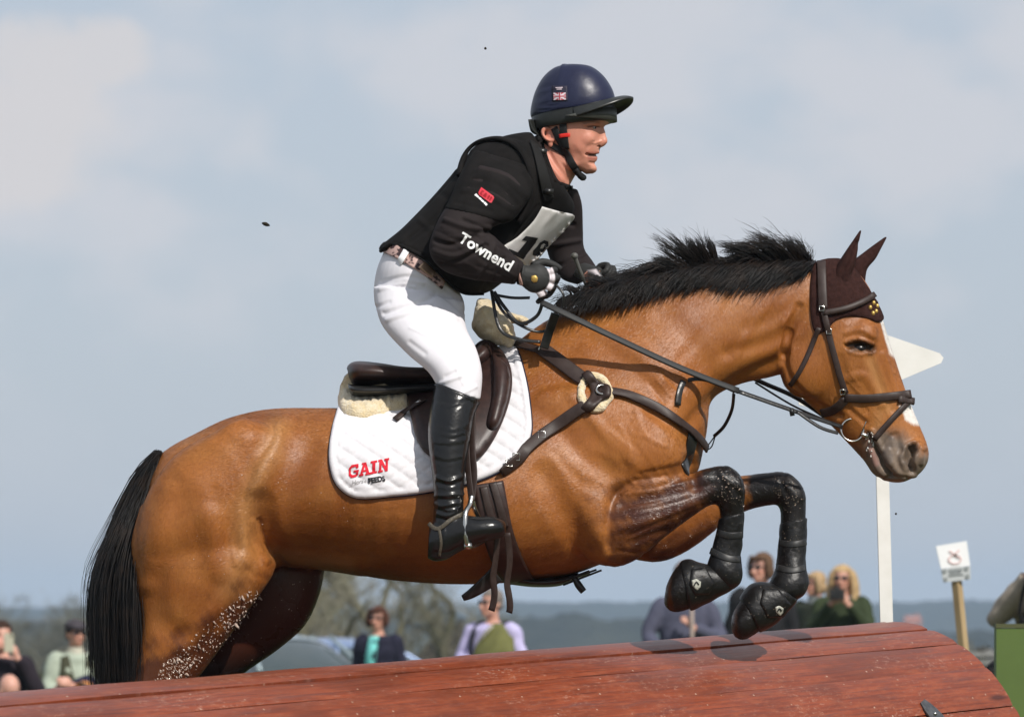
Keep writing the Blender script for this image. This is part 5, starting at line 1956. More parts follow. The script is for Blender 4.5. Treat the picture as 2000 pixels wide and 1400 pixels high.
# head, profile slices (front, back)
rb.sil([((1128, 140), (1108, 140), 0.02), ((1168, 158), (1066, 158), 0.058), ((1184, 185), (1048, 185), 0.074), ((1187, 215), (1042, 215), 0.077), ((1185, 236), (1044, 238), 0.076),
        ((1179, 250), (1050, 255), 0.075), ((1174, 266), (1056, 272), 0.073), ((1171, 283), (1068, 285), 0.069), ((1168, 297), (1080, 293), 0.064), ((1164, 310), (1090, 300), 0.055),
        ((1160, 322), (1098, 308), 0.048), ((1155, 333), (1108, 318), 0.037), ((1146, 342), (1120, 328), 0.024)], sub=4, n=36)
rb.sil([((1176, 246), (1164, 250), 0.010), ((1181, 258), (1160, 262), 0.0095), ((1184, 270), (1160, 274), 0.010), ((1187, 279), (1160, 284), 0.0125), ((1181, 287), (1160, 288), 0.011), ((1174, 291), (1166, 290), 0.008)], sub=4, n=18)   # nose
rb.sil([((1190, 234), (1160, 236), 0.045), ((1186, 243), (1160, 246), 0.048)], sub=2, n=20)        # brow
for s in (-1, 1):
    rb.ball(P(1143, 272, s * 0.036), (0.038, 0.026, 0.032))                   # cheekbone
    rb.ball(P(1117, 318, s * 0.036), (0.028, 0.016, 0.022))                   # jaw corner
rb.sil([((1169, 298), (1155, 298), 0.018), ((1170, 301.5), (1156, 301), 0.015)], sub=3, n=14)   # upper lip
rb.sil([((1166, 311.5), (1154, 311), 0.015), ((1162.5, 317), (1152, 317), 0.016)], sub=3, n=14)   # lower lip
rb.ball(P(1154, 332, 0), (0.016, 0.020, 0.013))                               # chin
# neck
rb.sil([((1132, 325), (1050, 258), 0.056), ((1122, 342), (1048, 280), 0.058), ((1114, 360), (1040, 300), 0.064), ((1102, 388), (1025, 318), 0.066)], n=28)
# torso, arms and legs under the clothes
TOR = [((765, 502), (872, 552), 0.125), ((795, 455), (938, 545), 0.145), ((842, 400), (1012, 500), 0.16), ((888, 352), (1056, 460), 0.175), ((932, 300), (1098, 412), 0.185), ((982, 288), (1095, 385), 0.13), ((1026, 282), (1082, 366), 0.07)]
rb.sil(TOR, n=32)
NARM = [((930, 296), (1042, 332), 0.062, -0.15), ((905, 333), (1038, 374), 0.074, -0.205), ((883, 385), (1003, 423), 0.070, -0.25), ((853, 435), (962, 444), 0.064, -0.28), ((838, 488), (946, 453), 0.060, -0.29),
        ((862, 526), (952, 452), 0.058, -0.285), ((910, 544), (976, 471), 0.053, -0.265), ((962, 551), (1004, 497), 0.044, -0.235), ((1006, 556), (1024, 514), 0.034, -0.21)]
shr = lambda secs, k: [((a[0] * (1 - k) + b[0] * k, a[1] * (1 - k) + b[1] * k), (b[0] * (1 - k) + a[0] * k, b[1] * (1 - k) + a[1] * k), w * (1 - 2 * k), *r) for a, b, w, *r in secs]
rb.sil(shr(NARM, 0.16), n=20)
FARM = [((1128, 370), (1030, 372), 0.07, 0.15), ((1137, 400), (1050, 408), 0.068, 0.19), ((1139, 450), (1062, 462), 0.06, 0.24), ((1141, 484), (1074, 508), 0.055, 0.25), ((1158, 510), (1096, 544), 0.047, 0.2), ((1170, 528), (1128, 556), 0.036, 0.14)]
rb.sil(shr(FARM, 0.16), n=20)
rb.ball(P(1046, 542, -0.195), (0.042, 0.018, 0.036))
rb.ball(P(1160, 545, 0.10), (0.036, 0.018, 0.03))
NTH = [((735, 545), (905, 590), 0.10, -0.09), ((743, 630), (911, 640), 0.098, -0.165), ((792, 688), (931, 682), 0.088, -0.235), ((836, 726), (942, 730), 0.076, -0.285), ((858, 762), (938, 782), 0.066, -0.31)]
for s in (1, -1):
    rb.sil(shr([(a, b, w, y * s) for a, b, w, y in NTH], 0.17), n=24)
BOOT = [((850, 748), (938, 786), 0.066, -0.315), ((838, 815), (927, 812), 0.066, -0.335), ((836, 862), (918, 862), 0.063, -0.35), ((843, 920), (909, 920), 0.054, -0.365), ((847, 968), (906, 962), 0.047, -0.375), ((846, 1010), (906, 1000), 0.045, -0.375)]
for s in (1, -1):
    rb.sil(shr([(a, b, w, y * s) for a, b, w, y in BOOT], 0.12), n=20)
    rb.sil([((856, 1000), (850, 1070), 0.03, -0.375 * s), ((900, 1000), (895, 1060), 0.035, -0.375 * s), ((940, 1018), (938, 1050), 0.035, -0.375 * s), ((970, 1020), (970, 1040), 0.025, -0.375 * s)], n=16)
rme = remesh(rb, 0.0046, 4)
bmr = bmesh.new()
bmr.from_mesh(rme)
zl_ = P(0, 356, 0).z
bmesh.ops.subdivide_edges(bmr, edges=[e for e in bmr.edges if all(v.co.z > zl_ and v.co.x > -0.2 for v in e.verts)], cuts=1, use_grid_fill=True)
bmr.to_mesh(rme)
bmr.free()
rme.shade_smooth()
relax(rme, 2)
sculpt(rme, [
    ([(1158, 251), (1173, 252)], 8, -0.0045, 'b'),                     # eye sockets
    ([(1155, 248.5), (1164, 246.5), (1174, 249)], 2.6, 0.0022, 'b'), ([(1156, 254.5), (1165, 256.5), (1173, 254.5)], 2.4, 0.0016, 'b'),
    ([(1152, 244), (1176, 242)], 6, 0.003, 'b'),
    ([(1153, 304), (1162, 306), (1172, 306)], 4, -0.007, 'b'),      # open mouth
    
    ([(1164, 280), (1153, 292), (1149, 302)], 5, -0.0012, 'b'),       # nasolabial fold
    ([(1166, 282), (1174, 279)], 4, 0.0022, 'b'), ([(1170, 289)], 3, -0.004, 'b'),
    ([(1156, 320), (1166, 322)], 5, -0.003, 'b'),
    ([(1120, 300), (1135, 325), (1150, 336)], 8, 0.0015, 'b'), ([(1130, 290), (1142, 312)], 9, -0.0012, 'b'),
    ([(1108, 318), (1122, 334), (1140, 342)], 6, 0.002, 'b'),
    ([(1066, 285), (1098, 352)], 8, 0.004, 'n'), ([(1080, 300), (1110, 352)], 7, -0.003, 'n'),
])
rx, ry = topx(get_co(rme))
ryy = get_co(rme)[:, 1]
lips = np.clip(1.3 - np.minimum(dist_poly(rx, ry, [(1154, 300.5), (1172, 301.5)]), dist_poly(rx, ry, [(1155, 312), (1168, 312)])) / 3.6, 0, 1) * 0.6
flush = np.clip(1 - dist_poly(rx, ry, [(1145, 272), (1125, 300)]) / 42, 0, 1) * 0.4
flush = np.maximum(flush, np.clip(1 - dist_poly(rx, ry, [(1186, 280)]) / 14, 0, 1) * 0.5)
flush = np.maximum(flush, np.clip(1 - dist_poly(rx, ry, [(1070, 290), (1090, 350)]) / 34, 0, 1) * 0.6)
darkf = np.clip(1.2 - dist_poly(rx, ry, [(1155, 305.5), (1171, 306.5)]) / 3.4, 0, 1)
darkf = np.maximum(darkf, 0.45 * np.clip(1.2 - dist_poly(rx, ry, [(1152, 243), (1164, 240), (1176, 242)]) / 3.2, 0, 1))
darkf = np.maximum(darkf, np.clip(1.2 - dist_poly(rx, ry, [(1172, 287)]) / 2.6, 0, 1) * (np.abs(ryy) > 0.004))
darkf = np.maximum(darkf, 0.8 * np.clip(1.2 - dist_poly(rx, ry, [(1157, 249.8), (1165, 249), (1173, 250.5)]) / 2.0, 0, 1))
vcol(rme, "Skin", np.stack([lips, flush, darkf, np.ones_like(lips)], 1))
HEADB0 = bvh_of(rme)
ear_c, ear_n = hit(HEADB0, 1080, 264)
eyes = []
for far in (False, True):
    p_, n_ = hit(HEADB0, 1167, 252, far)
    eyes.append((p_, n_))
rme_b = rme
twist_mesh(rme)
rider = link("person", rme, M['skin'])
tag(rider, "rider in navy helmet, black body protector and white breeches crouching over the jumping horse", "person")
RB = bvh_of(rme)

M['eyeball'] = mat("eyeball", (0.30, 0.25, 0.23), 0.2, 0.4)
for p_, n_ in eyes:
    mb = MB().ball(p_ - n_ * 0.0055, 0.0085, n=14, m=10)
    me = mb.mesh("eye")
    twist_mesh(me)
    link("eye", me, M['eyeball'], rider)
    mb = MB().ball(p_ - n_ * 0.0055 + (n_ + Vector((0.7, 0, 0))).normalized() * 0.0052, 0.0042, n=10, m=6)
    me = mb.mesh("iris")
    twist_mesh(me)
    link("iris", me, M['eye'], rider)
for s in (-1, 1):
    mb = MB()
    ex = Vector((ear_c.x, (abs(ear_c.y) + 0.006) * s, ear_c.z))
    mb.torus(ex + Vector((0, 0, 0.002)), 0.021, 0.0065, (0.25, s, 0.1), n=18, k=8, sx=0.72)
    mb.ball(ex + Vector((0.004, -0.006 * s, -0.002)), (0.016, 0.007, 0.024), n=12, m=8)
    mb.ball(ex + Vector((0.004, -0.002 * s, -0.026)), (0.008, 0.006, 0.010), n=10, m=6)
    me = twist_mesh(remesh(mb, 0.0022, 3))
    vcol(me, "Skin", np.tile(np.array([0, 0.45, 0, 1.0]), (len(me.vertices), 1)))
    link("ear", me, M['skin'], rider)

COLLAR = [(1057, 279), (1068, 318), (1084, 354), (1108, 365), (1140, 352), (1130, 300), (1085, 250)]


def open_collar(me):
    bmc = bmesh.new()
    bmc.from_mesh(me)
    vv = list(bmc.verts)
    c_ = np.array([v.co[:] for v in vv])
    x_, y_ = topx(c_)
    k_ = in_poly(x_, y_, COLLAR)
    bmesh.ops.delete(bmc, geom=[v for v, q in zip(vv, k_) if q], context='VERTS')
    bmc.to_mesh(me)
    bmc.free()
    me.shade_smooth()


# helmet
hel = None
mb = MB()
mb.sil([((1122, 130), (1104, 130), 0.012), ((1150, 136), (1080, 138), 0.046), ((1172, 152), (1060, 154), 0.068), ((1188, 174), (1045, 178), 0.083), ((1197, 198), (1036, 203), 0.090),
        ((1200, 222), (1033, 228), 0.092), ((1200, 236), (1034, 246), 0.091), ((1196, 240), (1038, 256), 0.088)], sub=5, n=44)
me = mb.mesh("helmet")
sculpt(me, [([(1080 + 0, 136), (1098, 170), (1104, 215)], 4, 0.0022), ([(1040, 190), (1100, 175)], 5, 0.0012), ([(1045, 205), (1090, 198)], 4, -0.0012)])
twist_mesh(me)
hel = link("helmet", me, M['helmet_black'], rider)
hv = np.array([v.co[:] for v in me.vertices])
# silk cover: upper part, hem dips to the back
mb = MB()
mb.sil([((1122, 127), (1104, 127), 0.014), ((1152, 132), (1078, 134), 0.050), ((1176, 150), (1056, 152), 0.072), ((1192, 173), (1041, 178), 0.087), ((1199, 192), (1033, 205), 0.094),
        ((1200, 204), (1031, 222), 0.0955), ((1199, 209), (1033, 230), 0.094)], sub=6, n=64, cap=True)
me = mb.mesh("silk")
pl = [([(1103, 128), (1106, 160), (1110, 210)], 5, 0.0035)]
r4 = random.Random(11)
for k in range(14):
    x, y = r4.uniform(1038, 1090), r4.uniform(165, 215)
    pl.append(([(x, y), (x + r4.uniform(15, 35), y - r4.uniform(0, 10))], 4, r4.choice((-1, 1)) * 0.0014))
sculpt(me, pl)
twist_mesh(me)
silk = link("helmet_silk", me, M['navy_silk'], rider)
mb = MB().ball(P(1108, 129, 0), (0.009, 0.009, 0.005))
me = twist_mesh(mb.mesh("button"))
link("button", me, M['navy_silk'], silk)
# lower front band
mb = MB()
rings = []
for k in range(33):
    a = -1.5 + 3.0 * k / 32
    top_y = 226 - 16 * math.cos(a) ** 2 * 0.75
    c0 = P(1116, 0, 0).x
    rx_, ry_ = 0.134, 0.0955
    x = c0 + rx_ * math.cos(a) * 0.965 - 0.004
    yv = ry_ * math.sin(a) * 1.01
    zt_, zb_ = P(0, top_y, 0).z, P(0, 240 + 3 * (1 - math.cos(a)), 0).z
    zm_, f_ = (zt_ + zb_) / 2, max(0.06, 1 - (abs(a) / 1.5) ** 3)
    zt_, zb_ = zm_ + (zt_ - zm_) * f_, zm_ + (zb_ - zm_) * f_
    n_ = Vector((math.cos(a) / rx_, math.sin(a) / ry_, 0)).normalized()
    rings.append([Vector((x, yv, zt_)), Vector((x, yv, zt_)) + n_ * 0.004, Vector((x, yv, zb_)) + n_ * 0.006, Vector((x, yv, zb_)) - n_ * 0.004])
mb.rings(rings, True)
me = twist_mesh(mb.mesh("band"))
link("helmet_band", me, M['helmet_grey'], rider)
# peak
mb = MB()
na, nr_ = 24, 8
top, bot = [], []
for j in range(nr_ + 1):
    t = j / nr_
    for i in range(na + 1):
        a = -1.35 + 2.7 * i / na
        ext = 0.057 * math.cos(a * 1.12) ** 0.8 * t if abs(a * 1.12) < math.pi / 2 else 0
        c0 = P(1116, 0, 0).x
        x = c0 + 0.1255 * math.cos(a) + ext * 0.98
        yv = 0.0945 * math.sin(a) + 0.02 * math.sin(a) * t * math.cos(a)
        z = P(0, 197 + 26 * (1 - math.cos(a)) ** 0.8, 0).z + 0.012 * math.sin(t * 2.2) * math.cos(a) - 0.006 * t
        z -= 0.020 * (abs(math.sin(a)) ** 2) * t
        top.append(Vector((x, yv, z)))
        bot.append(Vector((x - 0.001, yv, z - 0.0065 - 0.004 * (1 - t))))
W = na + 1
fs = []
N = len(top)
for j in range(nr_):
    for i in range(na):
        p = j * W + i
        fs.append((p, p + 1, p + W + 1, p + W))
        fs.append((N + p, N + p + W, N + p + W + 1, N + p + 1))
for i in range(na):
    for j in (0, nr_):
        p = j * W + i
        fs.append((p, N + p, N + p + 1, p + 1) if j == 0 else (p, p + 1, N + p + 1, N + p))
for j in range(nr_):
    for i in (0, na):
        p = j * W + i
        fs.append((p, p + W, N + p + W, N + p) if i == 0 else (p, N + p, N + p + W, p + W))
mb.add(top + bot, fs)
me = twist_mesh(mb.mesh("peak"))
link("peak", me, M['helmet_black'], hel)
SB = bvh_of(silk)
# flag patch on the silk
mb = MB()
patch(mb, SB, [(1078, 168), (1108, 168), (1109, 198), (1079, 199)], 0.0012, 0.0008, step=3, sm=1)
pb_ = mb.build("patch", mat("patch_dark", (0.02, 0.018, 0.035), 0.6, 0.3), silk)
PPB = bvh_of(pb_)
flag = [("red_print", [[(0, 0), (24, 0), (24, 14), (0, 14)]], 0.001), ("white_print", [[(0, 0), (3, 0), (24, 12), (24, 14), (21, 14), (0, 2)], [(21, 0), (24, 0), (24, 2), (3, 14), (0, 14), (0, 12)], [(9.5, 0), (14.5, 0), (14.5, 14), (9.5, 14)], [(0, 4.8), (24, 4.8), (24, 9.2), (0, 9.2)]], 0.0016),
        ("red_print", [[(10.8, 0), (13.2, 0), (13.2, 14), (10.8, 14)], [(0, 6), (24, 6), (24, 8), (0, 8)]], 0.0022)]
fl = mat("flag_red", (0.42, 0.06, 0.08), 0.7, 0.2)
fw = mat("flag_white", (0.62, 0.52, 0.56), 0.7, 0.2)
for mk, pol, of in flag:
    flat_mesh(pol, (1081, 182), (1, -0.03), (0.03, 1), PPB, of).build("emblem", fl if mk == "red_print" else fw, silk, smooth=False)
flat_mesh([[(0, 0), (14, 0), (14, 1.6), (0, 1.6)], [(2, 3), (12, 3), (12, 4.8), (2, 4.8)]], (1085, 171), (1, -0.03), (0.03, 1), PPB, 0.001).build("emblem", fw, silk, smooth=False)

# harness and chin strap
HB2 = bvh_of(rme)
mb = MB()
strap(mb, HB2, [(1083, 250), (1094, 275), (1108, 300), (1118, 322), (1130, 338)], 0.022, 0.004, 0.001, step=4)
strap(mb, HB2, [(1055, 262), (1075, 282), (1098, 296), (1110, 304)], 0.018, 0.004, 0.001, step=4)
strap(mb, HB2, [(1100, 236), (1101, 255), (1106, 290)], 0.022, 0.004, 0.002, step=4)
mb.tube([P(1124, 330, -0.045), P(1134, 345, -0.03), P(1140, 347, 0.0), P(1132, 340, 0.04)], [0.008, 0.009, 0.009, 0.008], n=8)
mb.build("chin_strap", mat("black_webbing", (0.012, 0.012, 0.012), 0.7, 0.3, bump=(500, 0.5, 0.001)), rider)
mb = MB()
strap(mb, HB2, [(1094, 266), (1106, 264), (1114, 264)], 0.011, 0.002, 0.006, step=3)
mb.build("red_tab", mat("red_tab", (0.75, 0.03, 0.02), 0.5, 0.4), rider)
mb = MB()
mb.sil([((1048, 236), (1034, 238), 0.075), ((1056, 256), (1036, 258), 0.068), ((1066, 272), (1046, 264), 0.055)], n=24)
me = twist_mesh(mb.mesh("nape"))
link("nape_harness", me, M['helmet_black'], rider)

# shirt: sleeves and collar
mb = MB()
mb.sil(NARM, sub=5, n=28)
mb.sil(FARM, sub=5, n=24)
mb.sil([((1118, 372), (1020, 290), 0.10), ((1120, 372), (1032, 276), 0.084), ((1119, 363), (1042, 268), 0.078), ((1118, 355), (1048, 264), 0.073), ((1117, 348), (1054, 262), 0.067)], n=28)
shm = remesh(mb, 0.0042, 6)
wr = [([(850, 470), (880, 478), (930, 462)], 8, -0.004), ([(848, 490), (890, 500), (940, 475)], 8, 0.004), ([(862, 515), (905, 505), (950, 480)], 7, -0.003), ([(905, 430), (950, 450)], 7, -0.004),
      ([(870, 430), (915, 445), (955, 445)], 8, 0.0045), ([(930, 540), (950, 515), (965, 480)], 7, 0.003), ([(965, 545), (985, 505)], 6, -0.003), ([(1000, 552), (1010, 515)], 4, 0.003),
      ([(940, 330), (990, 345), (1025, 380)], 10, 0.003), ([(950, 355), (1000, 370)], 8, -0.003), ([(915, 370), (960, 380), (1000, 405)], 9, 0.003), ([(1075, 430), (1120, 440)], 8, -0.004), ([(1070, 480), (1130, 470)], 8, 0.004), ([(1090, 520), (1140, 495)], 7, -0.004)]
sculpt(shm, [(p_[0], p_[1], p_[2] * 1.7) for p_ in wr])
r7 = random.Random(31)
sculpt(shm, [([(x_, y_), (x_ + r7.uniform(18, 40), y_ + r7.uniform(2, 22))], r7.uniform(3.5, 5.5), r7.choice((-1, 1)) * 0.0018) for x_, y_ in [(r7.uniform(850, 975), r7.uniform(440, 535)) for _ in range(26)]])
open_collar(shm)
shirt = link("shirt", shm, M['shirt'], rider)
mb = MB()
SS = [((927, 294), (1046, 332), 0.066, -0.15), ((902, 333), (1041, 376), 0.0775, -0.205), ((880, 384), (1006, 426), 0.074, -0.25), ((868, 408), (983, 437), 0.0715, -0.265)]
mb.sil(SS, sub=6, n=32)
ssm = remesh(mb, 0.004, 5)
sculpt(ssm, [([(935, 335), (990, 350), (1030, 385)], 10, 0.003), ([(925, 350), (970, 360), (1010, 400)], 8, -0.003), ([(905, 372), (950, 378), (1000, 410)], 9, 0.003), ([(890, 395), (960, 412)], 6, -0.002), ([(868, 403), (920, 418), (985, 436)], 4, 0.002), ([(960, 300), (1015, 325)], 10, -0.003)])
sleeve = link("short_sleeve", ssm, M['vest'], shirt)
SHB = bvh_of(shm)
link("lettering", text_print("Townend", (893.5, 471.5), R_(30.2), 30.5, SHB, 0.0022, bold=0.028, squash=0.99), M['white_print'], shirt, smooth=False)
SLB = bvh_of(ssm)
flat_mesh([[(0, 0), (30, 0), (33, 3), (33, 16), (30, 18), (3, 18), (0, 14)]], (940, 366), (0.80, 0.58), (-0.40, 0.70), SLB, 0.0016).build("badge", mat("badge_red", (0.55, 0.025, 0.045), 0.6, 0.3), sleeve, smooth=False)
flat_mesh([[(4, 4), (9, 4), (9, 7), (7, 7), (7, 13), (9, 13), (9, 15), (4, 15)], [(13, 4), (16, 4), (18, 15), (11, 15)], [(21, 4), (24, 4), (24, 15), (21, 15)], [(26, 4), (29, 4), (29, 15), (26, 15)]], (940, 366), (0.80, 0.58), (-0.40, 0.70), SLB, 0.0024).build("badge_mark", mat("badge_dark_red", (0.30, 0.012, 0.02), 0.7, 0.2), sleeve, smooth=False)
flat_mesh([[(0, 0), (9, 1), (9, 5), (0, 6)], [(10, 1), (16, .5), (16, 5), (10, 5)], [(17, 1), (23, 1), (23, 5), (17, 5.5)], [(24, .5), (32, 1), (32, 6), (24, 5)]], (930, 378), (0.72, 0.66), (-0.62, 0.55), SLB, 0.0018).build("badge", M['white_print'], sleeve, smooth=False)

# body protector
mb = MB()
VT = [((739, 488), (905, 574), 0.172, 0, 0.0), ((746, 476), (920, 576), 0.178), ((785, 444), (962, 566), 0.178), ((836, 394), (1026, 512), 0.182), ((880, 344), (1070, 470), 0.195), ((922, 291), (1112, 428), 0.200), ((958, 274), (1122, 408), 0.195),
      ((996, 264), (1120, 396), 0.170), ((1024, 259), (1112, 386), 0.120), ((1038, 259), (1102, 380), 0.092)]
mb.sil(VT, sub=5, n=44)
vme = remesh(mb, 0.005, 8)
vs_ = [([(748, 492), (800, 488), (850, 530), (905, 572)], 5, 0.006, 'b'), ([(800, 470), (860, 430), (900, 390)], 10, -0.004), ([(770, 478), (830, 500), (900, 555)], 8, -0.004),
       ([(990, 560), (1000, 520), (1040, 470)], 10, -0.004), ([(930, 520), (960, 560)], 10, 0.004), ([(860, 380), (900, 400)], 10, -0.003), ([(820, 430), (850, 455)], 9, 0.003), ([(895, 330), (915, 300)], 7, -0.004)]
sculpt(vme, vs_ + [([(752, 470), (800, 432), (850, 384), (898, 330)], 4, -0.004), ([(775, 482), (830, 440), (880, 395)], 4, -0.003), ([(1052, 400), (1020, 440), (985, 478)], 4, -0.003), ([(940, 575), (955, 540)], 5, -0.004), ([(960, 272), (1000, 268), (1036, 280)], 4, -0.003)])
bmv = bmesh.new()
bmv.from_mesh(vme)
hemx, hemy = [725, 742, 752, 768, 800, 835, 860, 885, 915], [500, 492, 486, 479, 490, 509, 535, 560, 582]
dl = []
for v in bmv.verts:
    vx_, vy_ = 1000 + v.co.x * FP / (DC + v.co.y), YH - (v.co.z - ZC) * FP / (DC + v.co.y)
    if vx_ < 912 and vy_ > np.interp(vx_, hemx, hemy):
        dl.append(v)
bmesh.ops.delete(bmv, geom=dl, context='VERTS')
bmesh.ops.holes_fill(bmv, edges=bmv.edges, sides=0)
bmv.to_mesh(vme)
bmv.free()
vme.shade_smooth()
open_collar(vme)
vest = link("body_protector", vme, M['vest'], rider)
VB = bvh_of(vme)
mb = MB()
arm_e = [(900, 345), (908, 312), (926, 287), (958, 276), (988, 278), (1014, 294), (1032, 325), (1040, 365), (1032, 400), (1010, 432)]
strap(mb, VB, arm_e, 0.018, 0.011, 0.002, step=5)
mb.build("armhole_edge", M['vest'], vest)
mb = MB()
strap(mb, VB, [(1042, 282), (1052, 314), (1061, 348), (1071, 390)], 0.032, 0.006, 0.002, step=5)
mb.build("shoulder_strap", mat("vest_webbing", (0.014, 0.0135, 0.013), 0.8, 0.15, bump=(400, 0.6, 0.001)), vest)
for px, py in ((1054, 300), (1068, 372)):
    hh, nn = hit(VB, px, py)
    MB().box(hh + nn * 0.010, (0.030, 0.008, 0.016), Matrix.Rotation(R_(8), 3, 'Y')).build("buckle", M['black_leather'], vest)
mb = MB()
q = catmull(np.array([(744, 490), (754, 483), (768, 477), (800, 488), (835, 507), (860, 533), (885, 558), (908, 572), (945, 573)], float), 5)
pts = [hit(VB, *p)[0] or P(*p, -0.1) for p in q]
mb.tube(pts, 0.006, n=8, sub=1)
mb.build("hem", M['vest'], vest)
mb = MB()
rim = catmull(np.array([(1052, 270), (1058, 284), (1069, 320), (1085, 355), (1098, 362), (1112, 367)], float), 6)
pts = []
for x_, y_ in rim:
    hh, nn = hit(bvh_of(vme, shm, rme) if not pts else RIMB, x_, y_)
    if not pts:
        RIMB = bvh_of(vme, shm, rme)
    if hh is not None:
        pts.append(hh + Vector((0, -0.001, 0)))
for _ in range(3):
    pts = [pts[0]] + [(pts[i - 1] + pts[i] * 2 + pts[i + 1]) / 4 for i in range(1, len(pts) - 1)] + [pts[-1]]
mb.tube(pts, 0.0085, n=10, sub=1)
mb.build("collar_edge", M['vest'], vest)
# number bib: wraps the chest
BIB = [(1057, 402), (1090, 411), (1119, 420), (1100, 447), (1068, 480), (1034, 517), (1010, 505), (973, 489), (1008, 462), (1040, 430)]
M['bib'] = mat("grey_bib", (0.78, 0.76, 0.75), 0.45, 0.4, noise=(14, (0.62, 0.60, 0.58), 4))
mb = MB()
bfold = lambda x, y, d: 0.003 * np.exp(-((x + 0.62 * (y - 402) - 1085 + 6 * np.sin(y * 0.06)) / 7.0) ** 2) - 0.002 * np.exp(-((x + 0.62 * (y - 402) - 1100) / 6.0) ** 2)
patch(mb, VB, BIB, 0.002, 0.006, step=4, sm=3, relief=bfold)
bib = mb.build("number_bib", M['bib'], vest)
mb = MB()
patch(mb, VB, BIB, 0.002, 0.005, step=10, sm=3, far=True)
mb.build("number_bib", M['bib'], vest)
BBB = bvh_of(bib)
flat_mesh([[(1019, 469), (1027, 461), (1051, 465), (1045, 475)], [(1029, 471), (1047, 473), (1023, 504), (1007, 498)], [(988, 490), (995, 486), (1027, 500), (1022, 507)]], (0, 0), (1, 0), (0, 1), BBB, 0.0012).build("numeral", M['black_print'], bib, smooth=False)
flat_mesh([[(0, 0), (9, -5), (17, -2), (17, 6), (8, 16), (-4, 28), (-14, 24), (-13, 16), (-4, 6)]], (1054, 474), (1, 0), (0, 1), BBB, 0.0010).build("numeral", M['black_print'], bib, smooth=False)
flat_mesh([[(0, 0), (5, -3), (8, 0), (3, 7), (-3, 7)]], (1057, 478), (1, 0), (0, 1), BBB, 0.0020).build("numeral", M['bib'], bib, smooth=False)

# breeches
mb = MB()
mb.sil([((760, 470), (880, 540), 0.150), ((748, 496), (892, 562), 0.165), ((735, 530), (905, 585), 0.18), ((730, 575), (908, 610), 0.17), ((740, 615), (905, 640), 0.13), ((780, 650), (890, 660), 0.08)], n=40)
for s in (1, -1):
    mb.sil([(a, b, w, y * s) for a, b, w, y in [((729, 560), (906, 590), 0.105, -0.085)] + NTH[1:]], sub=5, n=32)
bm_ = remesh(mb, 0.0045, 9)
sculpt(bm_, [([(750, 612), (790, 600), (825, 590), (850, 575)], 7, -0.006), ([(755, 625), (800, 610), (840, 598)], 7, 0.005), ([(745, 552), (790, 540), (830, 545)], 6, -0.004), ([(742, 565), (780, 556), (812, 560)], 6, 0.004),
             ([(785, 560), (800, 556), (830, 558)], 4, -0.003), ([(830, 560), (870, 580), (905, 610)], 7, -0.004), ([(735, 600), (760, 590)], 6, -0.003), ([(850, 600), (890, 625)], 7, 0.003), ([(800, 640), (840, 660), (880, 700), (905, 750)], 3.5, 0.002),
             ([(860, 748), (880, 742), (900, 735)], 5, 0.004), ([(870, 735), (900, 722)], 5, -0.003), ([(900, 770), (930, 755)], 5, 0.003), ([(800, 668), (830, 690)], 7, -0.003), ([(870, 640), (910, 660)], 7, -0.003), ([(900, 680), (925, 705)], 7, -0.002)])
breeches = link("breeches", bm_, M['breeches'], rider)
BRB = bvh_of(bm_)
mb = MB()
strap(mb, BRB, [(757, 484), (785, 497), (815, 517), (842, 538), (864, 558)], 0.036, 0.005, 0.003, step=4)
belt = mb.build("belt", mat("patterned_belt", (0.50, 0.33, 0.29), 0.5, 0.4, noise=(38, (0.05, 0.025, 0.025), 2, None, 0.50, 0.56)), rider)
BTB = bvh_of(belt, bm_)
mb = MB()
strap(mb, BTB, [(782, 512), (795, 490)], 0.022, 0.003, 0.002, step=3)
mb.build("belt_loop", M['white_print'], belt)
mb = MB()
strap(mb, BTB, [(822, 517), (846, 537)], 0.028, 0.004, 0.002, step=3)
mb.build("buckle", mat("brass", (0.45, 0.30, 0.2), 0.3, 0.5, 0.8), belt)

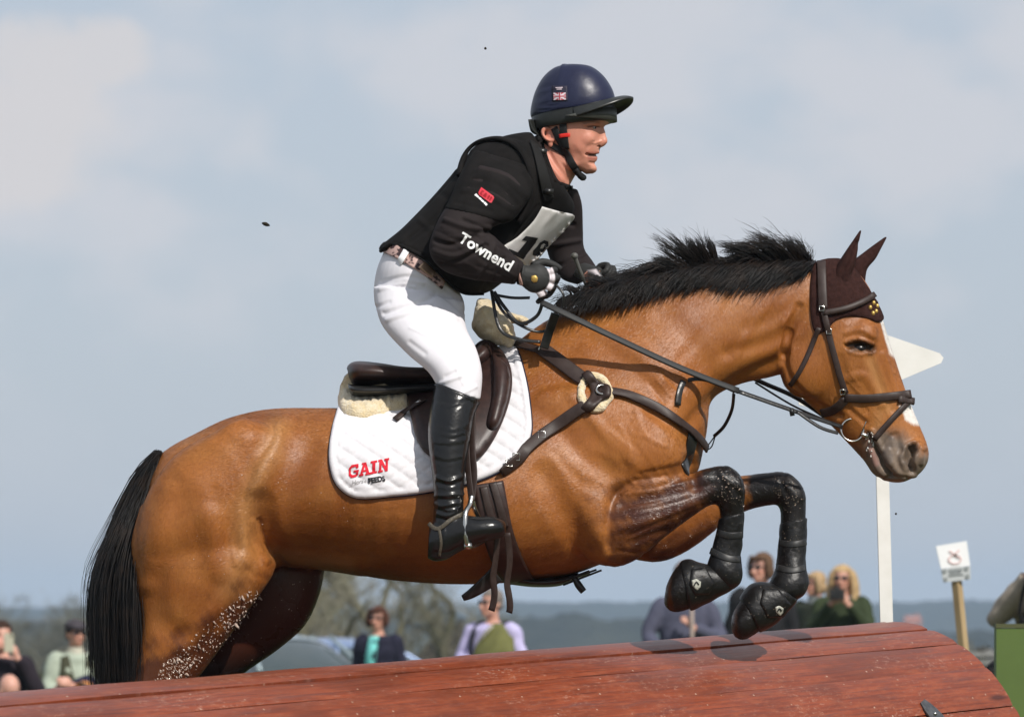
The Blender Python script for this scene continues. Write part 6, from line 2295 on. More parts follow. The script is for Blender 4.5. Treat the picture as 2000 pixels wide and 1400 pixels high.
# riding boots
M['boot_leather'] = mat("polished_boot_leather", (0.0055, 0.0055, 0.006), 0.26, 0.4, noise=(25, (0.011, 0.0105, 0.010), 4), bump=(70, 0.35, 0.003))
for s in (1, -1):
    mb = MB()
    mb.sil([(a, b, w, y * s) for a, b, w, y in BOOT] + [((843, 1035), (912, 1015), 0.042, -0.376 * s)], sub=5, n=32)
    mb.sil([((838, 1030), (835, 1090), 0.030, -0.376 * s), ((850, 1015), (850, 1096), 0.040, -0.378 * s), ((875, 1005), (874, 1092), 0.043, -0.38 * s), ((900, 1003), (898, 1076), 0.044, -0.382 * s), ((930, 1008), (930, 1062), 0.048, -0.382 * s),
            ((960, 1008), (962, 1055), 0.047, -0.378 * s), ((980, 1014), (981, 1047), 0.036, -0.374 * s), ((988, 1022), (988, 1042), 0.016, -0.372 * s)], sub=4, n=24)
    bme = remesh(mb, 0.0042, 5)
    if s == 1:
        rr4 = random.Random(9)
        ws = [([(848, 752), (880, 758), (935, 786)], 5, 0.003)]
        for k in range(17):
            y0 = 775 + k * 14.5 + rr4.uniform(-4, 4)
            a = 0.0009 if y0 < 895 else rr4.uniform(0.0025, 0.0048)
            if rr4.random() < (0.35 if y0 < 895 else 0.12):
                continue
            x0, x1 = (848, 915) if y0 < 880 else (850, 905)
            x0 += rr4.uniform(-5, 18)
            x1 += rr4.uniform(-18, 3)
            ws.append(([(x0, y0 + rr4.uniform(-3, 6)), ((x0 + x1) / 2, y0 + rr4.uniform(2, 9)), (x1, y0 + rr4.uniform(-6, 3))], 7, a))
            ws.append(([(x0, y0 + 7), ((x0 + x1) / 2, y0 + 12), (x1, y0 + 6)], 5, -a * 0.8))
        ws += [([(842, 1086), (870, 1088), (900, 1072), (930, 1060), (980, 1046)], 4, 0.004), ([(850, 1078), (875, 1078), (905, 1062)], 4, -0.003), ([(866, 1020), (868, 1050), (862, 1088)], 3, 0.003)]
        sculpt(bme, ws)
    b_ = link("riding_boot", bme, M['boot_leather'], rider)
    if s == 1:
        BTB2 = bvh_of(bme)
        mb = MB()
        strap(mb, BTB2, [(838, 1022), (855, 1034), (880, 1015), (905, 1003)], 0.012, 0.003, 0.001, step=3)
        strap(mb, BTB2, [(858, 1034), (862, 1060), (858, 1085)], 0.008, 0.003, 0.001, step=3)
        mb.build("spur_strap", mat("worn_leather", (0.06, 0.05, 0.035), 0.5, 0.4, noise=(200, (0.2, 0.17, 0.12), 3, None, .55, .7)), b_)

# gloves
M['glove_white'] = mat("white_glove", (0.66, 0.60, 0.62), 0.7, 0.3, noise=(60, (0.55, 0.50, 0.52), 3))
M['glove_black'] = mat("black_glove", (0.020, 0.021, 0.020), 0.65, 0.35, bump=(200, 0.4, 0.001))


def vcolour_glove(me, f):
    co = get_co(me)
    x, y = topx(co)
    w = f(x, y, co)
    vcol(me, "Glove", np.stack([w, w, w, np.ones_like(w)], 1))


gm = mat("riding_glove", (0.02, 0.02, 0.02), 0.65, 0.35, bump=(250, 0.3, 0.001))
at_ = node_add(gm, "ShaderNodeVertexColor", layer_name="Glove")
gm.node_tree.links.new(mixcol(gm, at_.outputs["Color"], (0.022, 0.022, 0.021), (0.64, 0.58, 0.60)), gm.node_tree.nodes["Principled BSDF"].inputs["Base Color"])


def fist(knuckles, wrist, palm_c, palm_r, away, curl, thumb, rad=0.0098):
    """clenched glove: four curled fingers of unequal length and a thumb along the rein"""
    mb = MB()
    mb.tube([wrist[0], wrist[1], palm_c], [0.030, 0.031, 0.036], n=14, flat=0.75, up=away)
    mb.ball(palm_c, palm_r, n=18, m=12)
    for i, k in enumerate(knuckles):
        ln = (0.95, 1.05, 1.0, 0.82)[i]
        k = Vector(k)
        p1 = k + away * 0.028 * ln + curl * -0.008
        p2 = p1 + (away * 0.012 + curl * 0.024) * ln
        p3 = p2 + (away * -0.016 + curl * 0.016) * ln
        mb.tube([palm_c * 0.45 + k * 0.55, k, p1, p2, p3], [rad * 1.05, rad * 1.08, rad, rad * 0.95, rad * 0.75], n=10, sub=3)
    mb.tube(thumb, [0.013, 0.0125, 0.011, 0.008], n=10, sub=3)
    return remesh(mb, 0.0028, 4)


awn = Vector((0.25, 0.95, 0)).normalized()
gme = fist([P(1076, 530, -0.205), P(1081, 545, -0.208), P(1074, 562, -0.208), P(1056, 576, -0.205)], (P(1014, 536, -0.215), P(1026, 539, -0.21)), P(1047, 544, -0.205), (0.043, 0.026, 0.043),
           awn, Vector((-0.45, 0.1, -0.6)).normalized(), [P(1040, 520, -0.19), P(1060, 512, -0.17), P(1082, 518, -0.16), P(1096, 526, -0.155)])
sculpt(gme, [([(1072, 524), (1076, 545), (1066, 563), (1040, 574)], 4, -0.003), ([(1024, 515), (1020, 540), (1024, 565)], 4, 0.002)])
vcolour_glove(gme, lambda x, y, co: np.clip((np.hypot((x - 1045), (y - 543)) - 28.0) / 2.0, 0, 1) * np.clip((40 - np.hypot((x - 1045), (y - 543))) / 2.0, 0, 1) * (x + y > 1594) * (co[:, 1] < -0.18))
gl = link("glove", gme, gm, rider)
GB = bvh_of(gme)
mb = MB()
patch(mb, GB, [(1038, 539), (1046, 537), (1051, 543), (1049, 551), (1042, 552), (1037, 547)], 0.0012, 0.0008, step=3, sm=1)
mb.build("emblem", M['gold'], gl)
mb = MB()
strap(mb, GB, [(1019, 517), (1015, 535), (1019, 556)], 0.010, 0.003, 0.001, step=3)
mb.build("cuff", mat("pink_cuff", (0.40, 0.24, 0.20), 0.6, 0.3), gl)
awf = Vector((0.5, -0.55, -0.1)).normalized()
gme = fist([P(1172, 520, 0.115), P(1182, 526, 0.12), P(1186, 537, 0.12), P(1184, 549, 0.115)], (P(1134, 528, 0.145), P(1146, 533, 0.13)), P(1162, 542, 0.115), (0.034, 0.028, 0.030),
           awf, Vector((-0.5, -0.5, -0.7)).normalized(), [P(1152, 530, 0.085), P(1162, 532, 0.07), P(1172, 542, 0.06), P(1180, 552, 0.055)], rad=0.0095)
vcolour_glove(gme, lambda x, y, co: poly_mask(x, y, ((1148, 528), (1164, 526), (1183, 553), (1160, 560), (1148, 545)), 2.0))
link("glove", gme, gm, rider)

# whip in the far hand
whip = thing("riding_whip", "short grey capped riding whip held in the rider's far hand", "whip", P(1125, 505, 0.08))
mb = MB()
mb.tube([P(1122, 500, 0.06), P(1130, 522, 0.075), P(1146, 560, 0.10), P(1168, 620, 0.16)], [0.0075, 0.006, 0.005, 0.0035], n=10)
mb.ball(P(1122, 500, 0.06), (0.011, 0.011, 0.010), n=12, m=8)
mb.build("shaft", mat("whip_grey", (0.10, 0.10, 0.09), 0.5, 0.4, bump=(300, 0.5, 0.001)), whip)
# ================================================================== onlookers
def skin_of(c):
    return skin_mat(c)


SK1 = skin_mat((0.55, 0.31, 0.23))
SK2 = skin_mat((0.60, 0.34, 0.26))
M['lens'] = mat("dark_lens", (0.01, 0.01, 0.012), 0.1, 0.6)


def hand_mb(mb, wrist, dirv, palm, bend=0.5, s=1.0):
    """small relaxed hand: palm, four fingers of unequal length, thumb"""
    w = Vector(wrist)
    d = Vector(dirv).normalized()
    p = Vector(palm)
    p = (p - d * p.dot(d)).normalized()
    side = d.cross(p)
    mb.tube([w - d * 0.05 * s, w, w + d * 0.045 * s, w + d * 0.085 * s], [0.027 * s, 0.026 * s, 0.038 * s, 0.034 * s], n=12, sub=3, flat=0.55, up=p)
    for i in range(4):
        b = w + d * (0.082 - abs(i - 1.3) * 0.004) * s + side * (i - 1.5) * 0.019 * s
        L = (0.068, 0.078, 0.072, 0.056)[i] * s
        q1 = b + (d * (1 - bend * 0.4) + p * bend * 0.8).normalized() * L * 0.5
        q2 = q1 + (d * (1 - bend * 1.1) + p * bend * 1.3).normalized() * L * 0.5
        mb.tube([b - d * 0.02, b, q1, q2], [0.0105 * s, 0.0105 * s, 0.0095 * s, 0.007 * s], n=8, sub=2)
    t = w + d * 0.03 * s - side * 0.03 * s
    mb.tube([t + side * 0.012 * s, t, t + (d * 0.8 - side * 0.5 + p * 0.4).normalized() * 0.035 * s, t + (d * 1.0 - side * 0.35 + p * 0.7).normalized() * 0.062 * s],
            [0.014 * s, 0.013 * s, 0.011 * s, 0.008 * s], n=8, sub=2)


def person(label, px, top, d, yaw, skin, jacket, trousers, hair, arms, hairstyle="short", glasses=True, hat=None, face_yaw=0.0, height=None, collar=None, sit=0.0, vest=None, open_shirt=None, group=None, lean=0.0):
    y = d - DC
    topw = P(px, top, y)
    gz = ground_z(topw.x, y)
    H = height or (topw.z - gz)
    s = H / 1.75
    root = Matrix.Translation((topw.x, y, gz - sit)) @ Matrix.Rotation(yaw, 4, 'Z') @ Matrix.Scale(s, 4)
    if sit:
        root = Matrix.Translation((topw.x, y, topw.z - 1.75 * s)) @ Matrix.Rotation(yaw, 4, 'Z') @ Matrix.Scale(s, 4)
    hc = Vector((0, -lean, 1.63))
    fy = Matrix.Rotation(face_yaw, 3, 'Z')

    def hp(x, yy, z):
        return hc + fy @ Vector((x, yy, z))
    mb = MB()
    # head and neck
    mb.ball(hp(0, 0.012, 0.025), (0.075, 0.094, 0.095), n=20, m=14, rot=fy)
    mb.ball(hp(0, -0.030, -0.045), (0.058, 0.062, 0.075), n=18, m=12, rot=fy)
    mb.ball(hp(0, -0.068, -0.098), (0.026, 0.022, 0.020), n=12, m=8, rot=fy)
    mb.tube([hp(0, -0.085, 0.01), hp(0, -0.105, -0.022), hp(0, -0.112, -0.036), hp(0, -0.085, -0.045)], [0.010, 0.012, 0.016, 0.010], n=10)
    for q in (-1, 1):
        mb.ball(hp(q * 0.074, 0.015, -0.015), (0.010, 0.020, 0.030), n=10, m=8, rot=fy)
        mb.ball(hp(q * 0.036, -0.078, -0.030), (0.022, 0.018, 0.018), n=10, m=8, rot=fy)
    mb.tube([hp(-0.024, -0.086, -0.066), hp(0, -0.095, -0.064), hp(0.024, -0.086, -0.066)], [0.006, 0.008, 0.006], n=8)
    mb.tube([hp(-0.020, -0.086, -0.076), hp(0, -0.094, -0.078), hp(0.020, -0.086, -0.076)], [0.006, 0.008, 0.006], n=8)
    mb.tube([hp(0, 0.012, -0.05), Vector((0, 0.02 - lean * 0.6, 1.50)), Vector((0, 0.02, 1.42))], [0.055, 0.054, 0.07], n=14)
    torso = [(1.46, 0.10, 0.075), (1.41, 0.185, 0.10), (1.30, 0.195, 0.115), (1.15, 0.175, 0.115), (1.02, 0.165, 0.11), (0.90, 0.175, 0.115), (0.82, 0.15, 0.10)]

    def ring(z, rx, ry, cy=0.02, n=28, g=0.0):
        cy = cy - lean * max(0, (z - 0.95) / 0.7)
        return [Vector(((rx + g) * math.cos(2 * math.pi * k / n), cy + (ry + g) * math.sin(2 * math.pi * k / n), z)) for k in range(n)]
    mb.rings([ring(*t) for t in torso])
    for q in (-1, 1):
        mb.tube([Vector((q * 0.09, 0.02, 0.88)), Vector((q * 0.10, 0.01, 0.50)), Vector((q * 0.11, 0.03, 0.10))], [0.085, 0.058, 0.042], n=14)
        mb.tube([Vector((q * 0.11, 0.06, 0.05)), Vector((q * 0.12, -0.06, 0.035)), Vector((q * 0.13, -0.15, 0.03))], [0.04, 0.038, 0.03], n=12)
    sh = {}
    for q, (el, ha, dr, pa) in zip((-1, 1), arms):
        S = Vector((q * 0.185, 0.02 - lean * 0.6, 1.40))
        E, W = Vector(el), Vector(ha)
        sh[q] = (S, E, W)
        mb.tube([S, (S + E) / 2, E, (E + W) / 2, W], [0.05, 0.046, 0.04, 0.036, 0.027], n=14, sub=3)
        hand_mb(mb, W, dr, pa, 0.75)
    for k in range(len(mb.v)):
        mb.v[k] = tuple(root @ Vector(mb.v[k]))
    me = remesh(mb, 0.0098 * s, 2)
    co = get_co(me)
    inv = np.array(root.inverted())
    loc = co @ inv[:3, :3].T + inv[:3, 3]
    fr = np.array(fy.transposed())
    hl = (loc - np.array(hc)) @ fr.T
    lips = np.clip(1.3 - np.hypot(hl[:, 0] / 2.2, hl[:, 2] + 0.071) / 0.012, 0, 1) * (hl[:, 1] < -0.06) * 0.7
    flush = np.clip(1 - np.hypot(np.abs(hl[:, 0]) - 0.036, hl[:, 2] + 0.032) / 0.035, 0, 1) * (hl[:, 1] < -0.04) * 0.5
    eye = np.clip(1.4 - np.hypot((np.abs(hl[:, 0]) - 0.031) / 1.7, hl[:, 2] - 0.008) / 0.0085, 0, 1) * (hl[:, 1] < -0.05)
    brow = np.clip(1.3 - np.hypot((np.abs(hl[:, 0]) - 0.033) / 3.5, hl[:, 2] - 0.026) / 0.006, 0, 1) * (hl[:, 1] < -0.05) * 0.6
    vcol(me, "Skin", np.stack([lips, flush, np.maximum(eye, brow), np.ones_like(lips)], 1))
    o = link("person", me, skin)
    tag(o, label, "person", group)

    def piece(name, m, mat_, parent=o, vox=0.010, it=3, raw=False):
        for k in range(len(m.v)):
            m.v[k] = tuple(root @ Vector(m.v[k]))
        if raw:
            return m.build(name, mat_, parent)
        return link(name, remesh(m, vox * s, it), mat_, parent)
    # jacket
    mj = MB()
    tj = torso[:-1]
    mj.rings([ring(z, rx, ry, g=0.022 if i else 0.0) for i, (z, rx, ry) in enumerate(tj)])
    for q in (-1, 1):
        S, E, W = sh[q]
        E2 = E + (W - E) * 0.0
        W2 = W - (W - E).normalized() * 0.02
        mj.tube([S + Vector((-q * 0.05, 0, 0.012)), S, (S + E) / 2, E2, (E + W) / 2, W2], [0.05, 0.076, 0.070, 0.062, 0.056, 0.046], n=16, sub=3)
    jk = remesh_world(mj, root, 0.014 * s)
    r5 = random.Random(int(px))
    jo = link("jacket", jk, jacket, o)
    cj = get_co(jk)
    nj = get_no(jk)
    lj = cj @ inv[:3, :3].T + inv[:3, 3]
    w = sum(np.sin(lj[:, 0] * r5.uniform(-26, 26) + lj[:, 1] * 14 + lj[:, 2] * r5.uniform(18, 42) + r5.uniform(0, 6)) for _ in range(5)) * 0.0022 * s
    set_co(jk, cj + nj * w[:, None])
    if open_shirt:
        ms = MB()
        pts = [(-0.055, 1.455), (0.045, 1.455), (0.03, 1.25), (0.0, 1.0), (-0.11, 1.0), (-0.085, 1.25)]
        vs = []
        for x, z in pts:
            rx, ry = np.interp(z, [t[0] for t in tj[::-1]], [t[1] for t in tj[::-1]]), np.interp(z, [t[0] for t in tj[::-1]], [t[2] for t in tj[::-1]])
            yy = 0.02 - lean * max(0, (z - 0.95) / 0.7) - (ry + 0.040) * math.sqrt(max(0.05, 1 - (x / (rx + 0.02)) ** 2))
            vs.append(Vector((x, yy - 0.006, z)))
        ms.prism(vs, (0, 1, 0), 0.02)
        piece("shirt_front", ms, open_shirt, raw=True)
    if vest:
        mv = MB()
        for q in (-1, 1):
            vs = []
            for x, z in ((0.03, 1.18), (0.085, 1.44), (0.15, 1.42), (0.165, 1.25), (0.16, 1.02), (0.03, 1.02)):
                rx, ry = np.interp(z, [t[0] for t in tj[::-1]], [t[1] for t in tj[::-1]]), np.interp(z, [t[0] for t in tj[::-1]], [t[2] for t in tj[::-1]])
                vs.append(Vector((q * x, 0.02 - lean * max(0, (z - 0.95) / 0.7) - (ry + 0.046) * math.sqrt(max(0.05, 1 - (x / (rx + 0.03)) ** 2)), z)))
            mv.prism(vs, (0, 1, 0), 0.03)
        piece("waistcoat", mv, vest, raw=True)
    if collar:
        mc = MB()
        rings = []
        for z, g in ((1.44, 0.022), (1.48, 0.012), (1.51, 0.016)):
            rings.append([Vector(((0.062 + g) * math.cos(a), 0.015 - lean * 0.7 + (0.066 + g) * math.sin(a), z)) for a in (2 * math.pi * k / 24 for k in range(24))])
        mc.rings(rings, False)
        piece("collar", mc, collar, raw=True)
    # trousers
    mt = MB()
    mt.rings([ring(0.98, 0.168, 0.115, g=0.006), ring(0.88, 0.178, 0.118, g=0.008), ring(0.80, 0.165, 0.11, g=0.008)])
    for q in (-1, 1):
        mt.tube([Vector((q * 0.085, 0.02, 0.90)), Vector((q * 0.10, 0.01, 0.50)), Vector((q * 0.11, 0.03, 0.09))], [0.096, 0.072, 0.060], n=16)
    piece("trousers", mt, trousers, vox=0.018)
    # hair
    if hairstyle != "bald":
        mh = MB()
        r6 = random.Random(int(px) + 5)
        mh.ball(hp(0, 0.022, 0.040), (0.086, 0.100, 0.094), n=20, m=14, rot=fy)
        if hairstyle == "bob":
            for q in (-1, 1):
                mh.tube([hp(q * 0.055, -0.02, 0.09), hp(q * 0.085, -0.02, 0.03), hp(q * 0.090, -0.015, -0.04), hp(q * 0.080, -0.01, -0.085)], [0.03, 0.036, 0.034, 0.022], n=12)
            mh.ball(hp(0, 0.06, -0.03), (0.085, 0.06, 0.075), rot=fy)
            mh.tube([hp(-0.06, -0.075, 0.085), hp(0, -0.088, 0.078), hp(0.06, -0.075, 0.085)], [0.02, 0.022, 0.02], n=10)
        elif hairstyle == "long":
            for q in (-1, 1):
                for k in range(4):
                    a = 0.02 + 0.03 * k
                    mh.tube([hp(q * 0.04, -0.03 + a * .4, 0.10), hp(q * 0.088, -0.03 + a, 0.03), hp(q * (0.098 + r6.uniform(0, .015)), -0.02 + a, -0.07), hp(q * (0.10 + r6.uniform(-.01, .03)), -0.02 + a, -0.17),
                             hp(q * (0.09 + r6.uniform(-.02, .03)), -0.03 + a, -0.23 - r6.uniform(0, .05))], [0.025, 0.034, 0.034, 0.028, 0.010], n=10)
            mh.ball(hp(0, 0.065, -0.07), (0.09, 0.055, 0.12), rot=fy)
        elif hairstyle == "short":
            mh.ball(hp(0, 0.055, -0.01), (0.078, 0.058, 0.065), rot=fy)
        me_h = remesh_world(mh, root, 0.0075 * s)
        ch = get_co(me_h)
        lh = (ch @ inv[:3, :3].T + inv[:3, 3] - np.array(hc)) @ fr.T
        keep = np.clip((lh[:, 1] + 0.058) / 0.02, 0, 1) if hairstyle == "short" else np.ones(len(ch))
        frontm = (lh[:, 1] < -0.045) & (lh[:, 2] < 0.060) & (np.abs(lh[:, 0]) < 0.066)
        shrink = np.where(frontm, 0.03, 0.0)
        lw = np.sin(lh[:, 0] * 220 + lh[:, 2] * 60) * 0.0018 + np.sin(lh[:, 0] * 90 - lh[:, 2] * 150) * 0.0018
        l2 = lh.copy()
        l2[:, 1] += shrink
        l2 = l2 + (l2 / np.maximum(np.linalg.norm(l2, axis=1), 1e-6)[:, None]) * lw[:, None]
        R4 = np.array(root)
        fm = np.array(fy)
        back = (l2 @ fm.T + np.array(hc)) @ R4[:3, :3].T + R4[:3, 3]
        set_co(me_h, back)
        link("hair", me_h, hair, o)
    if hat:
        mh = MB()
        mh.ball(hp(0, 0.01, 0.070), (0.098, 0.115, 0.058), n=20, m=12, rot=fy)
        mh.tube([hp(-0.07, -0.085, 0.055), hp(0, -0.125, 0.05), hp(0.07, -0.085, 0.055)], [0.018, 0.028, 0.018], n=10, flat=0.4, up=(0, 0, 1))
        piece("cap", mh, hat, vox=0.007)
    if glasses:
        mg = MB()
        for q in (-1, 1):
            mg.ball(hp(q * 0.034, -0.094, 0.006), (0.028, 0.010, 0.021), n=12, m=8, rot=fy)
            mg.tube([hp(q * 0.06, -0.088, 0.01), hp(q * 0.080, -0.04, 0.012), hp(q * 0.083, 0.01, 0.008)], 0.004, n=6)
        mg.tube([hp(-0.012, -0.101, 0.01), hp(0.012, -0.101, 0.01)], 0.004, n=6, sub=1)
        piece("sunglasses", mg, M['lens'], raw=True)
    return o, root, hp


def remesh_world(mb, root, vox, it=3):
    for k in range(len(mb.v)):
        mb.v[k] = tuple(root @ Vector(mb.v[k]))
    return remesh(mb, vox, it)


def cloth(name, c, c2=None):
    return mat(name, c, 0.85, 0.2, noise=(18, c2 or tuple(v * 0.75 for v in c), 4), bump=(120, 0.3, 0.003))


HANG = lambda q: ((q * 0.25, 0.05, 1.12), (q * 0.23, -0.06, 0.88), (0, -0.2, -1), (-q, 0, 0))
DOWN = [HANG(-1), HANG(1)]
UPCAM = [((-0.28, -0.10, 1.17), (-0.075, -0.26, 1.52), (0.35, -0.2, 0.8), (0.6, 0.6, 0)), ((0.28, -0.10, 1.17), (0.075, -0.26, 1.52), (-0.35, -0.2, 0.8), (-0.6, 0.6, 0))]
FRONT = [((-0.26, -0.02, 1.13), (-0.06, -0.22, 1.10), (0.8, -0.3, 0.1), (0, 0.4, -1)), ((0.26, -0.02, 1.13), (0.07, -0.22, 1.06), (-0.8, -0.3, 0.1), (0, 0.4, -1))]


def gadget(name, label, cat, c, rot, kind):
    t = thing(name, label, cat, c)
    R3 = rot
    mb = MB()
    C = Vector(c)
    if kind == "camera":
        mb.box(C, (0.13, 0.06, 0.085), R3)
        mb.box(C + R3 @ Vector((0, 0, 0.05)), (0.05, 0.05, 0.03), R3)
        mb.build("camera_body", M['rubber'], t, smooth=False)
        mb = MB()
        mb.tube([C + R3 @ Vector((0, -0.03, -0.005)), C + R3 @ Vector((0, -0.12, -0.005)), C + R3 @ Vector((0, -0.16, -0.005))], [0.036, 0.036, 0.042], n=18, sub=1)
        mb.build("camera_lens", M['black_leather'], t, angle=40)
    else:
        mb.box(C, (0.075, 0.010, 0.15), R3)
        mb.build("case", mat("phone_case", (0.42, 0.40, 0.30), 0.4, 0.5), t, smooth=False)
        mb = MB()
        mb.box(C + R3 @ Vector((0.02, -0.006, 0.055)), (0.018, 0.004, 0.018), R3)
        mb.build("phone_lens", M['lens'], t, smooth=False)
    return t


brown_h = cloth("dark_brown_hair", (0.045, 0.022, 0.014))
mid_h = cloth("brown_hair", (0.13, 0.075, 0.045))
blond_h = cloth("blond_hair", (0.52, 0.36, 0.19), (0.36, 0.24, 0.12))
ash_h = cloth("ash_blond_hair", (0.42, 0.29, 0.16), (0.30, 0.2, 0.11))
jeans = cloth("dark_jeans", (0.03, 0.04, 0.07))
beige = cloth("beige_trousers", (0.25, 0.21, 0.15))

# far left: man taking a picture with a phone
o, rt, hp = person("man in dark jacket at the left edge holding a phone up before his face", 4, 1213, 33, R_(12), SK2, cloth("dark_jacket", (0.022, 0.016, 0.022)), jeans, brown_h,
                   [UPCAM[0], ((0.30, -0.10, 1.15), (0.10, -0.24, 1.46), (-0.35, -0.2, 0.8), (-0.6, 0.6, 0))], "short", glasses=False)
gadget("phone", "pale phone held up by the man at the left edge", "phone", rt @ Vector((0.03, -0.30, 1.58)), rt.to_3x3().normalized(), "phone")
# bald man sitting low in front of him
person("bald man with grey fringe sitting low at the bottom left corner behind the jump", 17, 1316, 30.5, R_(-150), SK2, cloth("dark_coat", (0.03, 0.03, 0.035)), jeans, brown_h, DOWN, "bald", glasses=False, height=1.72, sit=1)
# man with flat cap, pale jumper and dark waistcoat
o, rt, hp = person("man in grey flat cap and dark waistcoat beside the horse's tail", 148, 1211, 36, R_(18), SK1, cloth("pale_green_jumper", (0.40, 0.45, 0.36)), beige, brown_h,
                   FRONT, "short", glasses=True, hat=cloth("grey_cap", (0.06, 0.052, 0.06)), face_yaw=R_(15), vest=cloth("olive_waistcoat", (0.055, 0.055, 0.032)), collar=cloth("cream_collar", (0.55, 0.52, 0.42)))
# crouching photographer, only arm and hands above the boards
o, rt, hp = person("crouching person in navy below the flat cap man, hands raised with tan bag", 122, 1352, 30, R_(25), SK2, cloth("navy_coat", (0.016, 0.018, 0.045)), jeans, brown_h,
                   [((-0.30, -0.12, 1.62), (-0.13, -0.22, 1.76), (0.5, -0.3, 0.6), (0.6, 0.6, 0)), ((0.16, -0.16, 1.82), (-0.02, -0.28, 1.80), (-0.7, -0.3, 0.35), (-0.3, 0.6, 0))], "bob", glasses=False, height=1.70, sit=1)
bag = thing("camera_bag", "tan leather camera bag in the hands of the crouching person in navy", "bag", rt @ Vector((0.06, -0.33, 1.80)))
mb = MB()
mb.ball(rt @ Vector((0.06, -0.33, 1.79)), (0.075, 0.05, 0.055), n=16, m=10)
mb.build("pouch", cloth("tan_leather", (0.36, 0.15, 0.05)), bag)
mb = MB()
mb.tube([rt @ Vector((0.0, -0.36, 1.84)), rt @ Vector((0.05, -0.40, 1.80)), rt @ Vector((0.10, -0.38, 1.72))], 0.009, n=6)
mb.build("strap", M['black_leather'], bag)

# woman with teal top
person("woman with brown bob in navy jacket over a turquoise top, by the cars", 738, 1184, 38, R_(-20), SK1, cloth("navy_jacket", (0.018, 0.018, 0.035)), jeans, cloth("auburn_hair", (0.085, 0.035, 0.022)),
       DOWN, "bob", glasses=True, face_yaw=R_(5), open_shirt=cloth("turquoise_top", (0.18, 0.60, 0.56)))
# man in lilac shirt with backpack, olive pullover folded over his arm
o, rt, hp = person("man in pale lilac shirt with backpack standing below the horse's belly", 962, 1150, 33, R_(-28), SK1, cloth("lilac_shirt", (0.50, 0.46, 0.68), (0.44, 0.40, 0.62)), beige, cloth("grey_hair", (0.20, 0.17, 0.15)),
                   [((-0.28, -0.04, 1.15), (-0.07, -0.25, 1.13), (0.6, -0.4, 0.1), (0, 0.4, -1)), ((0.28, 0.02, 1.13), (0.22, -0.10, 0.92), (-0.3, -0.6, -0.5), (0, 0.4, -1))], "short", glasses=True, face_yaw=R_(-22), lean=0.03)
bp2 = thing("backpack", "black backpack on the back of the man in the lilac shirt", "backpack", rt @ Vector((0, 0.2, 1.2)))
mb = MB()
mb.ball(Vector((0.05, 0.20, 1.18)), (0.17, 0.10, 0.26), n=18, m=12)
link("pack", remesh_world(mb, rt, 0.012), cloth("black_nylon", (0.02, 0.02, 0.025)), bp2)
for q in (-1, 1):
    mb = MB()
    mb.tube([rt @ Vector(p) for p in ((q * 0.10, 0.16, 1.36), (q * 0.115, 0.05, 1.475), (q * 0.125, -0.10, 1.40), (q * 0.155, -0.12, 1.20), (q * 0.19, 0.02, 1.02))], 0.020, n=8, flat=0.5)
    mb.build("shoulder_strap", cloth("black_webbing2", (0.02, 0.02, 0.025)), bp2)
pull = thing("pullover", "olive green pullover hanging over the front of the man in the lilac shirt", "pullover", rt @ Vector((0.05, -0.25, 1.2)))
mb = MB()
mb.tube([Vector((0.13, -0.15, 1.46)), Vector((0.13, -0.18, 1.36)), Vector((0.12, -0.21, 1.18)), Vector((0.11, -0.20, 0.95)), Vector((0.11, -0.17, 0.85))], [0.05, 0.13, 0.20, 0.22, 0.21], n=20, flat=0.42, up=(0, 1, 0))
mb.tube([Vector((0.22, -0.15, 1.34)), Vector((0.24, -0.22, 1.12)), Vector((0.06, -0.31, 1.07)), Vector((-0.06, -0.30, 1.10))], [0.06, 0.062, 0.05, 0.04], n=14)
pm = remesh_world(mb, rt, 0.010, 5)
link("knit", pm, cloth("olive_knit", (0.155, 0.155, 0.055)), pull)
mb = MB()
mb.tube([rt @ Vector(p) for p in ((-0.03, -0.22, 1.28), (0.06, -0.25, 1.36), (0.12, -0.22, 1.44))], 0.014, n=8, flat=0.5)
mb.build("pale_edge", cloth("cream_edge", (0.6, 0.56, 0.48)), pull)

# person in grey-blue hooded top behind the left front hoof, holding a staff
o, rt, hp = person("person in grey blue hooded top with pale stick, half hidden by the left hoof", 1336, 1098, 33, R_(5), SK1, cloth("slate_hoodie", (0.085, 0.088, 0.13)), jeans, mid_h,
                   [((-0.30, -0.02, 1.16), (-0.20, -0.22, 1.0), (0.5, -0.6, -0.2), (0.4, 0.6, 0)), ((0.30, -0.03, 1.13), (0.04, -0.26, 1.22), (-0.5, -0.3, 0.6), (-0.5, 0.5, 0))], "short", glasses=True)
wk = thing("walking_stick", "pale wooden stick upright in front of the person in the slate hooded top", "stick", rt @ Vector((0.03, -0.33, 0.6)))
mb = MB()
mb.tube([rt @ Vector((0.03, -0.33, 0.0)), rt @ Vector((0.025, -0.33, 0.7)), rt @ Vector((0.02, -0.33, 1.42))], 0.017, n=8, sub=2)
mb.build("shaft", cloth("pale_wood", (0.35, 0.28, 0.24)), wk)
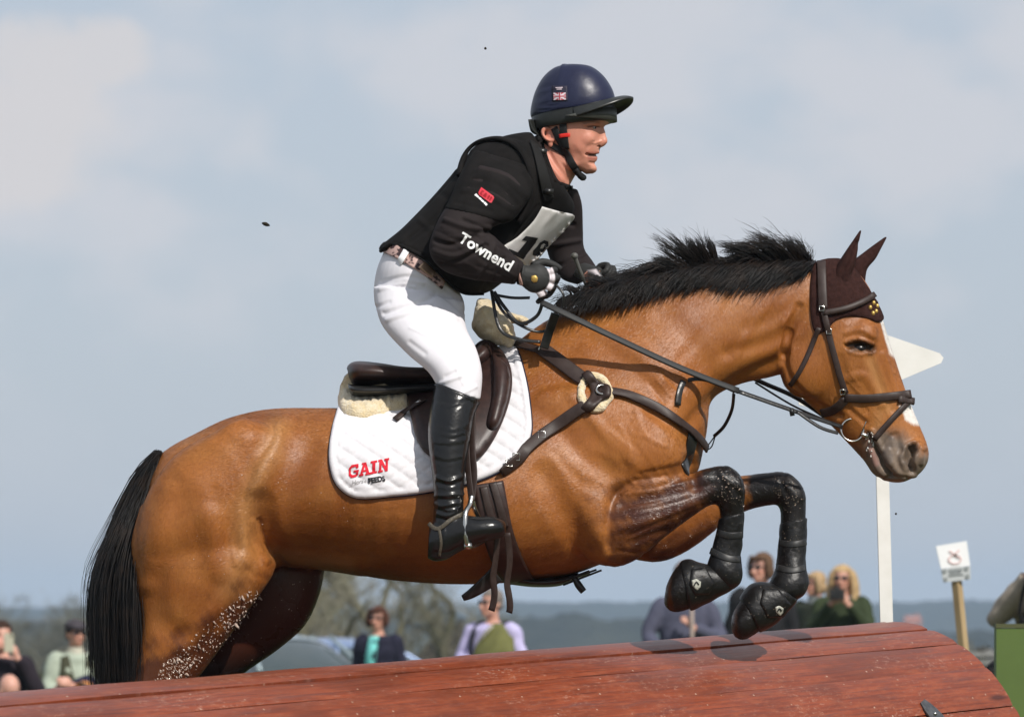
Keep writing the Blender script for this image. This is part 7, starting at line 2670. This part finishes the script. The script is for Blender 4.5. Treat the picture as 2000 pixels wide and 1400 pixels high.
# three women on the right
person("woman with straight brown hair and sunglasses in a black coat between the front hooves", 1487, 1080, 33.5, R_(-12), SK2, cloth("black_coat", (0.018, 0.018, 0.02)), jeans, mid_h, DOWN, "bob", glasses=True, face_yaw=R_(-28))
person("older woman with short blond hair in a dark green coat beside the long haired photographer", 1592, 1117, 36.5, R_(-30), SK1, cloth("green_coat", (0.030, 0.036, 0.024)), jeans, ash_h, DOWN, "bob", glasses=True, face_yaw=R_(-32), collar=cloth("grey_scarf", (0.2, 0.22, 0.22)))
o, rt, hp = person("woman with long blond hair and olive coat holding a camera at her chin", 1645, 1104, 34, R_(-6), SK1, cloth("olive_coat", (0.036, 0.050, 0.022)), jeans, blond_h,
                   [((-0.27, -0.10, 1.16), (-0.09, -0.25, 1.41), (0.45, -0.3, 0.6), (0.6, 0.6, 0)), ((0.25, -0.10, 1.16), (0.06, -0.25, 1.40), (-0.45, -0.3, 0.6), (-0.6, 0.6, 0))], "long", glasses=True, face_yaw=R_(-8))
gadget("camera", "black camera held at the chin of the long haired blond woman", "camera", rt @ Vector((-0.04, -0.30, 1.49)), rt.to_3x3().normalized(), "camera")
mb = MB()
mb.ball(rt @ Vector((0.115, -0.115, 1.30)), (0.016, 0.010, 0.016))
mb.build("badge", M['white_print'], o)
# photographer in beige at the right edge
o, rt, hp = person("photographer in beige jacket at the right edge raising a camera behind the green panel", 2056, 1036, 21, R_(-14), SK2, cloth("beige_jacket", (0.34, 0.29, 0.235)), jeans, mid_h,
                   [((-0.30, -0.12, 1.26), (-0.10, -0.27, 1.50), (0.4, -0.2, 0.8), (0.6, 0.6, 0)), UPCAM[1]], "short", glasses=False)
gadget("camera", "black camera raised by the photographer in beige at the right edge", "camera", rt @ Vector((0.0, -0.31, 1.60)), rt.to_3x3().normalized(), "camera")
cs = thing("camera_strap", "looped black camera strap hanging in front of the photographer in beige", "strap", rt @ Vector((0, -0.25, 1.3)))
mb = MB()
mb.tube([rt @ Vector(p) for p in ((-0.07, -0.32, 1.58), (-0.13, -0.32, 1.40), (-0.15, -0.28, 1.27), (-0.11, -0.26, 1.24), (-0.07, -0.28, 1.32), (0.0, -0.32, 1.52))], 0.013, n=8, flat=0.6)
mb.build("webbing", cloth("black_strap", (0.015, 0.015, 0.016)), cs)
mb = MB()
mb.tube([rt @ Vector(p) for p in ((-0.06, -0.14, 1.42), (-0.18, -0.14, 1.20), (-0.27, -0.08, 1.04), (-0.33, -0.04, 0.98))], [0.022, 0.022, 0.02, 0.02], n=8, flat=0.5)
mb.build("sling", cloth("black_strap2", (0.015, 0.015, 0.016)), cs)
sb_ = thing("shoulder_bag", "black bag at the hip of the photographer in beige", "bag", rt @ Vector((-0.34, 0.0, 0.92)))
mb = MB()
mb.ball(Vector((-0.32, 0.0, 0.93)), (0.07, 0.10, 0.09), n=16, m=10)
link("pouch", remesh_world(mb, rt, 0.01), cloth("black_bag", (0.02, 0.02, 0.02)), sb_)
# ================================================================== base of the jump
mb = MB()
pa, pb = LOGC + AX * 0.12, LOGC + AX * (LEN - 0.12)
for sgn in (1,):
    q = [pa + RT * 0.45, pb + RT * 0.45, pb - RT * 0.45, pa - RT * 0.45]
    lo = [Vector((p.x, p.y, -0.35)) for p in q]
    mb.add(lo + q, [(0, 1, 2, 3), (7, 6, 5, 4), (0, 4, 5, 1), (1, 5, 6, 2), (2, 6, 7, 3), (3, 7, 4, 0)])
mb.build("base", M['dark_wood'], fence, smooth=False)

# ================================================================== white marker, warning board, green box
mk = thing("jump_marker", "white post with a pointed white marker board behind the horse's head", "marker", P(1730, 1300, 1.3))
mb = MB()
yb = 1.35
for (a, b) in (((1726, 930), (1736, 1330)),):
    A, B = P(*b, yb), P(*a, yb)
    ax_ = (B - A).normalized()
    u = Vector((0, 1, 0)).cross(ax_).normalized()
    A2 = A - ax_ * 0.9
    B2 = P(1716, 660, yb + 0.0)
    w = 0.0205
    mb.add([A2 - u * w + Vector((0, -.012, 0)), A2 + u * w + Vector((0, -.012, 0)), A2 + u * w + Vector((0, .012, 0)), A2 - u * w + Vector((0, .012, 0)),
            B2 - u * w + Vector((0, -.012, 0)), B2 + u * w + Vector((0, -.012, 0)), B2 + u * w + Vector((0, .012, 0)), B2 - u * w + Vector((0, .012, 0))],
           [(0, 1, 2, 3), (7, 6, 5, 4), (0, 4, 5, 1), (1, 5, 6, 2), (2, 6, 7, 3), (3, 7, 4, 0)])
mb.build("post", M['white_paint'], mk, smooth=False)
mb = MB()
arrow = [(1560, 632), (1738, 656), (1836, 690), (1843, 699), (1838, 709), (1762, 741), (1600, 800), (1560, 790)]
mb.prism([P(x, y, yb - 0.03) for x, y in arrow], (0, 1, 0), 0.012)
mb.build("board", M['white_paint'], mk, smooth=False)

sg = thing("warning_sign", "white board with faint red crossed symbol and grey text plate on a leaning stake", "sign", P(1880, 1260, 8))
ys = 8.0
mb = MB()
mb.prism([P(x, y, ys) for x, y in ((1828, 1066), (1888, 1056), (1895, 1104), (1838, 1110))], (0, 1, 0), 0.012)
wb = mb.build("board", M['white_print'], sg, smooth=False)
mb = MB()
cx, cy = 1864, 1084
mrk = [[(-11, -8), (-8, -10), (10, 3), (8, 6)], [(-2, -1), (8, -12), (11, -10), (1, 2)]]
for q in mrk:
    mb.prism([P(cx + u, cy + v, ys - 0.004) for u, v in q], (0, -1, 0), 0.002)
for k in range(14):
    a, b = 2 * math.pi * k / 14, 2 * math.pi * (k + 1) / 14
    mb.prism([P(cx + 1 + math.cos(t) * r * 1.15, cy + 8 + math.sin(t) * r * 0.8, ys - 0.004) for t, r in ((a, 9), (b, 9), (b, 12), (a, 12))], (0, -1, 0), 0.002)
mb.build("symbol", mat("faded_red", (0.74, 0.56, 0.54), 0.7, 0.2), wb, smooth=False)
mb = MB()
mb.prism([P(x, y, ys - 0.001) for x, y in ((1838, 1110.5), (1895, 1104.5), (1896, 1131), (1843, 1137))], (0, 1, 0), 0.012)
tp = mb.build("text_plate", mat("grey_plate", (0.46, 0.48, 0.48), 0.6, 0.3), sg, smooth=False)
mb = MB()
for u0, v0, u1, v1 in ((1840, 1112, 1848, 1119), (1884, 1107, 1891, 1114), (1844, 1128, 1850, 1136), (1886, 1122, 1893, 1130)):
    mb.prism([P(x, y, ys - 0.004) for x, y in ((u0, v0), (u1, v0 - 1), (u1, v1 - 1), (u0, v1))], (0, -1, 0), 0.002)
for k, (u0, u1) in enumerate(((1852, 1880), (1854, 1878), (1853, 1882))):
    v0 = 1114 + k * 5 - (u0 - 1840) * 0.1
    mb.prism([P(x, y, ys - 0.004) for x, y in ((u0, v0), (u1, v0 - 3), (u1, v0 - 1), (u0, v0 + 2))], (0, -1, 0), 0.002)
mb.build("print", mat("grey_ink", (0.24, 0.26, 0.26), 0.7, 0.2), tp, smooth=False)
mb = MB()
A, B = P(1884, 1290, ys + 0.03), P(1865, 1100, ys + 0.03)
ax_ = (B - A).normalized()
mb.tube([A - ax_ * 0.9, B], 0.026, n=4, sub=1)
mb.build("stake", mat("raw_timber", (0.42, 0.31, 0.17), 0.8, 0.2, noise=(14, (0.30, 0.21, 0.11), 5, (1, 1, 0.15))), sg, smooth=False)

gb = thing("green_panel", "plain green painted panel at the lower right corner behind the red jump", "panel", P(1990, 1400, 2.6))
M['green'] = mat("green_board", (0.095, 0.145, 0.035), 0.6, 0.3, noise=(5, (0.085, 0.13, 0.032), 4))
yg = 2.9
mb = MB()
a, b = P(1946, 1226, yg), P(2120, 1226, yg)
z0 = -0.1
for x0_, x1_, y0_, y1_ in ((a.x, b.x, yg, yg + 0.02), (a.x, a.x + 0.02, yg + 0.0205, yg + 0.07), (b.x - 0.02, b.x, yg + 0.0205, yg + 0.07)):
    c = Vector(((x0_ + x1_) / 2, (y0_ + y1_) / 2, (a.z + z0) / 2))
    m2 = MB().box(c, (x1_ - x0_, y1_ - y0_, a.z - z0))
    m2.build("board", M['green'], gb, smooth=False)
m2 = MB().box(((a.x + b.x) / 2, yg + 0.035, a.z + 0.008), (b.x - a.x + 0.004, 0.076, 0.015))
m2.build("cap", mat("green_lid", (0.075, 0.08, 0.032), 0.6, 0.3), gb, smooth=False)

# ================================================================== trees
M['bark'] = mat("winter_bark", (0.15, 0.135, 0.09), 0.9, 0.1, noise=(6, (0.09, 0.09, 0.055), 5), bump=(12, 0.8, 0.02))
M['twig'] = mat("twigs", (0.24, 0.215, 0.17), 0.9, 0.1, noise=(2, (0.17, 0.17, 0.11), 4))


def tree_meshes(seed, H, spread=0.55, twigs=1400, buds=900, girth=0.024):
    r = random.Random(seed)
    tr, cr = MB(), MB()
    tips = []

    def limb(p, d, L, rad, lv):
        n = 5
        pts, q, dd = [p], p, d.copy()
        for i in range(n):
            dd = (dd + Vector((r.gauss(0, .16), r.gauss(0, .16), r.gauss(0.05, .10)))).normalized()
            q = q + dd * L / n
            pts.append(q)
        tr.tube(pts, list(np.linspace(rad, rad * 0.45, n + 1)), n=7 if lv < 2 else 4, sub=1)
        if lv >= 3:
            tips.append((pts[2:], dd))
            return
        for k in range(3 if lv else 7):
            i = r.randint(1 if lv else 2, n)
            ang = r.uniform(0, 6.28)
            side = Vector((math.cos(ang), math.sin(ang), r.uniform(-.1, .7)))
            limb(pts[i], (dd * (1 - spread) + side * spread).normalized(), L * r.uniform(.45, .7), rad * 0.42, lv + 1)
        if lv:
            tips.append((pts[3:], dd))
    limb(Vector((0, 0, -0.3)), Vector((r.gauss(0, .06), 0, 1)), H * 0.55, H * girth, 0)
    for k in range(twigs):
        pts, dd = r.choice(tips)
        p = r.choice(pts)
        d = (dd + Vector((r.gauss(0, .8), r.gauss(0, .8), r.gauss(0.15, .6)))).normalized()
        L = H * r.uniform(.04, .11)
        e = p + d * L + Vector((0, 0, -L * 0.1))
        s = d.orthogonal().normalized() * H * 0.0012
        cr.add([p - s, p + s, e], [(0, 1, 2)])
        m = p + d * L * 0.5
        for _ in range(2):
            e2 = m + (d + Vector((r.gauss(0, .8), r.gauss(0, .8), r.gauss(0, .6)))).normalized() * L * 0.6
            cr.add([m - s * .6, m + s * .6, e2], [(0, 1, 2)])
    for k in range(buds):
        pts, dd = r.choice(tips)
        p = r.choice(pts) + Vector((r.gauss(0, 1), r.gauss(0, 1), r.gauss(0, 1))) * H * 0.045
        a = Vector((r.gauss(0, 1), r.gauss(0, 1), r.gauss(0, 1))).normalized() * H * 0.006
        b = a.orthogonal().normalized() * H * 0.005
        cr.add([p - a, p + b, p + a, p - b], [(0, 1, 2, 3)])
    return tr.mesh("trunk"), cr.mesh("crown")


tm = [tree_meshes(5, 9.0, 0.5, 2300, 250), tree_meshes(12, 8.0, 0.6, 2200, 200), tree_meshes(23, 10.0, 0.55, 2400, 300), tree_meshes(41, 4.0, 0.6, 1900, 150, 0.036), tree_meshes(47, 4.0, 0.55, 1900, 150, 0.034)]


def plant_tree(k, px, d, top, rz, label, group=None):
    y = d - DC
    x = (px - 1000) * d / FP
    zt = ZC + (YH - top) * d / FP
    sc = (zt - ground_z(x, y)) / max(v.co.z for v in tm[k][1].vertices)
    t = thing("bare_tree", label, "tree", (x, y, ground_z(x, y)), group)
    t.rotation_euler = (0, -0.22 if 'leaning' in label else 0, rz)
    t.scale = (sc, sc, sc)
    for me, nm, m in ((tm[k][0], "trunk", M['bark']), (tm[k][1], "crown", M['twig'])):
        o = bpy.data.objects.new(nm, me)
        if not me.materials:
            me.materials.append(m)
        COL.objects.link(o)
        o.parent = t
    return t


TG = "bare spring trees in the meadow behind the jump"
plant_tree(3, 668, 80, 880, 0.3, "leaning bare tree under the horse's belly, left of the woman in turquoise", TG)
plant_tree(4, 738, 88, 870, 1.2, "bare tree straight behind the woman in turquoise", TG)
plant_tree(3, 850, 105, 960, 2.2, "bare tree right of the woman in turquoise, under the girth", TG)
plant_tree(4, 575, 100, 960, 4.2, "low bare tree just behind the horse's far hind leg", TG)
LT = "grey treeline on the far left behind the spectators"
lr = random.Random(6)
spots = [(-34, 1140), (16, 1126), (52, 1140), (88, 1142), (120, 1146), (152, 1142), (184, 1138), (222, 1140), (262, 0.42), (300, 0.40)]
names = ["at the left picture edge", "in the far left row, above the man with the phone", "third from the left edge, right of the tallest", "fourth from the left edge, above the gap between the men", "left of the flat cap in the distant row",
         "right above the flat cap in the distant row", "touching the outer edge of the horse's tail", "just hidden behind the horse's tail", "behind the horse's hind quarters", "farthest right of the row, behind the haunch"]
for k, (px, sc) in enumerate(spots):
    if k > 7:
        continue
    plant_tree(k % 3, px, 260 + lr.uniform(-15, 20), sc, lr.uniform(0, 6), "distant bare grey tree " + names[k], LT)

# ------------------------------------------------------------------ hedges
def hedge(label, p0, p1, h, w, n, seed, m, leaf=0.12):
    r = random.Random(seed)
    a, b = Vector((*p0, ground_z(*p0))), Vector((*p1, ground_z(*p1)))
    t = thing("hedge", label, "hedge", (a + b) / 2)
    mb = MB()
    L = (b - a).length
    dirv = (b - a).normalized()
    sd = Vector((-dirv.y, dirv.x, 0))
    for k in range(n):
        u = r.random()
        hh = h * (0.78 + 0.2 * math.sin(u * L * 0.5 + seed) + 0.12 * math.sin(u * L * 1.7))
        q = r.random() ** 0.6
        ang = r.uniform(0, math.pi)
        p = a.lerp(b, u) + Vector((0, 0, hh * q * math.sin(ang) ** 0.5 if ang else 0)) + sd * w * math.cos(ang) * r.uniform(.7, 1)
        p.z = max(p.z, ground_z(p.x, p.y))
        e1 = Vector((r.gauss(0, 1), r.gauss(0, 1), r.gauss(0, 1))).normalized() * leaf * r.uniform(.5, 1.4)
        e2 = e1.orthogonal().normalized() * leaf * 0.6
        mb.add([p - e1, p + e2, p + e1, p - e2], [(0, 1, 2, 3)])
    mb.build("foliage", m, t, smooth=False)
    mb = MB()
    for k in range(14):
        p = a.lerp(b, (k + .5) / 14)
        mb.tube([p, p + Vector((r.gauss(0, .1), r.gauss(0, .1), h * 0.8))], [0.05, 0.02], n=5, sub=1)
    mb.build("stems", M['bark'], t)["kind"] = "stuff"
    return t


hd = mat("hedge_dark", (0.040, 0.048, 0.024), 0.9, 0.1, noise=(0.6, (0.075, 0.07, 0.035), 5))
hbw = mat("hedge_brown", (0.075, 0.060, 0.045), 0.9, 0.1, noise=(0.6, (0.045, 0.045, 0.032), 5))
hedge("dark hedge running along below the grey treeline on the far left", (-19, 114), (-10.0, 110), 3.4, 1.5, 6000, 2, hd, 0.2)
hedge("long dark hedgerow behind the cars and the woman in turquoise", (-9.9, 128), (-1.7, 130), 3.7, 1.5, 8000, 3, hbw, 0.22)
hedge("brown hedgerow at the right behind the leaning sign", (9.9, 78), (17, 76), 1.7, 1.0, 5000, 4, hbw, 0.15)
hedge("low hedge along the meadow at the far left behind the seated bald man", (-14, 70), (-6, 75), 0.8, 1.0, 3800, 8, hd, 0.15)

# rail fence at the right
rf = thing("rail_fence", "grey two rail fence behind the right end of the red jump", "fence", (12, 44, ground_z(5, 40)))
fy_, pr = 42.0, mat("grey_rail", (0.26, 0.26, 0.25), 0.8, 0.2, noise=(10, (0.18, 0.18, 0.17), 4))
for zz in (1278, 1294):
    A, B = P(1880, zz, fy_), P(2060, zz - 2, fy_)
    m2 = MB().box((A + B) / 2, ((B - A).length, 0.05, 0.06))
    m2.build("rail", pr, rf, smooth=False)
for px_ in (1884, 1932, 1985, 2040):
    A = P(px_, 1268, fy_ + 0.06)
    g_ = ground_z(A.x, fy_)
    m2 = MB().box((A.x, A.y, (A.z + g_) / 2), (0.09, 0.06, A.z - g_))
    m2.build("post", pr, rf, smooth=False)

# distant farmhouse
fh = thing("farmhouse", "small pinkish farmhouse far away right of the white marker post", "house", (92, 612, -3))
hx0 = (1782 - 1000) * 624 / FP
mb = MB().box((hx0, 612, -6.0), (2.4, 3, 10.8))
mb.build("wall", mat("pink_brick", (0.46, 0.24, 0.20), 0.9, 0.1), fh, smooth=False)
mb = MB()
mb.add([(hx0 - 1.4, 610.3, -0.59), (hx0 + 1.4, 610.3, -0.59), (hx0 + 1.4, 613.7, -0.59), (hx0 - 1.4, 613.7, -0.59), (hx0 - 1.1, 612, 0.25), (hx0 + 1.1, 612, 0.25)], [(0, 1, 5, 4), (2, 3, 4, 5), (1, 2, 5), (3, 0, 4), (3, 2, 1, 0)])
rfm = mb.build("roof", mat("roof_tile", (0.33, 0.16, 0.13), 0.9, 0.1), fh, smooth=False)
MB().box((hx0 + 0.7, 612, 0.3), (0.4, 0.4, 0.7)).build("chimney", mat("pink_brick2", (0.40, 0.22, 0.18), 0.9, 0.1), rfm, smooth=False)
for k in (-0.6, 0.6):
    MB().box((hx0 + k, 610.48, -1.3), (0.5, 0.08, 0.7)).build("window", mat("far_glass", (0.05, 0.06, 0.07), 0.2, 0.5), fh, smooth=False)

# ------------------------------------------------------------------ parked cars
M['car_glass'] = mat("car_glass", (0.035, 0.05, 0.05), 0.04, 0.7, coat=0.5)
M['tyre'] = mat("tyre", (0.015, 0.015, 0.015), 0.8, 0.2)


def car(label, px, d, yaw, paint):
    y = d - DC
    x = (px - 1000) * d / FP
    t = thing("parked_car", label, "car", (x, y, ground_z(x, y)), "cars parked behind the jump")
    bpy.context.view_layer.update()
    t.rotation_euler = (0, 0, yaw)
    W = 0.86

    def prof(pts, hw):
        rings = []
        for k in range(9):
            v = -1 + 2 * k / 8
            e = 1 - 0.10 * abs(v) ** 3
            rings.append([Vector((px_ * (1 - 0.02 * abs(v) ** 2), v * hw(z), 0.18 + (z - 0.18) * (e if z > 0.6 else 1))) for px_, z in pts])
        return rings
    body = [(-2.1, 0.25), (-2.15, 0.55), (-2.05, 0.92), (-1.7, 0.98), (-0.6, 1.0), (0.75, 0.98), (1.55, 0.86), (2.05, 0.70), (2.15, 0.45), (2.1, 0.22), (1.0, 0.18), (-1.0, 0.18)]
    mb = MB().rings(prof(catmull(np.array(body + [body[0]], float), 3)[:-1].tolist(), lambda z: W if z < 0.8 else W * 0.96))
    bo = mb.build("body", paint, t, angle=40)
    cab = [(-1.95, 0.97), (-1.75, 1.25), (-1.35, 1.43), (-0.5, 1.48), (0.15, 1.42), (0.75, 1.15), (1.02, 0.97)]
    mb = MB().rings(prof(catmull(np.array(cab, float), 4).tolist(), lambda z: W * (0.93 - 0.28 * max(0, z - 1.0))))
    mb.build("window_glass", M['car_glass'], t, angle=50)
    top = [(-1.50, 1.41), (-1.35, 1.455), (-0.5, 1.505), (0.05, 1.47), (0.20, 1.42), (-0.5, 1.44), (-1.3, 1.40)]
    mb = MB().rings(prof(top, lambda z: W * 0.80))
    mb.build("roof", paint, t, angle=40)
    mb = MB()
    for q in (-1, 1):
        for pl in ([(1.02, 0.83, 0.97), (0.70, 0.76, 1.19), (0.18, 0.69, 1.44)], [(-0.45, 0.82, 0.98), (-0.5, 0.70, 1.45)], [(-1.95, 0.80, 0.95), (-1.72, 0.74, 1.26), (-1.38, 0.68, 1.44)]):
            mb2 = MB()
            mb2.tube([Vector((a, b * q, c)) for a, b, c in pl], 0.035, n=6, sub=2)
            mb2.build("pillar", paint, t)
        m3 = MB()
        m3.ball((0.72, q * 0.96, 1.02), (0.07, 0.10, 0.07), n=10, m=7)
        m3.build("mirror", paint, t)
        m3 = MB()
        m3.ball((2.02, q * 0.62, 0.66), (0.10, 0.16, 0.07), n=12, m=8)
        m3.build("headlight", M['steel'], t)
        for wx in (-1.3, 1.32):
            m3 = MB()
            m3.tube([Vector((wx, q * 0.70, 0.31)), Vector((wx, q * 0.88, 0.31))], 0.31, n=24, sub=1)
            wo = m3.build("wheel", M['tyre'], t, angle=40)
            m3 = MB()
            m3.tube([Vector((wx, q * 0.86, 0.31)), Vector((wx, q * 0.895, 0.31))], 0.20, n=18, sub=1)
            m3.build("rim", M['steel'], wo, angle=40)
    for c_ in t.children:
        c_.matrix_parent_inverse = Matrix.Identity(4)
    return t


car("silver car with a pale reflecting windscreen parked behind the horse's hind legs", 552, 60, R_(-62), mat("silver_green_paint", (0.30, 0.37, 0.39), 0.25, 0.5, 0.3, coat=0.6))
car("pale blue car with dark side windows parked behind the woman in turquoise", 708, 66, R_(8), mat("pale_blue_paint", (0.20, 0.28, 0.46), 0.25, 0.5, 0.3, coat=0.6))

# clods of turf thrown into the air
M['clod'] = mat("dark_turf_clod", (0.03, 0.025, 0.018), 0.95, 0.1)
for px, py, r, lab in ((519, 438, (0.012, 0.006, 0.005), "largest dark clod of turf in the open sky left of the rider"), (948, 95, (0.0035, 0.003, 0.0035), "tiny dark clod of turf high in the sky above the rider's back"),
                       (1750, 1003, (0.003, 0.003, 0.003), "tiny dark speck of turf beside the white marker post")):
    mb = MB()
    mb.ball(P(px, py, -0.1), r, n=10, m=7, rot=Matrix.Rotation(R_(15), 3, 'Y'))
    o = mb.build("turf_clod", M['clod'])
    cr_ = random.Random(px)
    for v in o.data.vertices:
        v.co += Vector((cr_.uniform(-1, 1), cr_.uniform(-1, 1), cr_.uniform(-1, 1))) * r[1] * 0.3
    tag(o, lab, "clod", "clods of turf in the air")
